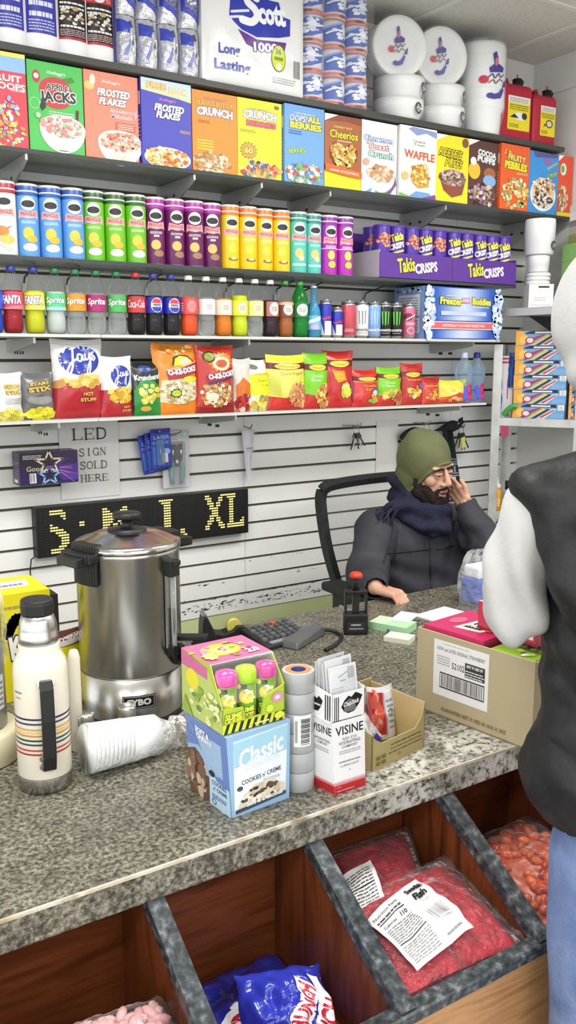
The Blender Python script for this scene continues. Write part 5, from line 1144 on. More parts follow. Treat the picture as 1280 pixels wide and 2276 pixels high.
# little bottles on the lower rack shelf
for k, (xx, c1, c2, lab) in enumerate(((.03,'#d8981c','#e8e4de','small amber bottle with a white nozzle on the lower rack shelf'),(.085,'#8ab4d8','#1c1c1e','small pale blue bottle with a black cap on the lower rack shelf'))):
    t = thing('squeeze_bottle', lab, 'bottle', onrack(xx, .05, 1.018), ANG, 'small bottles on the lower rack shelf')
    m = MB(); m.lathe([(.022,0),(.025,.004),(.025,.085),(.02,.10),(.016,.104)], mat(c1, .25), 20); m.art(wrap(.025,.01,.075), [('lines',-.3,.2,.3,.8,4,'#f0e8d8' if k == 0 else '#e8f0f8')], L=.1); m.obj('bottle_body', t)
    m = MB(); m.lathe([(.018,0),(.018,.016),(.007,.026),(.005,.05),(.004,.052)] if k == 0 else [(.018,0),(.018,.04)], mat(c2, .4), 18, (0,0,.104)); m.obj('cap', t)
# price ticket hanging from the shelf
m = MB(); m.box(0,.034,0,.001,-.05,0,mat('#a83a5c', .5)); tag(m.obj('price_ticket', None, onrack(.05,-.003,RZ-.036), ANG), 'dark pink tag hanging under the rack shelf edge', 'tag')

# ================================================================== SHELF ON THE RIGHT HAND WALL
t = thing('side_shelf', 'grey shelf on the right hand wall carrying white cups and small boxes', 'shelf', (0,0,0))
UZ = 1.962
m = MB(); m.box(3.10, RIGHT_X-.002, 2.0, 2.96, UZ-.034, UZ, tint_noise('grey_steel_shelf', ['#b6b6b8','#c4c4c6'], scale=6, rough=.4)); m.obj('board', t)
for yy in (2.1, 2.85):
    m = MB(); m.extrude([(RIGHT_X-.001,yy,UZ-.034),(3.16,yy,UZ-.034),(RIGHT_X-.001,yy,UZ-.18)], (0,.006,0), mat('#3a3a3a', .5)); m.obj('bracket', t)
def at_d(px, Y): return atY(px, 640, Y).x
x = 3.175
m = MB(); m.box(-.055,.055,0,.10,0,.105, mat('#e9e8e4', .5)); m.art(front(-.055,.055,0,.105,0), [('r',.38,.84,.82,.92,'#2c2c30'),('lines',.2,.3,.7,.5,2,'#b8b4b0'),('lines',.1,.1,.9,.2,1,'#c4c0bc')])
tag(m.obj('small_white_box', None, (x, 2.80, UZ), -.6), 'small white carton with a dark slot under the short stack of plates', 'box')
t = thing('white_tableware', 'short stack of flat white plates on the small white carton', 'plates', (x+.03, 2.85, UZ+.106), 0)
for q in range(3): MB().lathe([(.050,0),(.054,.002),(.054,.012),(.048,.017)], mat('#eceae8', .4), 28, (.002*q,0,.0175*q)).obj('plate', t)  # every disc in this stack is a cup lid, not a plate
for q, (r, h, z, lab, mk) in enumerate(((.047,.075,.16,'narrower white foam cup stack under the wide one on the side shelf',None),(.066,.155,.236,'wide white foam cup stack on top of the narrower one on the side shelf',(.25,.25,.10,.13)))):
    m = MB(); m.lathe([(r*.86,0),(r*.95,.005),(r,h*.45),(r*1.02,h*.46),(r*1.03,h*.9),(r*1.0,h)], M_foam, 32)
    if mk: m.art(wrap(r*1.035,0,h,-pi/2-.5), cmark(*mk), L=.08, base=.001)
    tag(m.obj('foam_cups', None, (x+.03, 2.85, UZ+z), 0), lab, 'foam cups', 'foam cups on the side shelf')
xb_ = 3.30
m = MB(); m.box(0,.17,0,.15,0,.13, mat('#a58a62', .6)); m.art(front(0,.17,0,.13,0), [('lines',.15,.48,.55,.62,1,'#6a5434'),('lines',.1,.3,.6,.4,1,'#6a5434')]); m.art(left(.15,0,0,.13,0), [('lines',.2,.48,.75,.62,1,'#6a5434')])
tag(m.obj('brown_carton', None, (xb_-.055, 2.66, UZ), -.35), 'brown cardboard carton under the green boxes on the side shelf', 'carton')
for q in range(4):
    m = MB(); m.box(0,.083,0,.14,0,.074, mat('#8cbc6c', .45)); m.art(front(0,.083,0,.074,0), [('p',[(.05,.1),(.95,.1),(.9,.8),(.1,.9)],'#d8d4cc'),('p',[(.1,.5),(.6,.8),(.5,.5),(.2,.4)],'#b86a6c'),('p',[(.3,.2),(.9,.4),(.8,.7)],'#5a6a60'),('lines',.3,.2,.8,.3,1,'#3a4a40')])
    p = Vector((xb_-.055, 2.66, UZ+.131+.075*(q//2)))+Matrix.Rotation(-.35,3,'Z') @ Vector((.085*(q % 2), 0, 0))
    tag(m.obj('green_box', None, tuple(p), -.35), 'small green and white box, %s of the four on the brown carton' % ['lower left','lower right','upper left','upper right'][q], 'box', 'green boxes on the side shelf')
zz = UZ+.282
for q, (c1, c2, hh, off) in enumerate((('#e0e030','#8a8a4c',.036,0),('#dcdad8','#a8a49c',.034,.004),('#cfccc8','#8a8480',.024,.012),('#b06ac0','#e6e4e6',.034,-.004),('#e8e6e4','#dcdad8',.034,.006))):
    m = MB(); m.box(0,.12,0,.10,0,hh, mat(c2, .5)); m.art(front(0,.12,0,hh,0), [('r',0,0,.78,1,c1)])
    tag(m.obj('flat_box', None, (xb_-.05+off, 2.66+off, zz), -.35), '%s flat box in the pile above the green boxes' % ['yellow fronted bottom','pale grey second','thin grey middle','purple fronted','white topmost'][q], 'box', 'flat boxes on the side shelf'); zz += hh+.0005
m = MB(); m.box(0,.14,0,.03,0,.17, mat('#4444a8', .4)); m.art(front(0,.14,0,.17,0), [('lines',.1,.8,.6,.95,2,'#e8e8f0'),('lines',.1,.3,.8,.5,2,'#c8c8e0')]); tag(m.obj('blue_packet', None, (3.335, 2.52, UZ+.20), -.35), 'blue packet at the right edge beside the pile of flat boxes', 'packet')
m = MB(); m.box(0,.13,0,.10,0,.20, mat('#b8b6a8', .5)); tag(m.obj('plain_carton', None, (3.335, 2.48, UZ), -.35), 'plain pale carton under the blue packet on the side shelf', 'carton')
# ================================================================== COUNTER AND CANDY BINS
CT = 0.95
def counter_mat():
    m, nt, b = new_mat('speckled_granite_laminate'); L = nt.links; N = nt.nodes.new
    tc = N('ShaderNodeTexCoord')
    def noise_(sc, det, rough=.6): 
        n = N('ShaderNodeTexNoise'); n.inputs['Scale'].default_value = sc; n.inputs['Detail'].default_value = det; n.inputs['Roughness'].default_value = rough
        L.new(tc.outputs['Object'], n.inputs['Vector']); return n
    def ramp(src, stops):
        r = N('ShaderNodeValToRGB'); e = r.color_ramp.elements
        while len(e) < len(stops): e.new(.5)
        for q, (p, c) in zip(e, stops): q.position = p; q.color = lin(c)
        L.new(src, r.inputs[0]); return r
    a = ramp(noise_(120, 4, .7).outputs['Fac'], [(.34,'#3b3a33'),(.44,'#605e53'),(.52,'#85837a'),(.60,'#a09d92'),(.70,'#b7b3a6')])
    v = noise_(30, 3, .6); r2 = ramp(v.outputs['Fac'], [(.35,'#8c8a80'),(.65,'#dedacf')])
    mx = N('ShaderNodeMix'); mx.data_type = 'RGBA'; mx.blend_type = 'MULTIPLY'; mx.inputs[0].default_value = .75
    L.new(a.outputs[0], mx.inputs[6]); L.new(r2.outputs[0], mx.inputs[7])
    # pale worn patch near the customers' edge on the right
    sep = N('ShaderNodeSeparateXYZ'); L.new(tc.outputs['Object'], sep.inputs[0])
    def mapr(src, f0, f1): 
        q = N('ShaderNodeMapRange'); q.inputs['From Min'].default_value = f0; q.inputs['From Max'].default_value = f1; q.interpolation_type = 'SMOOTHSTEP'; L.new(src, q.inputs['Value']); return q.outputs[0]
    def mul(p, q, op='MULTIPLY'):
        z = N('ShaderNodeMath'); z.operation = op; L.new(p, z.inputs[0]); L.new(q, z.inputs[1]); return z.outputs[0]
    wx = mapr(sep.outputs[0], .80, 1.15); wy = mapr(sep.outputs[1], 1.46, 1.24)
    wn = noise_(9, 5, .6); wn2 = noise_(60, 4, .7)
    w = mul(mul(wx, wy), mapr(wn.outputs['Fac'], .30, .52)); w = mul(w, mapr(wn2.outputs['Fac'], .36, .56))
    m2 = N('ShaderNodeMix'); m2.data_type = 'RGBA'
    L.new(w, m2.inputs[0]); L.new(mx.outputs[2], m2.inputs[6]); m2.inputs[7].default_value = lin('#cfcdc6')
    L.new(m2.outputs[2], b.inputs['Base Color'])
    b.inputs['Roughness'].default_value = .32; setin(b, 'Specular IOR Level', .5)
    bp = N('ShaderNodeBump'); bp.inputs['Strength'].default_value = .08; bp.inputs['Distance'].default_value = .004; L.new(noise_(60, 3).outputs['Fac'], bp.inputs['Height']); L.new(bp.outputs[0], b.inputs['Normal'])
    return m
M_ctr = counter_mat()
t = thing('service_counter', 'long speckled grey granite laminate worktop running across the shop', 'counter', (0,0,0))
m = MB(); m.box(-.9, 2.7, 1.18, 2.215, CT-.056, CT, M_ctr); m.obj('worktop', t, bevel=.004)
m = MB(); M_seam = tint_noise('worn_edge_strip', ['#94836c', '#b5a890', '#cdc8ba', '#8d7c64'], scale=14, stretch=(1,1,1), rough=.6)
m.box(-.9, 2.7, 1.1788, 1.1835, CT-.0045, CT+.0006, M_seam); m.obj('edge_strip', t)
m = MB(); m.box(-.9, 2.7, 1.62, 1.66, 0, CT-.056, mat('#b9b4a4', .6)); m.box(-.9, -.87, 1.66, 2.2, 0, CT-.056, mat('#b9b4a4', .6)); m.box(2.67, 2.7, 1.66, 2.2, 0, CT-.056, mat('#b9b4a4', .6)); m.obj('base_panel', t)

def wood(name, cols, stretch, scale=5):
    return tint_noise(name, cols, scale=scale, stretch=stretch, rough=.32, detail=8, dist=1.2, bump=.04, stops=[.25,.42,.55,.72][:len(cols)], coat=.15)
M_woodv = wood('cherry_wood_panel', ['#48220f', '#5f3018', '#733d21', '#562a15'], (5, 5, .55))
M_woodh = wood('cherry_wood_back', ['#48220f', '#5f3018', '#733d21', '#562a15'], (.55, 5, 5))
M_oak = wood('honey_wood_front', ['#87603a', '#9c7148', '#ab8056', '#90683f'], (.8, 5, 7))
M_trim = tint_noise('dark_granite_trim', ['#1d2022', '#303437', '#474c50', '#70757a'], scale=70, rough=.35, detail=5)
t = thing('candy_bin_unit', 'brown wooden candy bin cabinet with sloping dividers under the counter', 'bin cabinet', (0,0,0))
ZB = CT-.056; DX = [-.11, .204, .512, .822, 1.138, 1.452, 1.766]; RY, RZB = .925, .733
m = MB(); m.box(-.9, 2.66, 1.30, 1.318, 0, ZB, M_woodh); m.obj('back_panel', t)
for x_ in DX:
    m = MB()
    m.extrude([(x_-.011,1.30,ZB-.001),(x_-.011,1.20,ZB-.001),(x_-.011,RY+.02,RZB-.02),(x_-.011,RY+.02,0),(x_-.011,1.30,0)], (.022,0,0), M_woodv)
    d_ = m.obj('divider', t)
    m = MB(); s = Vector((0, RY-1.19, RZB-ZB)).normalized(); n_ = Vector((0, s.z, -s.y))*-1
    if n_.z < 0: n_ = -n_
    a_ = Vector((x_, 1.205, ZB+.002)); b_ = Vector((x_, RY+.002, RZB-.008)); 
    m.obox((a_+b_)/2+n_*.002, (.0155,0,0), (b_-a_)/2, n_*.012, M_trim); m.obj('edge_trim', d_)
for a_, b_ in zip(DX[:-1], DX[1:]):
    m = MB(); m.box(a_+.011, b_-.011, .945, 1.299, .585, .60, M_woodh); m.obj('bin_floor', t)
    m = MB(); m.box(a_-.0+.0005, b_-.0005, RY-.004, RY+.016, .02, RZB-.022, M_oak); m.obj('front_board', t)
m = MB(); m.box(DX[0]-.011, DX[-1]+.011, RY-.010, RY+.022, RZB-.022, RZB, M_trim); m.obj('front_rail', t, bevel=.003, seg=1)
m = MB(); m.box(DX[0], DX[-1], RY, 1.30, 0, .02, mat('#3a2414', .6)); m.obj('plinth', t)

# ------------------------------------------------------------------ candy bags lying in the bins
M_film = clear_film('crinkled_candy_film', '#ffffff', .02, .03, '#ffffff', bump=1.0, bscale=30)
def lying_bag(name, label, cat, corners, thick, fill, film, seed, art=None, tip=0.0, bits=None, nu=34, lift=.0, group=None, film_pad=1.06, stuffname='candy'):
    """corners: near-left, near-right, far-right, far-left in world; pillow between them"""
    C_ = [Vector(c) for c in corners]; o = sum(C_, Vector())/4
    t = thing(name, label, cat, tuple(o), 0, group)
    nrm = (C_[1]-C_[0]).cross(C_[3]-C_[0]).normalized()
    def base(u, v): return (C_[0]*(1-u)*(1-v)+C_[1]*u*(1-v)+C_[2]*u*v+C_[3]*(1-u)*v)-o
    def fn(u, v, h, top=1, k=1.0):
        uu, vv = (u-.5)/k+.5, (v-.5)/k+.5
        uu = min(1, max(0, uu)); vv = min(1, max(0, vv))
        e = (max(0, sin(pi*uu))**.5)*(max(0, sin(pi*vv))**.5)
        w_ = 1+.30*noise.noise(Vector((u*3+seed, v*3, seed)))+.22*noise.noise(Vector((u*8, v*8+seed, 2)))
        return base(u, v)+nrm*(top*(thick*(.62 if top > 0 else .38)*e*w_)+(h if top > 0 else -h)+lift)
    m = MB(); m.grid(lambda u, v: fn(.03+.94*u, .03+.94*v, 0), nu, nu, fill); m.grid(lambda u, v: fn(.03+.94*u, .03+.94*v, 0, -1), nu, nu, fill, flip=True)
    if bits: 
        rr = random.Random(seed)
        for q in range(bits[0]):
            u, v = .07+.86*rr.random(), .07+.86*rr.random(); p = fn(u, v, .002); R_ = Matrix.Rotation(rr.random()*6, 3, nrm) @ Matrix.Rotation(rr.random()*.9-.45, 3, 'X')
            m.ball(p, bits[1], bits[2][q % len(bits[2])], 8, 5, R_)
    f_ = m.obj(stuffname, t)
    if bits: f_['kind'] = 'stuff'
    m = MB(); pad = .007 if not bits else bits[1][1]*1.0+.006
    cr = lambda u, v: .010*abs(noise.noise(Vector((u*6+seed+2*v, v*5, 5))))+.006*abs(noise.noise(Vector((u*13-4*v, v*13, seed))))
    m.grid(lambda u, v: fn(u*1.06-.03, v*1.06-.03, pad+cr(u, v)), 60, 60, film); m.grid(lambda u, v: fn(u*1.06-.03, v*1.06-.03, .003, -1), 12, 12, film, flip=True)
    if tip:
        m.grid(lambda u, v: base(.40+.22*u*(1-.5*v)+.05*v, 1.0+tip*v)+nrm*(.012+.014*sin(u*pi*4)*(1-.3*v)+.05*v), 14, 6, film)
    m.obj('clear_bag', t)
    if art:
        for nm, (u0,u1,v0,v1,rot), items in art:
            m = MB()
            cu, cv = (u0+u1)/2, (v0+v1)/2
            def am(u, v, h, cu=cu, cv=cv, w=u1-u0, hh=v1-v0, r=rot):
                x_, y_ = (u-.5)*w, (v-.5)*hh
                return fn(cu+x_*cos(r)-y_*sin(r), cv+x_*sin(r)+y_*cos(r), pad+.0075+h)
            m.art(am, items, L=.04, base=.0005, step=.00025); m.obj(nm, t)
    return t
NUT = [('r',0,0,1,1,'#e9e8e9'),TX('Nutrition Facts',.24,.90,.40,.05,'#3a3a3c',bold=.02),('lines',.04,.80,.46,.87,1,'#4a4a4c'),('r',.04,.765,.47,.78,'#1c1c1e'),TX('110',.40,.70,.12,.06,'#2c2c2e',bold=.03),TX('Calories',.15,.69,.2,.045,'#2c2c2e'),('lines',.04,.40,.47,.65,7,'#7a7a7c'),('r',.04,.36,.47,.375,'#1c1c1e'),('lines',.04,.06,.47,.34,8,'#8a8a8c'),('lines',.60,.08,.86,.14,1,'#8a8a8c')]
FISH_LBL = NUT+[TX('Swedish',.76,.87,.34,.085,'#141416',bold=.05,rot=.0),TX('Fish',.76,.75,.24,.095,'#141416',bold=.05),TX('candy',.76,.65,.16,.035,'#8a8a8c'),('r',.62,.28,.90,.52,'#f6f6f6'),('bar',.64,.30,.88,.50,18,'#5a5a5e'),]
M_fish = tint_noise('red_gummy_candy', ['#86101e', '#a81c2c', '#ba2a3c'], scale=26, rough=.3, bump=.8, detail=3, bscale=70)
M_fish2 = tint_noise('red_gummy_candy', [])
fb = [(.86,.975,.712),(1.09,.965,.715),(1.105,1.16,.79),(.91,1.185,.80)]
lying_bag('candy_bag', 'front clear bag of red gummy fish with a large white label', 'candy bag', [(.848,.958,.715),(1.112,.945,.712),(1.118,1.165,.765),(.885,1.15,.765)], .06, M_fish, M_film, 3, tip=0, group='bags of red gummy fish',
    art=[('label', (.05,.60,.16,.80,.20), FISH_LBL)])
lying_bag('candy_bag', 'rear clear bag of red gummy fish, half under the front bag', 'candy bag', [(.842,1.125,.735),(1.03,1.10,.735),(1.115,1.275,.775),(.90,1.285,.775)], .05, M_fish, M_film, 8, tip=0, group='bags of red gummy fish',
    art=[('label', (.02,.46,.05,.55,.10), NUT[:1]+[('lines',.1,.1,.9,.9,12,'#5a5a5c'),('r',.1,.5,.9,.53,'#1c1c1e')])])
for k_, (z_, lab) in enumerate(((.655,'clear bag of red gummy fish buried under the other two bags'),)):
    lying_bag('candy_bag', lab, 'candy bag', [(.84,.96,z_),(1.12,.955,z_),(1.12,1.27,z_+.02),(.84,1.27,z_+.02)], .09, M_fish, M_film, 11, group='bags of red gummy fish')
# pink candy
PK = [mat('#dba9ac', .5), mat('#cf9599', .5), mat('#e6bcbc', .5)]
lying_bag('candy_bag', 'clear bag of pale pink candies in the left bin', 'candy bag', [(.275,.955,.695),(.495,.955,.695),(.490,1.13,.745),(.30,1.16,.735)], .10, mat('#d3a0a2', .5), M_film, 5, tip=0, bits=(170,(.017,.009,.008),PK), stuffname='pink_candies')
# orange wrapped candy
OR = [mat('#c4532a', .25), mat('#d8683a', .2), mat('#a8401e', .25), mat('#b8542e', .3)]
lying_bag('candy_bag', 'clear bag of orange wrapped candies in the right bin', 'candy bag', [(1.17,.96,.665),(1.43,.95,.665),(1.43,1.22,.72),(1.17,1.22,.72)], .10, mat('#b04a26', .3), M_film, 9, tip=0, bits=(150,(.014,.010,.009),OR), stuffname='orange_candies')
# crumpled blue chocolate bag
M_blue = tint_noise('glossy_blue_wrapper', ['#232a8c', '#2e38a8', '#28309a'], scale=8, rough=.15, bump=.6, bscale=22, spec=.7)
def crumple(label, corners, thick, seed, art):
    C_ = [Vector(c) for c in corners]; o = sum(C_, Vector())/4; nrm = (C_[1]-C_[0]).cross(C_[3]-C_[0]).normalized()
    base = lambda u, v: (C_[0]*(1-u)*(1-v)+C_[1]*u*(1-v)+C_[2]*u*v+C_[3]*(1-u)*v)-o
    def fn(u, v, h, top=1):
        uu = min(1,max(0,u)); vv = min(1,max(0,v)); e = (max(0,sin(pi*uu))**.5)*(max(0,sin(pi*vv))**.5)
        w_ = 1+.7*abs(noise.noise(Vector((u*4+seed, v*4, 1))))+.35*noise.noise(Vector((u*11, v*9, seed)))
        return base(u, v)+nrm*(top*thick*(.75 if top > 0 else .25)*e*w_+h*top)+Vector((.01*noise.noise(Vector((u*5,v*5,seed+9))),.01*noise.noise(Vector((u*5,v*5,seed+3))),0))
    m = MB(); m.grid(lambda u, v: fn(u, v, 0), 44, 44, M_blue); m.grid(lambda u, v: fn(u, v, 0, -1), 16, 16, M_blue, flip=True)
    m.art(fn, art, L=.025, base=.0018, step=.0004, rough=.18)
    return tag(m.obj('chocolate_bag', None, tuple(o)), label, 'chocolate bag', 'blue chocolate bags')
CR = lambda x, y, s, r: [('t','CRUNCH',x,y,.50*s,.20*s,'#f2f2f4',{'bold':.08,'rot':r,'out':'#f2f2f4','ob':.12,'asp':1.0}),('t','CRUNCH',x,y,.48*s,.17*s,'#b8283c',{'bold':.04,'rot':r,'asp':1.0})]
crumple('crumpled glossy blue chocolate bag with red and white lettering, upright one', [(.585,.985,.60),(.735,.965,.60),(.775,1.10,.725),(.63,1.14,.735)], .06, 4, CR(.62,.62,.9,1.0)+[('p',[(.74,.2),(.95,.2),(.93,.9),(.82,.92)],'#e8e6ea')]+CR(.84,.42,1.1,1.15)+[('lines',.1,.5,.35,.62,2,'#8a90d0'),('r',.36,.2,.5,.32,'#c83a50'),('r',.38,.22,.48,.30,'#e8e4ea')])
crumple('crumpled glossy blue chocolate bag lying low behind the divider trim', [(.535,.955,.66),(.70,.95,.66),(.73,1.06,.675),(.54,1.08,.68)], .05, 7, CR(.6,.5,.8,.2)+[('p',[(.1,.1),(.4,.15),(.35,.3),(.1,.25)],'#c02c44')])
crumple('crumpled glossy blue chocolate bag at the bottom of the bin', [(.53,.955,.61),(.80,.955,.61),(.80,1.28,.62),(.53,1.28,.62)], .06, 12, CR(.5,.5,1,.3))

# ================================================================== THINGS ON THE COUNTER
# ---- cream insulated bottle
M_ss = tint_noise('brushed_stainless', ['#b4b3b0', '#bdbcb9', '#c8c7c4'], scale=3, stretch=(14,14,.25), rough=.27, metal=1.0, detail=5)
M_ssdark = tint_noise('brushed_stainless_lid', ['#b4b3b0', '#c8c7c4'], scale=10, rough=.18, metal=1.0)
M_blk = mat('#1b1b1c', .45)
t = thing('insulated_bottle', 'cream insulated bottle with coloured stripes and a black side handle', 'bottle', (.457, 1.552, CT), radians(-106))   # local +X faces the camera
r = .0495
m = MB(); m.lathe([(.044,0),(r,.002),(r+.001,.028),(r+.001,.0285)], M_ss, 40); m.obj('steel_base', t)
M_cream = tint_noise('cream_enamel', ['#d9d1bf', '#e3dccc'], scale=3, rough=.3, coat=.2)
m = MB()
prof = [(r-.001,.0285),(r,.031),(r,.232),(r-.003,.248),(r-.0105,.262),(r-.012,.268),(r-.012,.278),(r-.013,.281)]
m.lathe(prof, M_cream, 40)
cyl = lambda z0, z1, span=2*pi: (lambda u, v, h: ((r+h)*cos(u*span), (r+h)*sin(u*span), z0+v*(z1-z0)))
for zc, c_ in ((.148,'#26264e'),(.139,'#3a3a66'),(.128,'#c99a4a'),(.122,'#d8b878'),(.116,'#c08a3c'),(.107,'#24463a'),(.099,'#2c4a44'),(.088,'#b0463c'),(.080,'#9c3434')):
    m.art(cyl(zc-.0018, zc+.0018), [('r',-.5,0,.5,1,c_)], L=.05)
m.art(cyl(.185, .205), [('lines',-.19,.5,-.12,.9,1,'#8a8478'),('lines',-.18,0,-.13,.3,1,'#a8a294')], L=.02)
m.obj('bottle_body', t)
m = MB(); m.lathe([(.0355,.279),(.0360,.296),(.0350,.2975),(.0356,.302),(.0346,.3035),(.0350,.308),(.0325,.322),(.0285,.334)], M_ss, 40); m.obj('steel_cup', t)
m = MB(); m.lathe([(.0270,.332),(.0295,.337),(.0300,.354),(.0290,.361),(.0275,.3625)], tint_noise('black_cap_plastic', ['#1a1a1b', '#242426'], scale=30, rough=.5), 16, smooth=False); m.obj('screw_cap', t)
hd = thing_part = MB()
A0 = radians(8)
ca_, sa_ = cos(A0), sin(A0)
Q = lambda rad, z: (rad*ca_, rad*sa_, z)
T_ = Vector((-sa_, ca_, 0))
m = MB()
m.tube([Q(r+.004,.222),Q(r+.014,.208),Q(r+.016,.15),Q(r+.014,.08),Q(r+.006,.052)], 1, M_blk, flat=(.024,.0075)); 
m.obj('handle', t, bevel=.002)
m = MB(); m.tube([Q(r+.0005,.236),Q(r+.0005,.215)], 1, M_cream, flat=(.018,.002))
for s in (-1, 1): m.tube([tuple(Vector(Q(r+.002,.225))+T_*s*.009), tuple(Vector(Q(r+.007,.224))+T_*s*.013), tuple(Vector(Q(r+.010,.212))+T_*s*.0135)], .0016, M_cream, 8)
m.tube([tuple(Vector(Q(r+.002,.225))-T_*.009), tuple(Vector(Q(r+.002,.225))+T_*.009)], .0016, M_cream, 8)
m.obj('handle_clip', t)
m = MB(); wire = mat('#9a948a', .3, .7); m.tube(smooth_curve([tuple(Vector(Q(r+.001,zz))+T_*(-.012+xx)) for zz, xx in ((.082,.004),(.074,-.004),(.066,.001),(.058,-.004),(.050,.002),(.050,.010))]), .0015, wire, 6); m.obj('lower_clip', t)

# slim cream flask partly hidden right behind it
m = MB(); m.lathe([(.011,0),(.0125,.004),(.0125,.20),(.009,.214),(.007,.216)], M_cream, 20); tag(m.obj('slim_flask', None, (.556, 1.655, CT)), 'slim cream flask half hidden behind the striped insulated bottle', 'flask')

# ---- stainless urn
UC = (.735, 1.79)
t = thing('coffee_urn', 'large brushed stainless coffee urn with black handles and a tap', 'coffee urn', (UC[0], UC[1], CT))
AC = atan2(-UC[1], -UC[0])      # towards the customers
R = .1145
m = MB(); m.lathe([(R*.95,0),(R*.99,.004),(R*1.005,.016)], M_blk, 56); m.obj('foot_ring', t)
m = MB(); m.lathe([(R*1.0,.016),(R*1.005,.020),(R*1.0,.112)], M_ss, 72); m.obj('heater_base', t)
m = MB(); m.lathe([(R*.985,.112),(R*.985,.115),(R*.995,.117),(R*.99,.375),(R*1.005,.378),(R*1.005,.384),(R*.99,.386)], M_ss, 72, cap1=False); m.obj('urn_body', t)
m = MB(); m.lathe([(R*1.015,.386),(R*1.03,.390),(R*1.02,.397),(R*.96,.402),(R*.90,.403),(R*.60,.417),(R*.30,.421),(.001,.422)], M_ssdark, 72); l_ = m.obj('lid', t)
m = MB(); m.lathe([(.044,.418),(.043,.423),(.018,.425),(.012,.432),(.012,.444),(.030,.447),(.032,.455),(.029,.460),(.001,.462)], M_blk, 32); m.obj('lid_knob', l_)
def polar(az, rad, z): return (rad*cos(az), rad*sin(az), z)
def handle(az):
    m = MB(); er = Vector((cos(az), sin(az), 0)); et = Vector((-sin(az), cos(az), 0)); ez = Vector((0,0,1))
    # curved block hugging the body plus a grip that juts outwards and a lug over the lid
    n = 12
    def blk(r0, r1, z0, z1, half):
        pts = []
        for i in range(n):
            a, b = az-half+2*half*i/n, az-half+2*half*(i+1)/n
            m.hexa([polar(a,r0,z0), polar(a,r1,z0), polar(b,r1,z0), polar(b,r0,z0), polar(a,r0,z1), polar(a,r1,z1), polar(b,r1,z1), polar(b,r0,z1)], M_blk)
    blk(R*1.0, R*1.07, .318, .392, .34)
    blk(R*1.0, R*1.30, .372, .392, .36); blk(R*.86, R*1.10, .390, .408, .34)
    m.obox(er*R*1.22+ez*.376, er*.022, et*.036, ez*.010, M_blk)
    m.obj('urn_handle', t, bevel=.004)
handle(AC-radians(52)); handle(AC+radians(128))
# sight gauge
az = AC+radians(48); er = Vector((cos(az), sin(az), 0)); et = Vector((-sin(az), cos(az), 0)); ez = Vector((0,0,1))
m = MB(); m.obox(er*(R+.008)+ez*.350, er*.012, et*.014, ez*.018, M_blk); m.obox(er*(R+.020)+ez*.362, er*.006, et*.011, ez*.006, M_blk); m.obj('gauge_mount', t, bevel=.002); m = MB(); m.obox(er*(R+.008)+ez*.165, er*.010, et*.012, ez*.012, M_blk); m.obj('gauge_mount', t, bevel=.002)
m = MB(); m.tube([er*(R+.012)+ez*.17, er*(R+.012)+ez*.34], .006, clear_film('gauge_glass', '#eef2f2', .2, .03, '#dfe4e4'), 14); m.obox(er*(R+.003)+ez*.255, er*.003, et*.014, ez*.083, M_ss); m.tube([er*(R+.013)+ez*.18, er*(R+.013)+ez*.26], .0035, mat('#3a2a1e', .3), 8); m.obj('gauge_tube', t)
# tap
az = AC+radians(60); er = Vector((cos(az), sin(az), 0)); et = Vector((-sin(az), cos(az), 0))
m = MB(); m.tube([er*(R-.005)+ez*.148, er*(R+.01)+ez*.148, er*(R+.012)+ez*.148], [.024,.024,.018], M_blk, 20); m.tube([er*(R+.01)+ez*.148, er*(R+.055)+ez*.150], [.015,.014], M_blk, 16); m.tube([er*(R+.052)+ez*.178, er*(R+.052)+ez*.112], [.014,.011], M_blk, 16); m.obj('tap', t)
m = MB(); m.obox(er*(R+.035)+ez*.190, er*.038+ez*.004, et*.013, ez*.005-er*.0005, M_blk); m.obox(er*(R+.052)+ez*.180, er*.008, et*.008, ez*.012, M_blk); m.obj('tap_lever', t, bevel=.002)
# nameplate
m = MB(); fn_ = lambda u, v, h: polar(AC+radians(7)+(u-.5)*.62, R+.0012+h, .048+v*.030)
m.art(fn_, [('r',0,0,1,1,'#1a1a1a'),('r',.03,.07,.97,.93,'#c8c8c8'),('r',.045,.11,.955,.89,'#1a1a1a'),('t','SYBO',.5,.5,.74,.5,'#e6e6e4',{'bold':.05})], L=.08); m.obj('nameplate', t)

# ---- two glass shakers
for (x_, y_, lab) in ((.660,1.640,'right glass shaker with a ribbed metal lid in front of the urn'),(.572,1.650,'left glass shaker with a metal lid between the bottle and the cups')):
    t = thing('glass_shaker', lab, 'shaker', (x_, y_, CT), 0, 'glass shakers')
    m = MB(); m.lathe([(.018,0),(.0205,.003),(.0205,.05),(.0175,.060)], clear_film('shaker_glass', '#f0f2ee', .25, .04, '#e8ebe4'), 24); m.obj('jar', t)
    m = MB(); m.lathe([(.0185,.002),(.0185,.032)], mat('#e6e2d8', .8), 20); m.obj('contents', t)
    m = MB(); m.lathe([(.0188,.058),(.0194,.060),(.0188,.063),(.0194,.066),(.0188,.069),(.0192,.075),(.0175,.079),(.001,.0795)], mat('#b8b7b2', .28, .9), 28); m.obj('metal_lid', t)

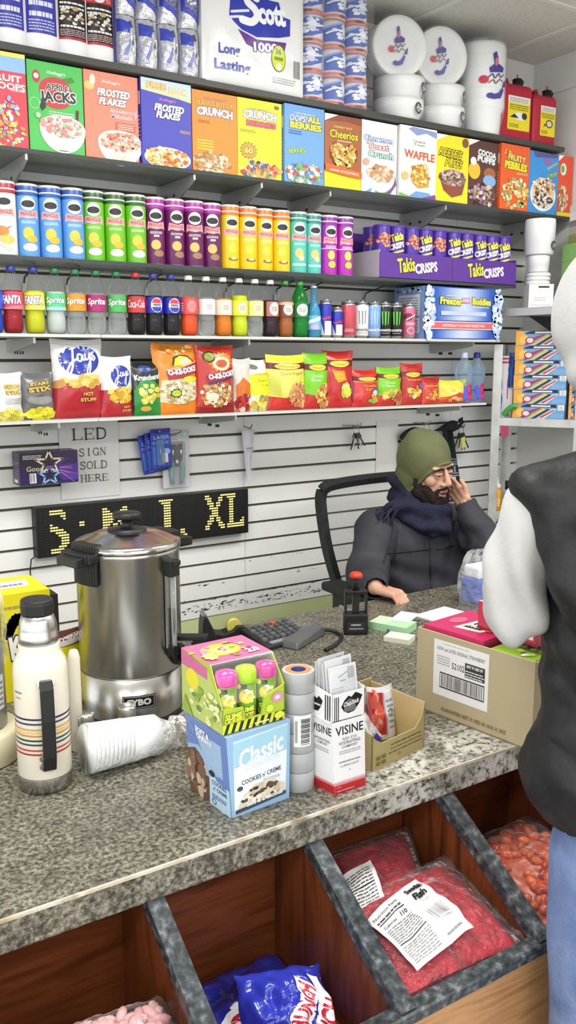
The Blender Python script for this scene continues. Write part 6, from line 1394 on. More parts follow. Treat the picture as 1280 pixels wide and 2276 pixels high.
# ---- sleeve of cups lying on its side
A = Vector((.538, 1.552, CT+.0485)); Bv = Vector((.688, 1.560, CT+.0395)); ax = (Bv-A).normalized()
t = thing('cup_sleeve', 'sleeve of white plastic cups lying on its side in a clear bag', 'cups', tuple(A))
m = MB(); L_ = (Bv-A).length
P_ = lambda s: ax*s
pts = [P_(.012), P_(.0), P_(-.001), P_(.001), P_(.006)]; 
m.tube([P_(.030),P_(.004),P_(.0),P_(.0015)], [.040,.0450,.0475,.0478], mat('#eceef0', .35), 40, cap=True)
for q in range(9):
    s0 = .003+q*.009; m.tube([P_(s0),P_(s0+.002),P_(s0+.0085)], [.0482-.0004*q,.0484-.0004*q,.0472-.0004*q], mat('#eceef0', .35), 40)
m.tube([P_(.084),P_(.150),P_(L_-.004)], [.0440,.0400,.0365], mat('#eceef0', .35), 40); m.obj('cup_stack', t)
m = MB(); sd = ax.cross(Vector((0,0,1))).normalized(); up_ = sd.cross(ax)
def slv(u, v):
    s = -.001+v*(L_+.062); rr = .0495-.011*min(1, v*1.25)
    if v > .72: k_ = (v-.72)/.28; rr = rr*(1-.72*k_)+.020*k_*(v > .9)
    rr *= 1+.05*noise.noise(Vector((cos(2*pi*u)*2, sin(2*pi*u)*2, v*9)))*(.3+v)
    c_ = P_(s)-Vector((0,0,.004*v))
    p_ = c_+sd*rr*cos(2*pi*u)+up_*rr*sin(2*pi*u)
    p_.z = max(p_.z, CT+.0008-A.z)
    return p_
m.grid(slv, 40, 46, clear_film('bag_of_cups_film', '#ffffff', .10, .07, '#ffffff', bump=.8, bscale=45), wrap=True)
def tail(u, v):
    s = L_+.058+.045*v; return P_(s)+sd*(u-.5)*(.05+.03*v)+up_*(.012*sin(u*9)+.014*v+.01)
m.grid(tail, 14, 8, clear_film('bag_of_cups_film'))
m.obj('clear_bag', t)

# ---- left edge: yellow carton, dispenser, bags
t = thing('lemon_candy_carton', 'bright yellow candy carton at the left behind the bottle', 'carton', (.50, 1.99, CT))
m = MB(); m.box(-.09,.118,0,.16,0,.258, mat('#e2d41c', .4)); m.art(front(-.09,.118,0,.258,0), [('lines',.48,.86,.78,.92,1,'#a8965a'),('e',.80,.74,.16,.10,'#c8c83a'),('e',.86,.77,.10,.05,'#8ab03a'),('st',smooth_curve([(.5,.62),(.6,.76),(.72,.72)]),.12,'#ecdc6a'),TX('Ko',.64,.50,.24,.22,'#f2f0e8',out='#2a2a5a',bold=.06,rot=.1,asp=1.3),('e',.93,.7,.03,.02,'#2a2a3a')])
m.art(top(-.09,.118,0,.16,.258), [('r',.0,.5,.3,1,'#e8e6e0'),('p',[(.35,.35),(.85,.35),(.9,.75),(.4,.75)],'#d8d8dc'),('lines',.45,.45,.82,.65,1,'#7a6ab0')]); m.obj('carton_box', t)
m = MB(); m.box(.125,.14,.02,.15,0,.235, mat('#2c2620', .6)); tag(m.obj('dark_panel', None, (.505,1.995,CT)), 'dark brown slab standing beside the yellow candy carton', 'box')
t = thing('tub_dispenser', 'grey tub on a cream base with a yellow striped top at the left edge', 'dispenser', (.375, 1.735, CT))
m = MB(); m.lathe([(.082,0),(.086,.004),(.086,.06),(.080,.068)], mat('#d8cfae', .4), 40); m.obj('cream_base', t)
m = MB(); m.lathe([(.058,.068),(.062,.070),(.062,.235),(.058,.24)], mat('#a3a5a4', .35, .5), 36); m.art(lambda u,v,h: ((.0622+h)*cos(-1.15+u*.5),(.0622+h)*sin(-1.15+u*.5),.11+v*.07), [('r',0,0,1,1,'#e6e6e4'),('lines',.1,.1,.9,.9,5,'#7a7a7c')], L=.1); m.obj('grey_tub', t)
m = MB(); m.lathe([(.058,.24),(.060,.245),(.060,.315),(.045,.325)], mat('#d6cf3c', .4), 36); m.art(lambda u,v,h: ((.0602+h)*cos(u*2*pi),(.0602+h)*sin(u*2*pi),.25+v*.06), [('bar',0,0,1,1,60,'#b0a82c')], L=.05); m.obj('striped_top', t)
m = MB(); m.grid(lambda u, v: ((.070+.006*noise.noise(Vector((cos(2*pi*u)*2,sin(2*pi*u)*2,v*6))))*cos(2*pi*u)*(1-.3*max(0,v-.8)), (.070+.006*noise.noise(Vector((cos(2*pi*u)*2,sin(2*pi*u)*2,v*6))))*sin(2*pi*u)*(1-.3*max(0,v-.8)), .20+.14*v), 32, 16, M_film, wrap=True); m.obj('clear_wrap', t)
bag('yellow snack bag with a dark red top, squeezed between the bottle and the urn', .560, .665, CT+.185, CT, .05, '#d9cf1c', [('r',0,.82,1,1,'#5a2a24'),('p',[(.1,.9),(.9,.96),(.9,.84),(.3,.82)],'#c8c0b8'),('p',[(0,.3),(1,.42),(1,.36),(0,.25)],'#e8e6e0'),('r',0,0,1,.12,'#5a2420')], 33, y=1.90, group='bags behind the urn')

# ---- boxes at the front edge
t = thing('cookie_carton', 'light blue cookie carton with a white pouch printed on its front', 'carton', (.690, 1.247, CT), radians(3))
w, d, h = .124, .138, .152
m = MB()
m.hexa([(0,0,0),(w,0,0),(w-.004,d,0),(-.004,d,0),(-.010,0,h),(w+.002,0,h),(w-.004,d,h),(-.012,d,h)], mat('#9db9d8', .4))
fc = lambda u, v, hh: (u*w-.010*v*(1-u)+.002*v*u, -hh, v*h)
m.art(fc, [('r',0,0,1,1,'#8fb4d6'),('p',[(.05,.03),(.93,.08),(.96,.97),(.10,.93)],'#dfe6ea'),('p',[(.09,.60),(.95,.64),(.96,.97),(.10,.93)],'#9cc8dc'),('p',[(.10,.90),(.96,.95),(.96,.97),(.10,.93)],'#bcd8e6'),
   TX('Classic',.53,.725,.74,.235,'#f2f6f8',bold=.025,shear=.3,rot=.18,asp=1.2),TX('COOKIE',.55,.58,.58,.07,'#c4dae4',rot=.10,asp=1.2),TX("COOKIES n' CREME",.52,.415,.66,.06,'#3a4a5c',bold=.02,rot=.08,asp=1.2),('lines',.55,.33,.84,.37,2,'#8a98a4'),('e',.16,.33,.05,.03,'#4a4a50'),
   ('p',[(.08,.05),(.18,.20),(.40,.33),(.70,.34),(.92,.22),(.90,.10)],'#d4cab4'),('b',.52,.20,.32,.10,50,.05,['#3a322e','#5a4a40','#e8e0d0','#c4b498']),('p',[(.06,.035),(.93,.085),(.93,.13),(.06,.08)],'#3c4652'),TX('Soft & Delicious',.56,.125,.62,.06,'#f0f0ee',bold=.03,rot=.05,asp=1.2)], step=.00006)
lf = lambda u, v, hh: (-.004*(1-u)-.012*v*(1-u)+.004*v*(1-u)-.010*v*u-hh, d*(1-u), v*h)
m.art(lf, [('p',[(0,1),(0,.62),(.30,.68),(.72,.36),(1,.32),(1,1)],'#6b83c0'),('p',[(0,0),(.55,0),(.55,.28),(.40,.52),(.20,.62),(0,.55)],'#6a4c3e'),('b',.20,.30,.22,.26,60,.06,['#8a6a58','#4a3428','#c8b49c','#7a5a48']),('p',[(.50,.0),(1,.0),(1,.34),(.72,.36),(.55,.5)],'#b6d2ea'),TX('SOFT &',.42,.88,.34,.07,'#f0f0f4',bold=.05,rot=-.1),TX('CHEWY!',.46,.80,.38,.07,'#f0f0f4',bold=.05,rot=-.1),('e',.60,.42,.07,.04,'#2c2c34'),TX('COOKIES',.76,.32,.34,.055,'#3a4a5c',bold=.02),TX("n' CREME",.78,.245,.32,.05,'#3a4a5c',bold=.02),('lines',.58,.12,.92,.18,2,'#3a4a6c'),('ring',.62,.07,.05,.04,.3,'#3a4a6c'),('ring',.12,.84,.09,.09,.12,'#8ca4d4')], step=.00006)
m.obj('carton_box', t)

t = thing('roller_candy_case', 'lime green and pink display case of roller candies on the cookie carton', 'display case', (.678, 1.255, CT+.1545), radians(2))
w, d, h = .130, .145, .118
m = MB(); G = mat('#a9c23a', .35)
m.box(0,w,0,d,0,.004,G); m.box(0,w,d-.003,d,0,h,mat('#c8608c', .35)); m.extrude([(0,0,.004),(0,d,.004),(0,d,h),(0,.040,h*.98),(0,0,.046)], (.002,0,0), G); m.extrude([(w-.002,0,.004),(w-.002,d,.004),(w-.002,d,h),(w-.002,.040,h*.98),(w-.002,0,.066)], (.002,0,0), G)
m.extrude([(0,0,.004),(w,0,.004),(w,0,.066),(w*.66,0,.050),(w*.62,0,.020),(w*.36,0,.018),(w*.33,0,.042),(0,0,.046)], (0,.003,0), G)
m.art(left(d,0,0,h,0), [('p',[(0,0),(1,0),(1,.42),(.66,.9),(0,1)],'#b4c46a'),('p',[(0,.75),(.66,.72),(.66,.9),(0,1)],'#c86a96'),('e',.28,.60,.16,.16,'#e0d43a'),('b',.6,.30,.36,.26,40,.06,['#8aa83a','#d8dc9a','#6a8a30','#e0e0a8']),('p',[(0,0),(.3,0),(.1,.3)],'#8aa83a')])
fg = lambda u, v, hh: (u*w, -hh, .0+v*.066)
m.art(fg, [('r',0,.0,1,.26,'#c8d43a')]+[('p',[(.02+.11*q,.0),(.07+.11*q,.0),(.12+.11*q,.26),(.07+.11*q,.26)],'#22241c') for q in range(9)]+[TX('SLIME',.17,.46,.27,.16,'#e2ea4a',out='#3a6a1c',bold=.05),TX('LICKER',.17,.34,.28,.10,'#e2ea4a',out='#3a6a1c',bold=.05),('lines',.5,.08,.74,.18,1,'#f0f0a0'),('e',.87,.68,.09,.14,'#d88ab8'),('e',.87,.68,.04,.06,'#f0d8e8'),('e',.9,.16,.08,.1,'#d8d83a'),('s',.74,.42,.07,.12,8,'#c8e04a')])
m.obj('case_tray', t)
m = MB()
tp = lambda u, v, hh: (u*w, (.040+v*(d-.043)) , h*.98+v*h*.02+hh)
m.grid(lambda u, v: tp(u, v, 0), 4, 4, mat('#c06a94', .3))
m.art(tp, [('e',.42,.55,.30,.30,'#e2d83a'),('e',.44,.5,.2,.18,'#eee68a'),('b',.4,.5,.44,.36,26,.05,['#d88ab0','#a84a80','#e8e070','#9ab43a']),TX('2.0',.78,.22,.20,.20,'#f6f0f4',bold=.05),('s',.14,.3,.12,.2,8,'#e4e07a')], base=.0006); m.obj('printed_top', t)
m = MB(); m.grid(lambda u, v: (u*w, .040-.040*v, h*.98-(h*.98-.052)*v**1.6), 8, 8, clear_film('case_window_film', '#ffffff', .06, .05, '#ffffff')); m.obj('window', t)
roller = {}
for q, (c_, lab) in enumerate((('#d0509c','left pink capped roller candy in the display case'),('#a6d02c','green capped roller candy in the display case'),('#c64a90','right pink capped roller candy in the display case'))):
    p_ = Matrix.Rotation(radians(2),3,'Z') @ Vector((.0235+.0415*q, .0265+.002*(q%2), .005))
    rt = thing('roller_candy', lab, 'roller candy', tuple(Vector((.678,1.255,CT+.1545))+p_), 0, 'roller candies in the display case')
    rr = .0192
    m = MB(); m.lathe([(rr,0),(rr,.078)], mat(c_, .25, 0, .5), 26); m.art(wrap(rr,0,.074,-pi/2-.4,pi), [('r',-.34,.0,.34,1.0,'#6fa02c'),('r',-.34,.0,.34,.42,'#4a7a24'),TX('SLIME',0,.34,.5,.12,'#e2ea4a',bold=.05,rot=.1,asp=1.25),TX('LICKER',0,.20,.56,.12,'#e2ea4a',bold=.05,rot=.1,asp=1.25),('e',.0,.66,.24,.17,'#e6d83a'),('b',0,.66,.24,.16,10,.06,['#f0ec9a','#f4f4ee','#c8b82c']),('r',-.22,.86,.0,.97,'#2c3a20'),('e',-.26,.92,.10,.07,'#e2e04a'),('p',[(.1,.02),(.3,.1),(.24,.3)],'#c86a9c')], L=.08); m.obj('candy_body', rt)
    m = MB(); m.lathe([(rr+.0006,.076),(rr+.001,.078),(rr+.001,.090),(rr-.002,.098),(.001,.102)], mat(c_, .2, 0, .6), 26); m.obj('cap', rt)

# ---- roll of grey tape rings with paper label
t = thing('tape_roll_stack', 'tall grey stack of label rolls with an orange core ring', 'roll stack', (.853, 1.283, CT))
r = .0305
M_gr = tint_noise('grey_matte_film', ['#9fa1a3', '#adafb1'], scale=6, rough=.3)
m = MB()
for q in range(6): m.lathe([(r-.0006,.0385*q+.0003),(r,.0385*q+.001),(r,.0385*(q+1)-.001),(r-.0006,.0385*(q+1)-.0003)], M_gr, 36, cap0=q == 0, cap1=False)
m.lathe([(r-.0006,.2307),(r-.006,.231)], mat('#b5b6b7', .4), 36, cap0=False, cap1=False); m.obj('rolls', t)
m = MB(); m.lathe([(r-.006,.231),(.014,.2312)], mat('#d8845a', .5), 36, cap0=False, cap1=False); m.lathe([(.014,.2312),(.014,.18)], mat('#4a5a9c', .5), 30, cap0=False); m.obj('core', t)
m = MB(); m.art(wrap(r,.092,.152,atan2(-1.283,-.853)+.30,pi*.36), [('r',-.5,0,.5,1,'#e8e8e8'),('bar',-.1,.06,.4,.94,1,'#e8e8e8')]+[('r',-.12,.06+.055*q,.40,.06+.055*q+(.035 if q % 3 else .02),'#3a3a3c') for q in range(16)]+[('r',-.40,.15,-.30,.85,'#9a9a9c')], L=.1); m.obj('paper_label', t)

# ---- eye drop carton with a lip balm carton on top, blister cards standing inside
AZV = atan2(1.213-1.216, .962-.891)
t = thing('eye_drop_carton', 'white carton with black lettering and a red base band near the counter edge', 'carton', (.8905, 1.216, CT), radians(0))
w, d, h = .071, .055, .142
X1 = -.0105    # left side leans a little as in a display sleeve
m = MB(); m.hexa([(0,0,0),(w,0,0),(w-.010,d,0),(-.010,d,0),(-.008,0,h),(w-.005,0,h),(w-.016,d,h),(-.018,d,h)], mat('#e9e9ea', .35))
ff = lambda u, v, hh: (u*w-.008*v*(1-u)-.005*v*u, -hh, v*h)
VI = [('r',0,0,1,.115,'#b8282e'),('r',0,.115,1,.15,'#d88a8c'),('r',0,.15,1,.17,'#d0c4d0'),TX('VISINE',.52,.865,.86,.125,'#1c1c1e',bold=.01),TX('RED EYE',.52,.745,.44,.035,'#8a8a90'),TX('HYDRATING',.52,.69,.66,.045,'#6a6a70'),TX('COMFORT',.52,.635,.50,.035,'#6a6a70'),('lines',.18,.54,.86,.60,2,'#a8a8ae'),('lines',.16,.42,.84,.46,1,'#8a8a90'),TX('LUBRICANT',.5,.375,.6,.03,'#9a9aa0'),('e',.5,.30,.015,.008,'#1c1c1e'),('lines',.06,.03,.62,.06,1,'#e8b0b0'),('lines',.06,.085,.2,.1,1,'#e8c8c8')]
m.art(ff, VI, step=.00006)
lf2 = lambda u, v, hh: (-.010*(1-u)-.008*v-hh, d*(1-u), v*h)
m.art(lf2, [('r',0,0,1,.115,'#b8282e'),('r',0,.115,1,.15,'#d88a8c'),TX('VISINE',.5,.865,.9,.11,'#1c1c1e',bold=.01),TX('HYDRATING',.52,.72,.7,.04,'#6a6a70'),TX('COMFORT',.5,.67,.5,.035,'#6a6a70'),('lines',.1,.56,.8,.63,2,'#a8a8ae')], step=.00006)
m.obj('carton_box', t)
t = thing('lip_balm_carton', 'open white carton with a black lip shaped logo, stacked on the eye drop carton', 'carton', (.8825, 1.216, CT+.1432))
w, d, h = .074, .056, .056
m = MB(); Wc = mat('#e9e9ea', .35)
m.box(0,w,0,.001,0,h-.004,Wc); m.box(-.010,w-.012,d-.001,d,0,h,Wc); m.hexa([(0,0,0),(.001,0,0),(-.009,d,0),(-.010,d,0),(0,0,h-.004),(.001,0,h-.004),(-.009,d,h+.006),(-.010,d,h+.006)], Wc); m.hexa([(w-.001,0,0),(w,0,0),(w-.011,d,0),(w-.012,d,0),(w-.001,0,h),(w,0,h),(w-.011,d,h+.008),(w-.012,d,h+.008)], Wc); m.box(-.008,w-.006,0,d,0,.001,Wc)
lip = lambda x0, y0, sx, sy: ('p',[(x0+px*sx, y0+py*sy) for px, py in ((-.5,-.1),(-.35,.25),(-.15,.5),(0,.38),(.2,.62),(.38,.5),(.55,.35),(.40,-.1),(.15,-.5),(-.15,-.55),(-.35,-.4))],'#141416')
m.art(front(0,w,0,h-.004,0), [lip(.58,.55,.62,.62),TX('ChapStick',.585,.56,.48,.22,'#f0f0f0',shear=.3,bold=.02,rot=.1,asp=.7)]+[('r',.06+.055*q,.0,.085+.055*q,.9,'#2a2a2c') for q in range(3)])
m.art(lambda u,v,hh: (-.010*(1-u)-hh, d*(1-u), v*(h-.004)), [lip(.30,.5,.5,.5),('lines',.2,.45,.5,.6,1,'#e0e0e0')]+[('r',.68+.10*q,.0,.73+.10*q,.95,'#2a2a2c') for q in range(3)]); m.obj('open_carton', t)
for q in range(6):
    bt = thing('blister_card', ['frontmost','second','third','fourth','fifth','rearmost'][q]+' clear and white blister card standing in the open lip balm carton', 'blister card', (.8825-.0016*q*.6+.004, 1.2205+.0088*q, CT+.1448), 0, 'blister cards in the lip balm carton')
    bt.rotation_euler = (-.10+.03*q, -.05-.012*(q % 3), .06*((q % 3)-1))
    hh = .098+.006*((q*2) % 3); ww = .060
    m = MB(); m.box(0,ww,0,.0008,0,hh,mat('#d9dadd', .3))
    m.art(front(0,ww,0,hh,0), [('lines',.08,.40,.5,.62,4,'#b0b2b8'),('bar',.68,.72,.92,.95,9,'#8a8c92'),('st',smooth_curve([(.35,.78),(.5,.82),(.66,.86)]),.02,'#4a4c54',1.6),('lines',.4,.70,.6,.74,1,'#7a7c84')]); m.obj('card', bt)
    m = MB(); m.grid(lambda u, v: (.004+u*(ww-.008), -.006*sin(pi*u)**.4*sin(pi*v)**.3-.0006, hh*(.04+.9*v)), 10, 12, clear_film('blister_shell', '#ffffff', .16, .05, '#f4f6f8', bump=.3)); m.obj('blister', bt)

# ---- low brown tray box with packets
AT = atan2(1.277-1.249, 1.162-1.003)
t = thing('cardboard_tray', 'open kraft cardboard tray holding foil packets beside the eye drop carton', 'tray', (1.003, 1.249, CT), AT)
w, d = .162, .150
K = tint_noise('kraft_cardboard', ['#9f8f60', '#ac9c6c', '#a49464'], scale=5, rough=.75); KI = tint_noise('kraft_inside', ['#b7a070', '#c4ad7c'], scale=5, rough=.8)
m = MB(); m.box(0,w,0,d,0,.002,KI)
fr = [(0,0,.002),(w,0,.002),(w,0,.100),(w-.012,0,.070),(w-.030,0,.052),(.030,0,.052),(.010,0,.064),(0,0,.075)]
m.extrude(fr, (0,.0025,0), K)
m.extrude([(0,0,.002),(0,d,.002),(0,d,.115),(0,0,.075)], (.0025,0,0), K); m.extrude([(w-.0025,0,.002),(w-.0025,d,.002),(w-.0025,d,.105),(w-.0025,0,.100)], (.0025,0,0), KI); m.box(0,w,d-.0025,d,.002,.112,KI)
m.art(front(0,w,0,.052,0), [('lines',.34,.74,.94,.86,1,'#5f4f2c'),('lines',.34,.58,.94,.68,1,'#6f5f38'),('lines',.3,.42,.94,.54,1,'#6f5f38'),('ring',.50,.28,.03,.06,.3,'#5f4f2c')]+[('r',.07+.10*(q % 2),.16+.22*(q//2),.15+.10*(q % 2),.32+.22*(q//2),'#8a7644') for q in range(4)]+[('lines',.08+.10*(q % 2),.18+.22*(q//2),.14+.10*(q % 2),.3+.22*(q//2),2,'#5f4f2c') for q in range(4)])
m.obj('tray_box', t)
Rt = Matrix.Translation((1.003,1.249,CT)) @ Matrix.Rotation(AT,4,'Z')
def packet(name, label, loc, rot, w, h, d, base, art, seed, cat='packet'):
    fn = bag_shape(w, h, d, seed, 0, .03)
    m = MB(); bm_ = base if not isinstance(base, str) else mat(base, .25, 0, .6)
    m.grid(lambda u, v: fn(u, v, 0), 16, 20, bm_); m.grid(lambda u, v: fn(u, v, 0, 1), 16, 20, bm_, flip=True); m.art(fn, art, L=.06, base=.001, rough=.25, seed=seed)
    o = m.obj(name, None, tuple(Rt @ Vector(loc))); o.rotation_euler = rot; tag(o, label, cat, 'packets in the kraft tray'); return o
packet('snack_packet', 'silver crinkled packet leaning across the front of the kraft tray', (.058,.05,.012), (-.35,-.55,.15), .075, .12, .022, M_foil, [('p',[(.1,.05),(.9,.0),(.9,.16),(.1,.2)],'#4a3a9c'),('p',[(.15,.2),(.7,.18),(.75,.5),(.2,.55)],'#e6e6ea'),('lines',.2,.25,.65,.45,3,'#7a7a80')], 41)
packet('snack_packet', 'red and white packet standing at the right in the kraft tray', (.118,.075,.006), (-.25,.12,.1), .075, .115, .022, '#d9d6da', [('r',0,.1,.52,.9,'#b83038'),('b',.25,.5,.2,.3,30,.1,['#d05a4a','#a02830','#e09a8a']),('r',.56,.05,.98,.92,'#e2e2e8'),('lines',.62,.2,.9,.8,6,'#9a9aa6'),('ring',.76,.5,.1,.08,.3,'#7a7a88')], 43)
packet('snack_packet', 'clear packet of pale sweets lying at the back of the kraft tray', (.075,.105,.01), (-.2,-.1,.0), .10, .095, .02, '#c7b9a4', [('b',.5,.45,.44,.4,50,.09,['#b8a284','#d8ccb8','#a08a6c','#c86a5a'])], 45)
packet('snack_packet', 'dark packet at the left end of the kraft tray', (.03,.04,.01), (-.3,-.3,.3), .05, .07, .02, '#2c2624', [], 47)

# ---- big carton, its long side faces the customers' left
Pa, Pb = Vector((1.290,1.450,CT)), Vector((1.333,1.143,CT)); AB = atan2(Pb.y-Pa.y, Pb.x-Pa.x); LB = (Pb-Pa).length
t = thing('shipping_carton', 'big open brown shipping carton with a white label, overhanging the counter edge', 'carton', tuple(Pa), AB)
w, d, h = LB, .195, .192      # local x along the long face, +y goes right/back
m = MB(); K2 = tint_noise('brown_corrugated_board', ['#a89b7c', '#b2a585', '#ac9f80'], scale=4, rough=.75)
m.box(0,w,0,.004,0,h,K2); m.box(0,w,d-.004,d,0,h-.004,K2); m.box(0,.004,.004,d-.004,0,h,K2); m.box(w-.004,w,.004,d-.004,0,h-.002,K2); m.box(0,w,0,d,0,.004,K2)
fb_ = lambda u, v, hh: (u*w, -hh, v*h)
m.art(fb_, [('r',.16,.26,.64,.93,'#e5e3e4'),TX('NOW and LATER ORIGINAL STRAWBERRY',.40,.83,.42,.045,'#5a5a5c',rot=.0),('lines',.24,.89,.48,.91,1,'#a8a8aa'),('lines',.19,.64,.31,.76,4,'#a0a0a4'),TX('52102',.38,.665,.11,.075,'#3a3a3c',bold=.01),('r',.44,.58,.61,.75,'#3a3a3c'),TX('BEST IF USED BY',.525,.715,.14,.035,'#e5e3e4',bold=.03),('lines',.445,.59,.605,.68,3,'#d8d6d8'),('r',.22,.36,.61,.55,'#2a2a2c'),('r',.225,.375,.605,.535,'#dcdadc'),('bar',.235,.38,.60,.53,30,'#4a4a4e'),TX('GUARANTEED BEST IF USED BY AUG 31 2027',.52,.105,.56,.045,'#7a6240',bold=.02,rot=.0)], step=.00006)
m.obj('carton_box', t)
Rb = Matrix.Translation(Pa) @ Matrix.Rotation(AB,4,'Z')
def inbox(name, label, loc, sz, rz, base, fart, tart, cat='candy box', group='pink candy boxes'):
    m = MB(); m.box(0,sz[0],0,sz[1],0,sz[2],mat(base, .3)); m.art(front(0,sz[0],0,sz[2],0), fart); m.art(top(0,sz[0],0,sz[1],sz[2]), tart)
    return tag(m.obj(name, None, tuple(Rb @ Vector(loc)), AB+rz), label, cat, group)
inbox('candy_box', 'flat hot pink candy box with white and yellow print in the shipping carton', (.010,.010,.165), (.165,.165,.035), 0, '#b8285a', [('r',0,0,1,1,'#c03060')], [('p',[(.35,.2),(.75,.25),(.85,.65),(.4,.7)],'#e6dcc8'),('p',[(.42,.3),(.70,.33),(.76,.55),(.46,.58)],'#2c2428'),TX('NOW',.58,.44,.26,.14,'#f4f0ec',bold=.05),('e',.2,.5,.1,.16,'#d8607c'),('b',.75,.6,.2,.25,18,.06,['#e8d8b0','#d06a3c','#8a2a44','#e8b0b8'])])
inbox('candy_box', 'upright red candy box with a white panel, on top of the flat pink box', (.110,.075,.2015), (.165,.11,.062), -.12, '#b02c48', [('r',0,0,1,1,'#b8384e'),('r',.35,.2,.95,.85,'#e4dcdc'),('lines',.4,.25,.9,.8,6,'#3a3a3c'),('r',0,0,1,.1,'#8a2030')], [('p',[(0,0),(.5,0),(.5,.5),(0,.5)],'#d88a96'),('p',[(.5,.5),(1,.5),(1,1),(.5,1)],'#d88a96'),('r',.0,.0,1,.04,'#e8c0c4')])
inbox('candy_box', 'green edged candy box low in the shipping carton under the sleeve', (.185,.012,.135), (.11,.165,.05), 0, '#8cb43a', [], [('b',.5,.5,.45,.4,20,.08,['#b8d84a','#e8e8e0','#4a6a2c'])])
inbox('candy_box', 'lower hot pink candy box filling the bottom of the shipping carton', (.008,.008,.006), (.285,.175,.125), 0, '#b8285a', [], [])

# ---- black things at the cashier's side
t = thing('tape_dispenser', 'black desk tape dispenser at the far edge of the counter', 'tape dispenser', (1.145, 2.10, CT), radians(-12))
m = MB()
sidep = [(-.065,0,0),(.068,0,0),(.068,0,.030),(.060,0,.040),(.040,0,.042),(.028,0,.030),(.0,0,.022),(-.025,0,.028),(-.040,0,.060),(-.048,0,.078),(-.058,0,.078),(-.062,0,.055)]
m.extrude(sidep, (0,.05,0), M_blk); m.obj('dispenser_body', t, bevel=.004)
m = MB(); m.tube([(.035,.013,.036),(.035,.037,.036)], .022, mat('#c8bf5a', .35), 24); m.obj('tape_roll', t)
m = MB(); m.box(-.060,-.048,.008,.042,.078,.083,mat('#a8a8a8', .3, .8)); m.obj('cutter', t)
t = thing('desk_calculator', 'black desk calculator with rows of grey keys beside the tape dispenser', 'calculator', (1.205, 1.965, CT), radians(6))
m = MB(); w, d = .165, .125
m.hexa([(0,0,0),(w,0,0),(w,d,0),(0,d,0),(0,0,.012),(w,0,.012),(w,d,.034),(0,d,.034)], mat('#242526', .4)); m.obj('casing', t, bevel=.003)
kt = lambda x, y: (x, y, .012+.022*y/d)
for r_ in range(5):
    for c_ in range(7):
        m = MB(); x_, y_ = .010+.0215*c_, .030+.018*r_; z_ = kt(x_, y_)[2]
        col = '#b0522c' if (r_ == 4 and c_ == 4) else '#4a4c4e' if (r_+c_) % 3 else '#5c5e60'
        m.hexa([(x_,y_,z_),(x_+.017,y_,z_),(x_+.017,y_+.013,z_+.002),(x_,y_+.013,z_+.002),(x_+.001,y_+.001,z_+.006),(x_+.016,y_+.001,z_+.006),(x_+.016,y_+.012,z_+.008),(x_+.001,y_+.012,z_+.008)], mat(col, .4)); m.obj('key', t)
m = MB(); m.box(.02,.09,.006,.022,.014,.018,mat('#8a8e90', .3)); m.obj('display_panel', t)
t = thing('card_terminal', 'grey handset lying at the right end of the calculator', 'handset', (1.285, 1.945, CT), radians(20))
m = MB(); m.hexa([(-.02,-.02,0),(.15,.0,0),(.15,.05,0),(-.02,.05,0),(-.01,-.015,.020),(.14,.005,.030),(.14,.045,.030),(-.01,.045,.020)], mat('#56585a', .35)); m.obj('handset_body', t, bevel=.006)
m = MB(); m.tube(smooth_curve([(.13,.02,.01),(.16,.0,.012),(.165,-.03,.006),(.14,-.06,.006),(.08,-.08,.006),(.02,-.085,.006)]), .0055, M_blk, 8); m.obj('cord', t)
t = thing('pen', 'purple and silver pen lying behind the grey label rolls', 'pen', (.90, 1.56, CT+.006), radians(15))
MB().tube([(0,0,0),(.09,0,0)], .0045, mat('#c9cad0', .25, .6), 10).obj('barrel', t); MB().tube([(.09,0,0),(.13,0,0)], .007, mat('#5a48a8', .3), 10).obj('grip', t)

# ---- stamp
t = thing('self_inking_stamp', 'black self inking stamp with a red top standing on the counter', 'stamp', (1.507, 1.965, CT), AC+radians(82))
m = MB(); w = .035
m.box(-w,w,-.022,.022,.0,.062,M_blk); m.obj('stamp_base', t, bevel=.005)
m = MB()
for s in (-1, 1): m.box(s*w*.95-(.006 if s > 0 else -.0), s*w*.95+(.006 if s < 0 else 0), -.014,.014,.062,.128,M_blk)
m.box(-w*.95,w*.95,-.014,.014,.118,.130,M_blk); m.box(-.010,.010,-.009,.009,.062,.120,mat('#2a2a2c', .3)); m.obj('frame', t, bevel=.003)
m = MB(); m.lathe([(.010,.130),(.0075,.150),(.010,.168)], M_blk, 18); m.obj('stem', t)
m = MB(); m.lathe([(.017,.166),(.019,.170),(.019,.176),(.014,.182),(.001,.183)], mat('#c43a24', .3), 24); m.obj('red_button', t)
m = MB(); m.art(front(-.026,.026,.012,.040,-.0225), [('r',0,0,1,1,'#2c2c2e'),('lines',.1,.2,.9,.5,1,'#9a9a9c'),('lines',.2,.6,.75,.95,1,'#b8b8ba')], base=.0008); m.obj('window', t)

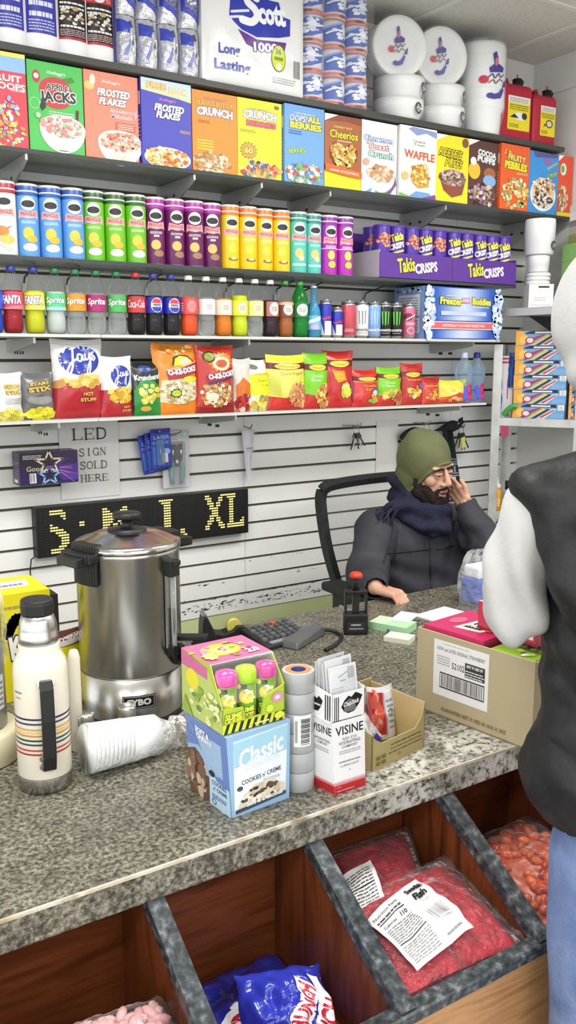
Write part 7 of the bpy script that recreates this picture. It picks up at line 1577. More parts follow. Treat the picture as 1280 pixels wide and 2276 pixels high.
# ---- papers, pen, bag near the carton
def slip(label, name, p, rz, w, d, th, c, art=(), cat='paper', tilt=0):
    m = MB(); m.box(0,w,0,d,0,th,mat(c, .6)); m.art(top(0,w,0,d,th), list(art)); o = m.obj(name, None, p, rz); o.rotation_euler.x = tilt; return tag(o, label, cat)
slip('pad of pale green slips beside the shipping carton', 'note_pad', (1.615,1.865,CT), radians(25), .075, .12, .022, '#a9d6a8', [('r',0,.55,1,1,'#c2e2bc')])
slip('small cream card leaning against the green slips', 'note_card', (1.565,1.795,CT), radians(30), .055, .075, .014, '#d9d8c6')
slip('blank white paper sheet lying behind the shipping carton', 'paper_sheet', (1.775,1.90,CT), radians(8), .15, .10, .003, '#e6e6e4')
slip('white paper slip on top of the green pad', 'paper_slip', (1.655,1.90,CT+.0225), radians(30), .10, .06, .001, '#e4e4e0')
t = thing('ballpoint_pen', 'blue ballpoint pen lying left of the green slips', 'pen', (1.575,1.885,CT+.005), radians(63))
MB().tube([(-.06,0,0),(.05,0,0)], .0048, mat('#3f4f94', .3), 10).obj('barrel', t); MB().tube([(.05,0,0),(.085,0,0),(.092,0,0)], [.0055,.005,.002], mat('#2f3f84', .3), 10).obj('cap', t)
t = thing('bagged_goods', 'clear plastic bag with blue packets inside, behind the pink boxes', 'bag', (2.02, 1.99, CT))
m = MB(); m.box(-.015,.10,-.02,.06,.002,.085,mat('#3f63c4', .35)); m.box(-.01,.095,-.018,.055,.0855,.125,mat('#e2e4ea', .4)); m.obj('packets', t, bevel=.008)
m = MB()
def bg(u, v):
    a = 2*pi*u; rr = 1+.14*noise.noise(Vector((cos(a)*2, sin(a)*2, v*5)))+.05*sin(a*7+v*9)
    k_ = 1-.35*max(0, v-.7)/.3
    return (.045+.082*rr*k_*cos(a), .02+.068*rr*k_*sin(a), .001+.165*v)
m.grid(bg, 40, 20, clear_film('crinkled_goods_film', '#ffffff', .16, .06, '#f4f4f6', bump=1.0, bscale=40), wrap=True); m.obj('clear_bag', t)
# ================================================================== OFFICE CHAIR
M_chair = tint_noise('black_nylon_plastic', ['#1c1d20', '#27282b'], scale=40, rough=.55)
t = thing('office_chair', 'black office chair with a see-through mesh back behind the counter', 'chair', (2.26, 2.60, 0), 0)
m = MB()
lx = [(-.315,.16,1.232),(-.318,.165,1.18),(-.30,.15,1.02),(-.265,.125,.86),(-.235,.115,.74),(-.18,.112,.705),(0,.108,.70),(.18,.112,.705),(.235,.115,.74),(.265,.125,.86),(.30,.15,1.02),(.318,.165,1.18),(.315,.16,1.232),(.285,.155,1.250),(.15,.175,1.256),(0,.18,1.258),(-.15,.175,1.256),(-.285,.155,1.250),(-.315,.16,1.232)]
m.tube(smooth_curve(lx, 5), 1, M_chair, flat=(.042,.026)); m.obj('back_frame', t, bevel=.004)
m = MB()
def mesh_mat():
    mt, nt, b = new_mat('chair_mesh_fabric'); L = nt.links
    tr = nt.nodes.new('ShaderNodeBsdfTransparent'); b.inputs['Base Color'].default_value = lin('#6a6c6e'); b.inputs['Roughness'].default_value = .8
    mx = nt.nodes.new('ShaderNodeMixShader'); mx.inputs[0].default_value = .30
    L.new(tr.outputs[0], mx.inputs[1]); L.new(b.outputs[0], mx.inputs[2]); L.new(mx.outputs[0], nt.nodes['Material Output'].inputs[0]); return mt
def back(u, v):
    z = .705+.545*v; half = .235+.085*min(1, v*1.15); x = (u-.5)*2*half
    return (x, .112+.055*v+.012*(1-(2*u-1)**2)*v, z)
m.grid(back, 12, 14, mesh_mat()); m.obj('mesh_back', t)
m = MB(); m.tube([(0,.13,.72),(0,.16,.62),(0,.10,.50)], 1, M_chair, flat=(.07,.02)); m.tube([(-.24,.125,.80),(0,.135,.80),(.24,.125,.80)], 1, M_chair, flat=(.05,.012)); m.obj('back_bracket', t)
m = MB(); m.box(-.25,.25,-.36,.12,.50,.575, tint_noise('black_seat_fabric', ['#1a1b1d', '#242528'], scale=90, rough=.9)); m.obj('seat', t, bevel=.03, seg=3)
for s in (-1, 1):
    m = MB(); m.box(s*.375-.045, s*.375+.045, -.30, .02, .880, .915, M_chair); o_ = m.obj('armrest', t, bevel=.012, seg=3)
    m = MB(); m.tube([(s*.375,-.10,.88),(s*.375,-.08,.70),(s*.33,-.05,.56),(s*.20,-.05,.52)], 1, M_chair, flat=(.06,.03)); m.box(s*.375-.03, s*.375+.03, -.20,-.04,.785,.880,M_chair); m.obj('armrest_post', t)
    m = MB(); m.lathe([(.018,0),(.020,.002),(.018,.006)], mat('#a8a8a6', .4), 18); k_ = m.obj('height_button', t, (s*.375+s*.031,-.10,.83)); k_.rotation_euler = (0, s*pi/2, 0)
m = MB(); m.tube([(0,-.12,.50),(0,-.12,.12)], .027, mat('#2a2a2c', .3, .5), 16); m.obj('gas_column', t)
m = MB()
for q in range(5):
    a = 2*pi*q/5+.3; m.tube([(0,-.12,.115),(.30*cos(a),-.12+.30*sin(a),.075)], [.030,.018], M_chair, 8)
m.obj('star_base', t)
for q in range(5):
    a = 2*pi*q/5+.3; m = MB(); c_ = Vector((.30*cos(a),-.12+.30*sin(a),.030)); m.tube([c_-Vector((-sin(a),cos(a),0))*.022, c_+Vector((-sin(a),cos(a),0))*.022], .030, M_chair, 16); m.tube([c_+Vector((0,0,.0)), c_+Vector((0,0,.05))], .008, M_chair, 8); m.obj('caster', t)

# ================================================================== PEOPLE
def hand(mb, wrist, d, palm_n, side, curl, m, scale=1.0, spread=.10):
    """palm with four fingers and a thumb. d: wrist->knuckles, palm_n: palm normal (way the fingers curl), side: thumb direction"""
    w = Vector(wrist); d = Vector(d).normalized(); n = Vector(palm_n); n = (n-d*n.dot(d)).normalized(); s = Vector(side); s = (s-d*s.dot(d)-n*s.dot(n)).normalized(); k = scale
    for q in (-1, 0, 1):     # palm
        mb.capsule(w+s*.016*q*k+d*.012*k, w+s*.025*q*k+d*.082*k, .016*k, .0125*k, m, 10)
    mb.capsule(w+s*.026*k+d*.02*k, w+s*.030*k+d*.055*k+n*.006*k, .015*k, .013*k, m, 10)
    for q, (off, L3) in enumerate(((.030,(.040,.026,.020)),(.0105,(.045,.030,.022)),(-.0095,(.041,.028,.021)),(-.0285,(.032,.021,.018)))):
        p = w+s*off*k+d*.082*k; a = 0; dd = d+s*spread*(off/.03)*.6; dd.normalize()
        rr = .0088-.0009*(q == 3)
        for j in range(3):
            a += curl[j] if not isinstance(curl[0], (tuple, list)) else curl[q][j]
            v = dd*cos(a)+n*sin(a); p2 = p+v*L3[j]*k
            mb.capsule(p, p2, rr*k*(1-.08*j), rr*k*(1-.08*(j+1)), m, 9); p = p2
    p = w+s*.030*k+d*.030*k; a = Vector((0,0,0))+s*.75+d*.66+n*.25; a.normalize(); p2 = p+a*.036*k; mb.capsule(p, p2, .0125*k, .0105*k, m, 9)
    b = (d*.85+s*.35+n*.35).normalized(); p3 = p2+b*.030*k; mb.capsule(p2, p3, .0103*k, .0085*k, m, 9)

M_skin = tint_noise('warm_skin', ['#b98a72', '#c89a82', '#cfa58e'], scale=14, rough=.5, bump=.05, bscale=120)
M_dummy = mat('#c89a82')
# ---------------------------------------------------------------- seated cashier
person = thing('person', 'seated person in olive beanie and charcoal jacket resting cheek on left hand', 'person', (2.28, 2.60, 0))
PO = Vector((2.28, 2.60, 0))
def build(mb, name, m, **k):
    mb.v = [tuple(Vector(v)-k.pop('org') if False else Vector(v)) for v in mb.v]
    return fuse(mb, name, m, **k)
HO = Vector((2.272, 2.525, 1.322))
HR = Matrix.Rotation(atan2(-.99, .10)-pi/2, 3, 'Z') @ Matrix.Rotation(radians(6), 3, 'Y') @ Matrix.Rotation(radians(-11), 3, 'X')
# local head axes: +y forward, +z up, +x to the person's right
def H(x, y, z): return HO + HR @ Vector((x, y, z))
def hball(mb, c, r, n=14, k=10, rot=None): mb.ball(H(*c), r, M_dummy, n, k, HR @ rot if rot is not None else HR)
NECK = Vector((2.285, 2.60, 1.165)); 
RS, RE, RW = Vector((2.09,2.60,1.085)), Vector((1.935,2.46,.965)), Vector((1.795,2.235,.985))
LS, LE, LW = Vector((2.505,2.575,1.075)), Vector((2.405,2.345,1.045)), Vector((2.385,2.420,1.180))
CH, BE, HI = Vector((2.295,2.605,1.02)), Vector((2.285,2.60,.80)), Vector((2.275,2.60,.63))
KN = [Vector((2.14,2.30,.62)), Vector((2.40,2.30,.62))]; FT = [Vector((2.13,2.30,.10)), Vector((2.42,2.32,.10))]
b = MB()
hball(b, (0,-.014,.030), (.076,.094,.098), 20, 14); hball(b, (0,.030,-.040), (.058,.062,.078), 18, 12); hball(b, (0,.050,-.100), (.034,.034,.026))
for s in (-1, 1):
    hball(b, (s*.040,.058,-.022), (.024,.026,.026)); hball(b, (s*.030,.076,.030), (.028,.016,.010)); hball(b, (s*.076,-.012,-.010), (.010,.022,.032)); b.capsule(H(s*.055,.0,-.075), H(s*.022,.060,-.105), .020, .016, M_dummy)
b.capsule(H(0,.092,.016), H(0,.114,-.026), .0085, .0125, M_dummy); hball(b, (0,.112,-.030), (.0135,.012,.011))
for s in (-1, 1): hball(b, (s*.014,.100,-.034), (.0095,.011,.008))
hball(b, (0,.090,-.062), (.026,.013,.0075)); hball(b, (0,.087,-.080), (.022,.012,.0085)); hball(b, (0,.082,-.070), (.030,.010,.018))
b.capsule(H(0,-.02,-.06), NECK, .060, .062, M_dummy); b.capsule(NECK, CH, .07, .125, M_dummy); b.capsule(CH, BE, .135, .14, M_dummy, 16); b.capsule(BE, HI, .14, .15, M_dummy, 16)
b.capsule(CH+Vector((-.08,0,.0)), BE+Vector((-.06,0,0)), .12, .12, M_dummy); b.capsule(CH+Vector((.08,0,.0)), BE+Vector((.06,0,0)), .12, .12, M_dummy)
b.capsule(RS, LS, .06, .06, M_dummy)
for a_, e_, w_ in ((RS,RE,RW),(LS,LE,LW)): b.capsule(a_, e_, .054, .043, M_dummy); b.capsule(e_, w_, .043, .029, M_dummy)
for q, s in enumerate((-1, 1)):
    h_ = HI+Vector((s*.09,0,0)); b.capsule(h_, KN[q], .085, .062, M_dummy); b.capsule(KN[q], FT[q], .055, .04, M_dummy); b.capsule(FT[q], FT[q]+Vector((0,-.16,-.05)), .04, .034, M_dummy)
# hand on the counter (fingers half curled, resting on the worktop) and hand on the cheek
hand(b, RW+Vector((0,-.008,-.004)), (.35,-1,-.06), (.0,-.1,-1), (.95,.3,.1), (.75,1.1,.9), M_dummy, .95)
hand(b, LW, Vector((2.376,2.505,1.255))-LW, (-.9,.1,.15), (-.25,-.85,.4), (.25,.5,.45), M_dummy, .98, .06)
body = fuse(b, 'body', M_skin, person, voxel=.0042, smooth=3)
body.location = -PO
def rel(o): o.parent = person; o.location = -PO; return o
# eyes, brows, lips
for s in (-1, 1):
    m = MB(); hball(m, (s*.030,.0795,.006), (.0130,.0105,.0095), 16, 10); e_ = rel(m.obj('eye', None)); m2 = None
    e_.data.materials.clear(); e_.data.materials.append(mat('#cfc4ba', .3))
    k = MB(); hball(k, (s*.030-.002,.0885,.002), (.0055,.0024,.0055), 12, 8); i_ = k.obj('iris', None); i_.data.materials.clear(); i_.data.materials.append(mat('#2a1c14', .15)); i_.parent = e_
    k = MB(); k.tube([H(s*.016,.089,.009), H(s*.030,.0925,.0105), H(s*.044,.084,.007)], .0062, M_skin, 8); k.tube([H(s*.018,.087,-.003), H(s*.030,.0905,-.006), H(s*.043,.082,-.002)], .0032, M_skin, 8); rel(k.obj('eyelid', None))
M_hair = tint_noise('black_beard_hair', ['#15100e', '#241a16', '#1b1412'], scale=160, rough=.8, bump=.9)
k = MB()
for s in (-1, 1): k.tube([H(s*.012,.094,.024), H(s*.028,.097,.031), H(s*.048,.084,.024)], [.0042,.0058,.0025], M_hair, 8)
rel(k.obj('eyebrows', None))
k = MB(); k.tube([H(-.022,.092,-.0655), H(-.008,.1025,-.0625), H(0,.1022,-.0645), H(.008,.1025,-.0625), H(.022,.092,-.0655)], [.002,.0042,.004,.0042,.002], mat('#9a5f58', .4), 10); k.tube([H(-.019,.090,-.079), H(0,.1005,-.083), H(.019,.090,-.079)], [.002,.0055,.002], mat('#a2665e', .4), 10); rel(k.obj('lips', None))
k = MB(); k.ball(H(0,.0935,-.0725), (.017,.007,.0055), mat('#2c1210', .5), 12, 6, HR); rel(k.obj('mouth', None))
k = MB()
for s in (-1, 1):
    k.capsule(H(s*.068,.010,-.020), H(s*.062,.022,-.075), .014, .022, M_hair); k.capsule(H(s*.060,.024,-.075), H(s*.022,.066,-.115), .026, .024, M_hair)
    k.capsule(H(s*.050,.050,-.060), H(s*.034,.074,-.094), .020, .017, M_hair)
    k.capsule(H(s*.004,.1005,-.0525), H(s*.026,.088,-.0585), .0058, .0062, M_hair); k.capsule(H(s*.027,.087,-.058), H(s*.030,.080,-.092), .0072, .012, M_hair)
k.capsule(H(-.02,.070,-.112), H(.02,.070,-.112), .025, .025, M_hair); k.capsule(H(0,.070,-.11), H(0,.055,-.128), .026, .02, M_hair); k.capsule(H(0,.088,-.096), H(0,.080,-.106), .010, .016, M_hair)
rel(fuse(k, 'beard', M_hair, None, voxel=.0035, smooth=3, disp=lambda c, n: .0022*noise.noise(c*140)))
# olive beanie drawn down over the ears
M_beanie = tint_noise('olive_fleece', ['#55583a', '#5f6243', '#666a49'], scale=10, rough=.95, bump=.12, bscale=150)
k = MB(); hball(k, (0,-.022,.036), (.094,.108,.112), 28, 20); hball(k, (0,-.038,-.040), (.093,.088,.092), 24, 16); k.capsule(H(0,-.035,.06), H(0,-.050,.085), .080, .062, M_beanie); hball(k, (0,-.02,-.085), (.086,.068,.05), 20, 12)
ncut = lambda p: (.80*p.y-.60*p.z)
inv = HR.inverted()
def cutf(c):
    p = inv @ (c-HO); return ncut(p) > .0455 or p.z < -.125
bn = fuse(k, 'beanie', M_beanie, None, voxel=.006, smooth=5, disp=lambda c, n: .0035*noise.noise(c*16)+.0025*sin((inv @ (c-HO)).y*52+(inv @ (c-HO)).z*30)*max(0, noise.noise(c*9)), cut=cutf)
so = bn.modifiers.new('thick', 'SOLIDIFY'); so.thickness = .006; so.offset = 0
rel(bn)
# hem of the beanie: a thicker band that follows the cut edge
def rim(band):
    out = []
    me = bn.data; pts = []
    for v in me.vertices:
        p = inv @ (v.co-HO); d_ = ncut(p)
        if band-.004 < d_ < band+.004 and p.z > -.115: pts.append((atan2(p.x, p.z+.02), p))
    pts.sort(key=lambda q: q[0])
    n = 40; res = []
    for i in range(n):
        a0, a1 = -pi+2*pi*i/n, -pi+2*pi*(i+1)/n
        g = [q[1] for q in pts if a0 <= q[0] < a1]
        if g: res.append(sum(g, Vector())/len(g))
    return [HO+HR @ (p+Vector((p.x, p.y, p.z)).normalized()*.002) for p in res]
hp = rim(.0405)
if len(hp) > 8:
    k = MB(); k.tube(hp, .0075, M_beanie, 10); rel(k.obj('beanie_hem', None))
    hp = rim(.018); k = MB(); k.tube(hp, .0022, M_beanie, 8); rel(k.obj('hem_seam', None))
# charcoal jacket
M_jkt = tint_noise('charcoal_softshell', ['#2a2b32', '#31323a', '#36373f'], scale=5, rough=.75, bump=.08, bscale=180)
k = MB(); G = .016
k.capsule(NECK+Vector((0,0,-.02)), CH+Vector((0,-.005,0)), .075, .150, M_jkt, 18); k.capsule(CH, BE, .152, .155, M_jkt, 20); k.capsule(BE, HI+Vector((0,0,.02)), .158, .165, M_jkt, 20)
for s in (-1, 1): k.capsule(CH+Vector((s*.085,0,.01)), BE+Vector((s*.075,-.02,-.03)), .135, .150, M_jkt, 18)
k.capsule(RS+Vector((.02,0,-.005)), LS+Vector((-.02,0,-.005)), .078, .078, M_jkt, 16); k.capsule(NECK+Vector((-.05,0,-.02)), RS+Vector((.02,0,.005)), .055, .070, M_jkt); k.capsule(NECK+Vector((.05,0,-.02)), LS+Vector((-.02,0,.005)), .055, .070, M_jkt)
for a_, e_, w_ in ((RS,RE,RW),(LS,LE,LW)):
    mid = (a_+e_)/2; k.capsule(a_, mid, .088, .080, M_jkt, 16); k.capsule(mid, e_, .080, .074, M_jkt, 16); k.ball(e_, .076, M_jkt, 14, 10)
    wq = e_+(w_-e_)*1.07; k.capsule(e_, e_+(w_-e_)*.5, .074, .062, M_jkt, 16); k.capsule(e_+(w_-e_)*.5, wq, .062, .044, M_jkt, 16)
def segd(c, a, b_):
    ab = b_-a; tt = max(0, min(1, (c-a).dot(ab)/ab.dot(ab))); return (c-(a+ab*tt)).length, tt
def folds(c, n):
    d = .009*noise.noise(c*7)+.005*noise.noise(c*15)
    for a_, e_, w_ in ((RS,RE,RW),(LS,LE,LW)):      # bunched rings around the bent elbows
        dd, tt = segd(c, a_, e_)
        if dd < .10 and tt > .25: d += .010*sin((c-e_).length*95+4*noise.noise(c*7))*max(0, 1-(c-e_).length/.17)
        dd, tt = segd(c, e_, w_)
        if dd < .09 and tt > .05: d += .008*sin((c-e_).length*80+5*noise.noise(c*8))*max(0, 1-(c-e_).length/.26)
    q = c-BE                                          # diagonal drag folds across the belly
    if abs(q.x) < .25 and q.z > -.2 and c.y < BE.y: d += .009*sin(q.z*62+q.x*26+3*noise.noise(c*5))*max(0, 1-abs(q.z-.02)/.22)
    return d
def jcut(c):
    for e_, w_ in ((RE,RW),(LE,LW)):
        ax_ = (w_-e_).normalized(); 
        if (c-(e_+(w_-e_)*1.085)).dot(ax_) > 0 and (c-w_).length < .085: return True
    return False
jk = fuse(k, 'jacket', M_jkt, None, voxel=.008, smooth=5, disp=folds, cut=jcut)
so = jk.modifiers.new('thick', 'SOLIDIFY'); so.thickness = .004; so.offset = -1
rel(jk)
from mathutils.bvhtree import BVHTree
def bvh_of(o):
    me = o.data; return BVHTree.FromPolygons([v.co for v in me.vertices], [tuple(p.vertices) for p in me.polygons])
bj = bvh_of(jk)
def on_front(px, py, tree=bj, push=.002):
    o_ = Vector((0,0,CAMZ)); r_ = ray(px, py).normalized(); hit = tree.ray_cast(o_, r_)
    return hit[0]+hit[1]*push if hit[0] is not None else None
def seam(name, pix, r_, m_, parent=person):
    ps = [on_front(*p) for p in pix]; ps = [p for p in ps if p is not None]
    if len(ps) > 2:
        k = MB(); k.tube(ps, r_, m_, 6); rel(k.obj(name, None))
M_seam_d = mat('#1c1d23', .6)
lerp = lambda a, b_, n: [(a[0]+(b_[0]-a[0])*i/n, a[1]+(b_[1]-a[1])*i/n) for i in range(n+1)]
seam('zip', lerp((954,1152),(957,1310), 24), .0028, M_seam_d)
seam('zip_pull', lerp((955,1165),(956,1188), 6), .0035, mat('#6a6a6c', .3, .7))
seam('chest_seam', lerp((858,1231),(952,1221), 16), .0022, M_seam_d); seam('chest_seam', lerp((970,1221),(1008,1213), 10), .0022, M_seam_d)
seam('sleeve_seam', smooth_curve([(862,1130),(872,1165),(866,1205),(852,1250)], 6), .0020, M_seam_d)
# navy scarf, wound high around the neck, with a fringe over the right shoulder
M_scarf = tint_noise('navy_knit_scarf', ['#14152a', '#1c1d36', '#23243c'], scale=22, rough=.95, bump=.4, bscale=90)
k = MB()
SCC = Vector((2.272,2.555,1.178))
def ringp(a, rx, ry, z, tilt=.0): return SCC+Vector((rx*cos(a), ry*sin(a), z+tilt*sin(a)))
for z_, rx, ry, rad, ti in ((.018,.088,.090,.028,.050),(-.014,.098,.104,.030,.062),(.050,.088,.086,.022,.05)):
    ps = [ringp(2*pi*i/28, rx, ry, z_-.012*(i % 2 == 0), ti) for i in range(29)]
    for a_, c_ in zip(ps[:-1], ps[1:]): k.capsule(a_, c_, rad, rad, M_scarf, 10)
k.capsule(SCC+Vector((-.085,.03,.06)), SCC+Vector((-.10,.05,.10)), .030, .022, M_scarf); k.capsule(SCC+Vector((-.02,-.105,-.055)), SCC+Vector((.0,-.120,-.085)), .028, .022, M_scarf); k.capsule(SCC+Vector((-.10,-.02,0)), SCC+Vector((-.15,.01,-.015)), .04, .03, M_scarf)
sc_ = fuse(k, 'scarf', M_scarf, None, voxel=.0065, smooth=5, disp=lambda c, n: .006*sin(atan2(c.y-SCC.y, c.x-SCC.x)*2+ (c.z-SCC.z)*95+3*noise.noise(c*9))+.003*noise.noise(c*24))
rel(sc_)
k = MB(); rr = random.Random(12)
for q in range(26):
    s0 = SCC+Vector((-.115-.05*rr.random(), .02-.06*rr.random(), .0+.02*rr.random())); pts = [s0]
    dr = Vector((-.9-.3*rr.random(), -.5+.6*rr.random(), -.15-.3*rr.random()))
    for j in range(6):
        nx = pts[-1]+dr.normalized()*.016; dr += Vector((.5*(rr.random()-.5), .5*(rr.random()-.5), -.16))
        hit = bj.find_nearest(nx)
        if hit[0] is not None and (nx-hit[0]).dot(hit[1]) < .006: nx = hit[0]+hit[1]*.007
        pts.append(nx)
    k.tube(pts, .0026, M_scarf if q % 3 else mat('#3c2c3c', .9), 6)
rel(k.obj('scarf_fringe', None))
# trousers and shoes
k = MB()
for q, s in enumerate((-1, 1)):
    h_ = HI+Vector((s*.09,0,0)); k.capsule(h_, KN[q], .100, .078, M_jkt); k.capsule(KN[q], FT[q], .074, .060, M_jkt)
k.capsule(HI+Vector((-.08,0,0)), HI+Vector((.08,0,0)), .16, .16, M_jkt)
rel(fuse(k, 'trousers', mat('#2a2c36', .9), None, voxel=.012, smooth=4))
for q in range(2):
    k = MB(); k.capsule(FT[q]+Vector((0,.02,-.045)), FT[q]+Vector((0,-.17,-.055)), .050, .042, M_blk, 14); rel(fuse(k, 'shoe', M_blk, None, voxel=.008, smooth=3))

# ---------------------------------------------------------------- hooded customer
customer = thing('person', 'standing person seen from behind in a grey hood, black padded vest and jeans', 'person', (1.268, .812, 0))
CO = Vector((1.268, .812, 0))
def relc(o): o.parent = customer; o.location = -CO; return o
fwd = Vector((.35,.94,0)).normalized(); lft = Vector((-fwd.y, fwd.x, 0)); UPV = Vector((0,0,1))
def Q2(l, f, z): return Vector((CO.x, CO.y, 0))+lft*l+fwd*f+UPV*z
HC = Vector((1.222,.872,1.815))
S_L, S_R = Q2(.240,.02,1.525), Q2(-.240,.0,1.525)
E_L, W_L = Vector((1.052,.950,1.343)), Vector((1.24,1.13,1.345))
E_R, W_R = Q2(-.26,-.02,1.26), Q2(-.20,.20,1.22)
b = MB()
b.ball(HC, (.078,.098,.118), M_dummy, 16, 12); b.ball(HC+fwd*.05+Vector((0,0,-.05)), (.055,.06,.07), M_dummy); b.ball(HC+fwd*.115+Vector((0,0,-.03)), .013, M_dummy); b.capsule(HC+Vector((0,0,-.08)), Q2(0,0,1.56), .056, .062, M_dummy)
b.capsule(Q2(0,0,1.50), Q2(0,.01,1.25), .125, .12, M_dummy, 16); b.capsule(Q2(.08,0,1.45), Q2(.05,.0,1.0), .11, .11, M_dummy); b.capsule(Q2(-.08,0,1.45), Q2(-.05,.0,1.0), .11, .11, M_dummy); b.capsule(S_L, S_R, .034, .034, M_dummy)
for a_, e_, w_ in ((S_L,E_L,W_L),(S_R,E_R,W_R)): b.capsule(a_, e_, .034, .034, M_dummy); b.capsule(e_, w_, .036, .027, M_dummy)
hand(b, W_L, (1,.55,-.10), (.0,.2,-1), (.5,-.9,0), (.3,.4,.3), M_dummy); hand(b, W_R, fwd, (0,0,-1), lft, (.5,.6,.4), M_dummy)
for s in (-1, 1): b.capsule(Q2(s*.08,-.03,.92), Q2(s*.095,-.03,.50), .080, .058, M_dummy); b.capsule(Q2(s*.095,-.03,.50), Q2(s*.11,-.06,.09), .054, .04, M_dummy); b.capsule(Q2(s*.11,-.12,.05), Q2(s*.12,.02,.04), .036, .032, M_dummy)
relc(fuse(b, 'body', M_skin, None, voxel=.006, smooth=3))
M_grey = tint_noise('heather_grey_fleece', ['#a9a9a8', '#b4b4b3', '#bcbcbb'], scale=9, rough=.95, bump=.10, bscale=170)
k = MB()
k.ball(HC+Vector((0,-.005,.0)), (.136,.146,.138), M_grey, 22, 16); k.ball(HC-fwd*.030+Vector((0,0,-.05)), (.126,.126,.130), M_grey, 20, 14); k.capsule(HC-fwd*.02+Vector((0,0,-.09)), HC-fwd*.005+Vector((0,0,-.19)), .100, .085, M_grey, 18)
k.capsule(Q2(0,0,1.50), Q2(0,.0,1.2), .13, .13, M_grey, 18)
k.capsule(S_L+lft*.005, (S_L+E_L)/2+lft*.012, .047, .052, M_grey, 18); k.capsule((S_L+E_L)/2+lft*.012, E_L+UPV*.005, .053, .056, M_grey, 18); k.capsule(E_L, E_L+(W_L-E_L)*.5, .056, .052, M_grey, 16); k.capsule(E_L+(W_L-E_L)*.5, W_L-(W_L-E_L)*.05, .056, .040, M_grey, 16)
k.capsule(S_R, E_R, .075, .07, M_grey, 16); k.capsule(E_R, W_R-(W_R-E_R)*.05, .066, .04, M_grey, 16)
k.capsule(Q2(0,0,1.55), S_L, .065, .045, M_grey); k.capsule(Q2(0,0,1.55), S_R, .07, .07, M_grey)
def hfold(c, n):
    d = .004*noise.noise(c*7)
    q = c-HC
    if q.z > -.26 and q.length < .30:      # drape folds and centre seam of the hood
        d += .006*noise.noise(Vector((c.x*11, c.y*11, c.z*5)))+.007*sin(q.z*70+q.dot(lft)*18+2*noise.noise(c*6))*max(0, min(1, (-q.z-.03)/.10))
        if abs(q.dot(lft)) < .006 and q.dot(fwd) < .08: d -= .003
    dd, tt = segd(c, S_L, E_L)
    if dd < .11: d += .006*sin((c.x-c.y)*70+(c.z)*26+3.5*noise.noise(c*6))*min(1, tt*2)
    return d
def hcut(c):
    q = c-HC                       # face opening of the hood and the open cuffs
    if q.dot(fwd) > .088 and abs(q.z+.01) < .105 and abs(q.dot(lft)) < .085: return True
    for e_, w_ in ((E_L,W_L),(E_R,W_R)):
        ax_ = (w_-e_).normalized()
        if (c-(e_+(w_-e_)*.95)).dot(ax_) > 0 and (c-w_).length < .07: return True
    return False
hd_ = fuse(k, 'hoodie', M_grey, None, voxel=.008, smooth=6, disp=hfold, cut=hcut)
so = hd_.modifiers.new('thick', 'SOLIDIFY'); so.thickness = .004; so.offset = -1
relc(hd_)
M_vest = tint_noise('black_padded_nylon', ['#0f1012', '#151618', '#1b1c1f'], scale=7, rough=.55, bump=.35, bscale=26)
k = MB()
k.capsule(Q2(0,-.01,1.47), Q2(0,-.01,1.18), .170, .175, M_vest, 20); k.capsule(Q2(.075,-.01,1.44), Q2(.078,-.01,1.05), .145, .128, M_vest, 20); k.capsule(Q2(-.075,-.01,1.44), Q2(-.078,-.01,1.05), .145, .128, M_vest, 20)
k.capsule(Q2(.105,-.045,1.535), Q2(-.105,-.045,1.535), .082, .082, M_vest, 16); k.capsule(Q2(.12,-.02,1.575), Q2(.250,.0,1.545), .070, .040, M_vest, 14); k.capsule(Q2(-.12,-.02,1.575), Q2(-.250,.0,1.545), .070, .040, M_vest, 14)
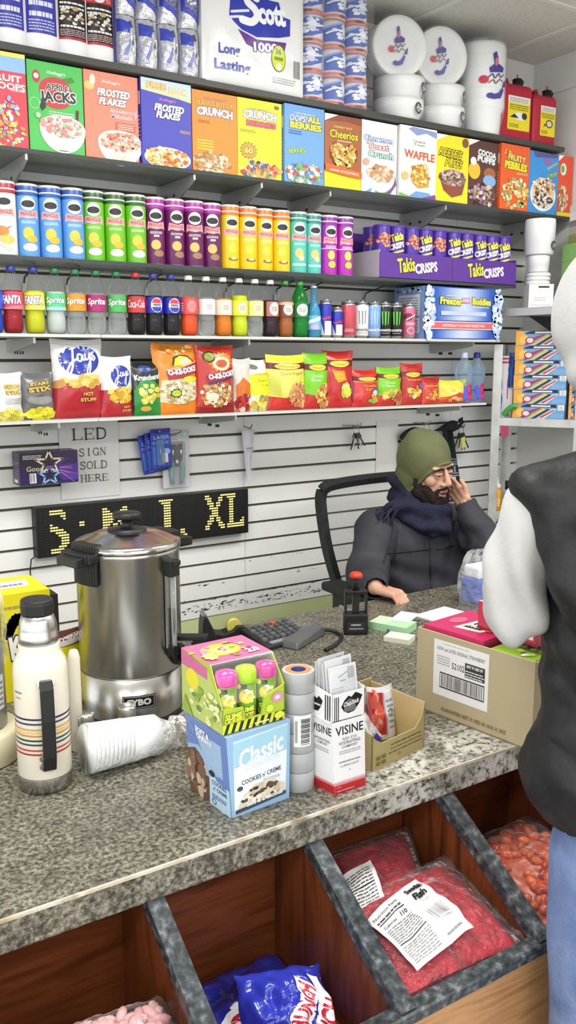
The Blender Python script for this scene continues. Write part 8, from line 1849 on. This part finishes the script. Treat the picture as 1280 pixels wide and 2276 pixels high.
for s in (-1, 1):
    k.capsule(Q2(s*.16,-.05,1.50), Q2(s*.15,-.03,1.30), .075, .07, M_vest, 14); k.capsule(Q2(s*.245,-.012,1.540), Q2(s*.210,-.045,1.45), .038, .045, M_vest, 12); k.capsule(Q2(s*.210,-.045,1.45), Q2(s*.165,-.055,1.33), .045, .05, M_vest, 12); k.capsule(Q2(s*.245,-.012,1.540), Q2(s*.13,-.05,1.46), .04, .07, M_vest, 12)
k.capsule(Q2(.10,-.02,1.10), Q2(-.10,-.02,1.10), .150, .150, M_vest, 16)
for i in range(20):
    a_, c_ = 2*pi*i/20, 2*pi*(i+1)/20; k.capsule(Q2(.082*cos(a_), -.005+.088*sin(a_), 1.625), Q2(.082*cos(c_), -.005+.088*sin(c_), 1.625), .030, .030, M_vest, 8)
def vfold(c, n):
    z = c.z
    return .009*noise.noise(c*8)+.010*abs(sin(z*24+(c.x-c.y)*9+2.5*noise.noise(c*4)))-.006+.008*noise.noise(Vector((c.x*9, c.y*9, c.z*24)))+.004*noise.noise(c*26)
vs = fuse(k, 'vest', M_vest, None, voxel=.009, smooth=4, disp=vfold, cut=lambda c: c.z < 1.022)
so = vs.modifiers.new('thick', 'SOLIDIFY'); so.thickness = .012; so.offset = -1
relc(vs)
M_jean = tint_noise('washed_blue_denim', ['#4a5d8c', '#5f73a2', '#7488b2', '#566a98'], scale=7, rough=.9, bump=.25, bscale=220, detail=10)
k = MB(); k.capsule(Q2(.06,-.03,.99), Q2(-.06,-.03,.99), .108, .112, M_jean, 16)
for s in (-1, 1): k.capsule(Q2(s*.098,-.03,.95), Q2(s*.100,-.03,.50), .106, .080, M_jean, 16); k.capsule(Q2(s*.095,-.03,.50), Q2(s*.11,-.06,.10), .078, .070, M_jean, 16)
relc(fuse(k, 'jeans', M_jean, None, voxel=.010, smooth=4, disp=lambda c, n: .006*noise.noise(c*7)+.003*noise.noise(Vector((c.x*14,c.y*14,c.z*9)))))
for s in (-1, 1):
    k = MB(); k.capsule(Q2(s*.11,-.15,.055), Q2(s*.12,.04,.05), .052, .046, M_blk, 14); relc(fuse(k, 'shoe', mat('#d0cec8', .6), None, voxel=.008, smooth=3))
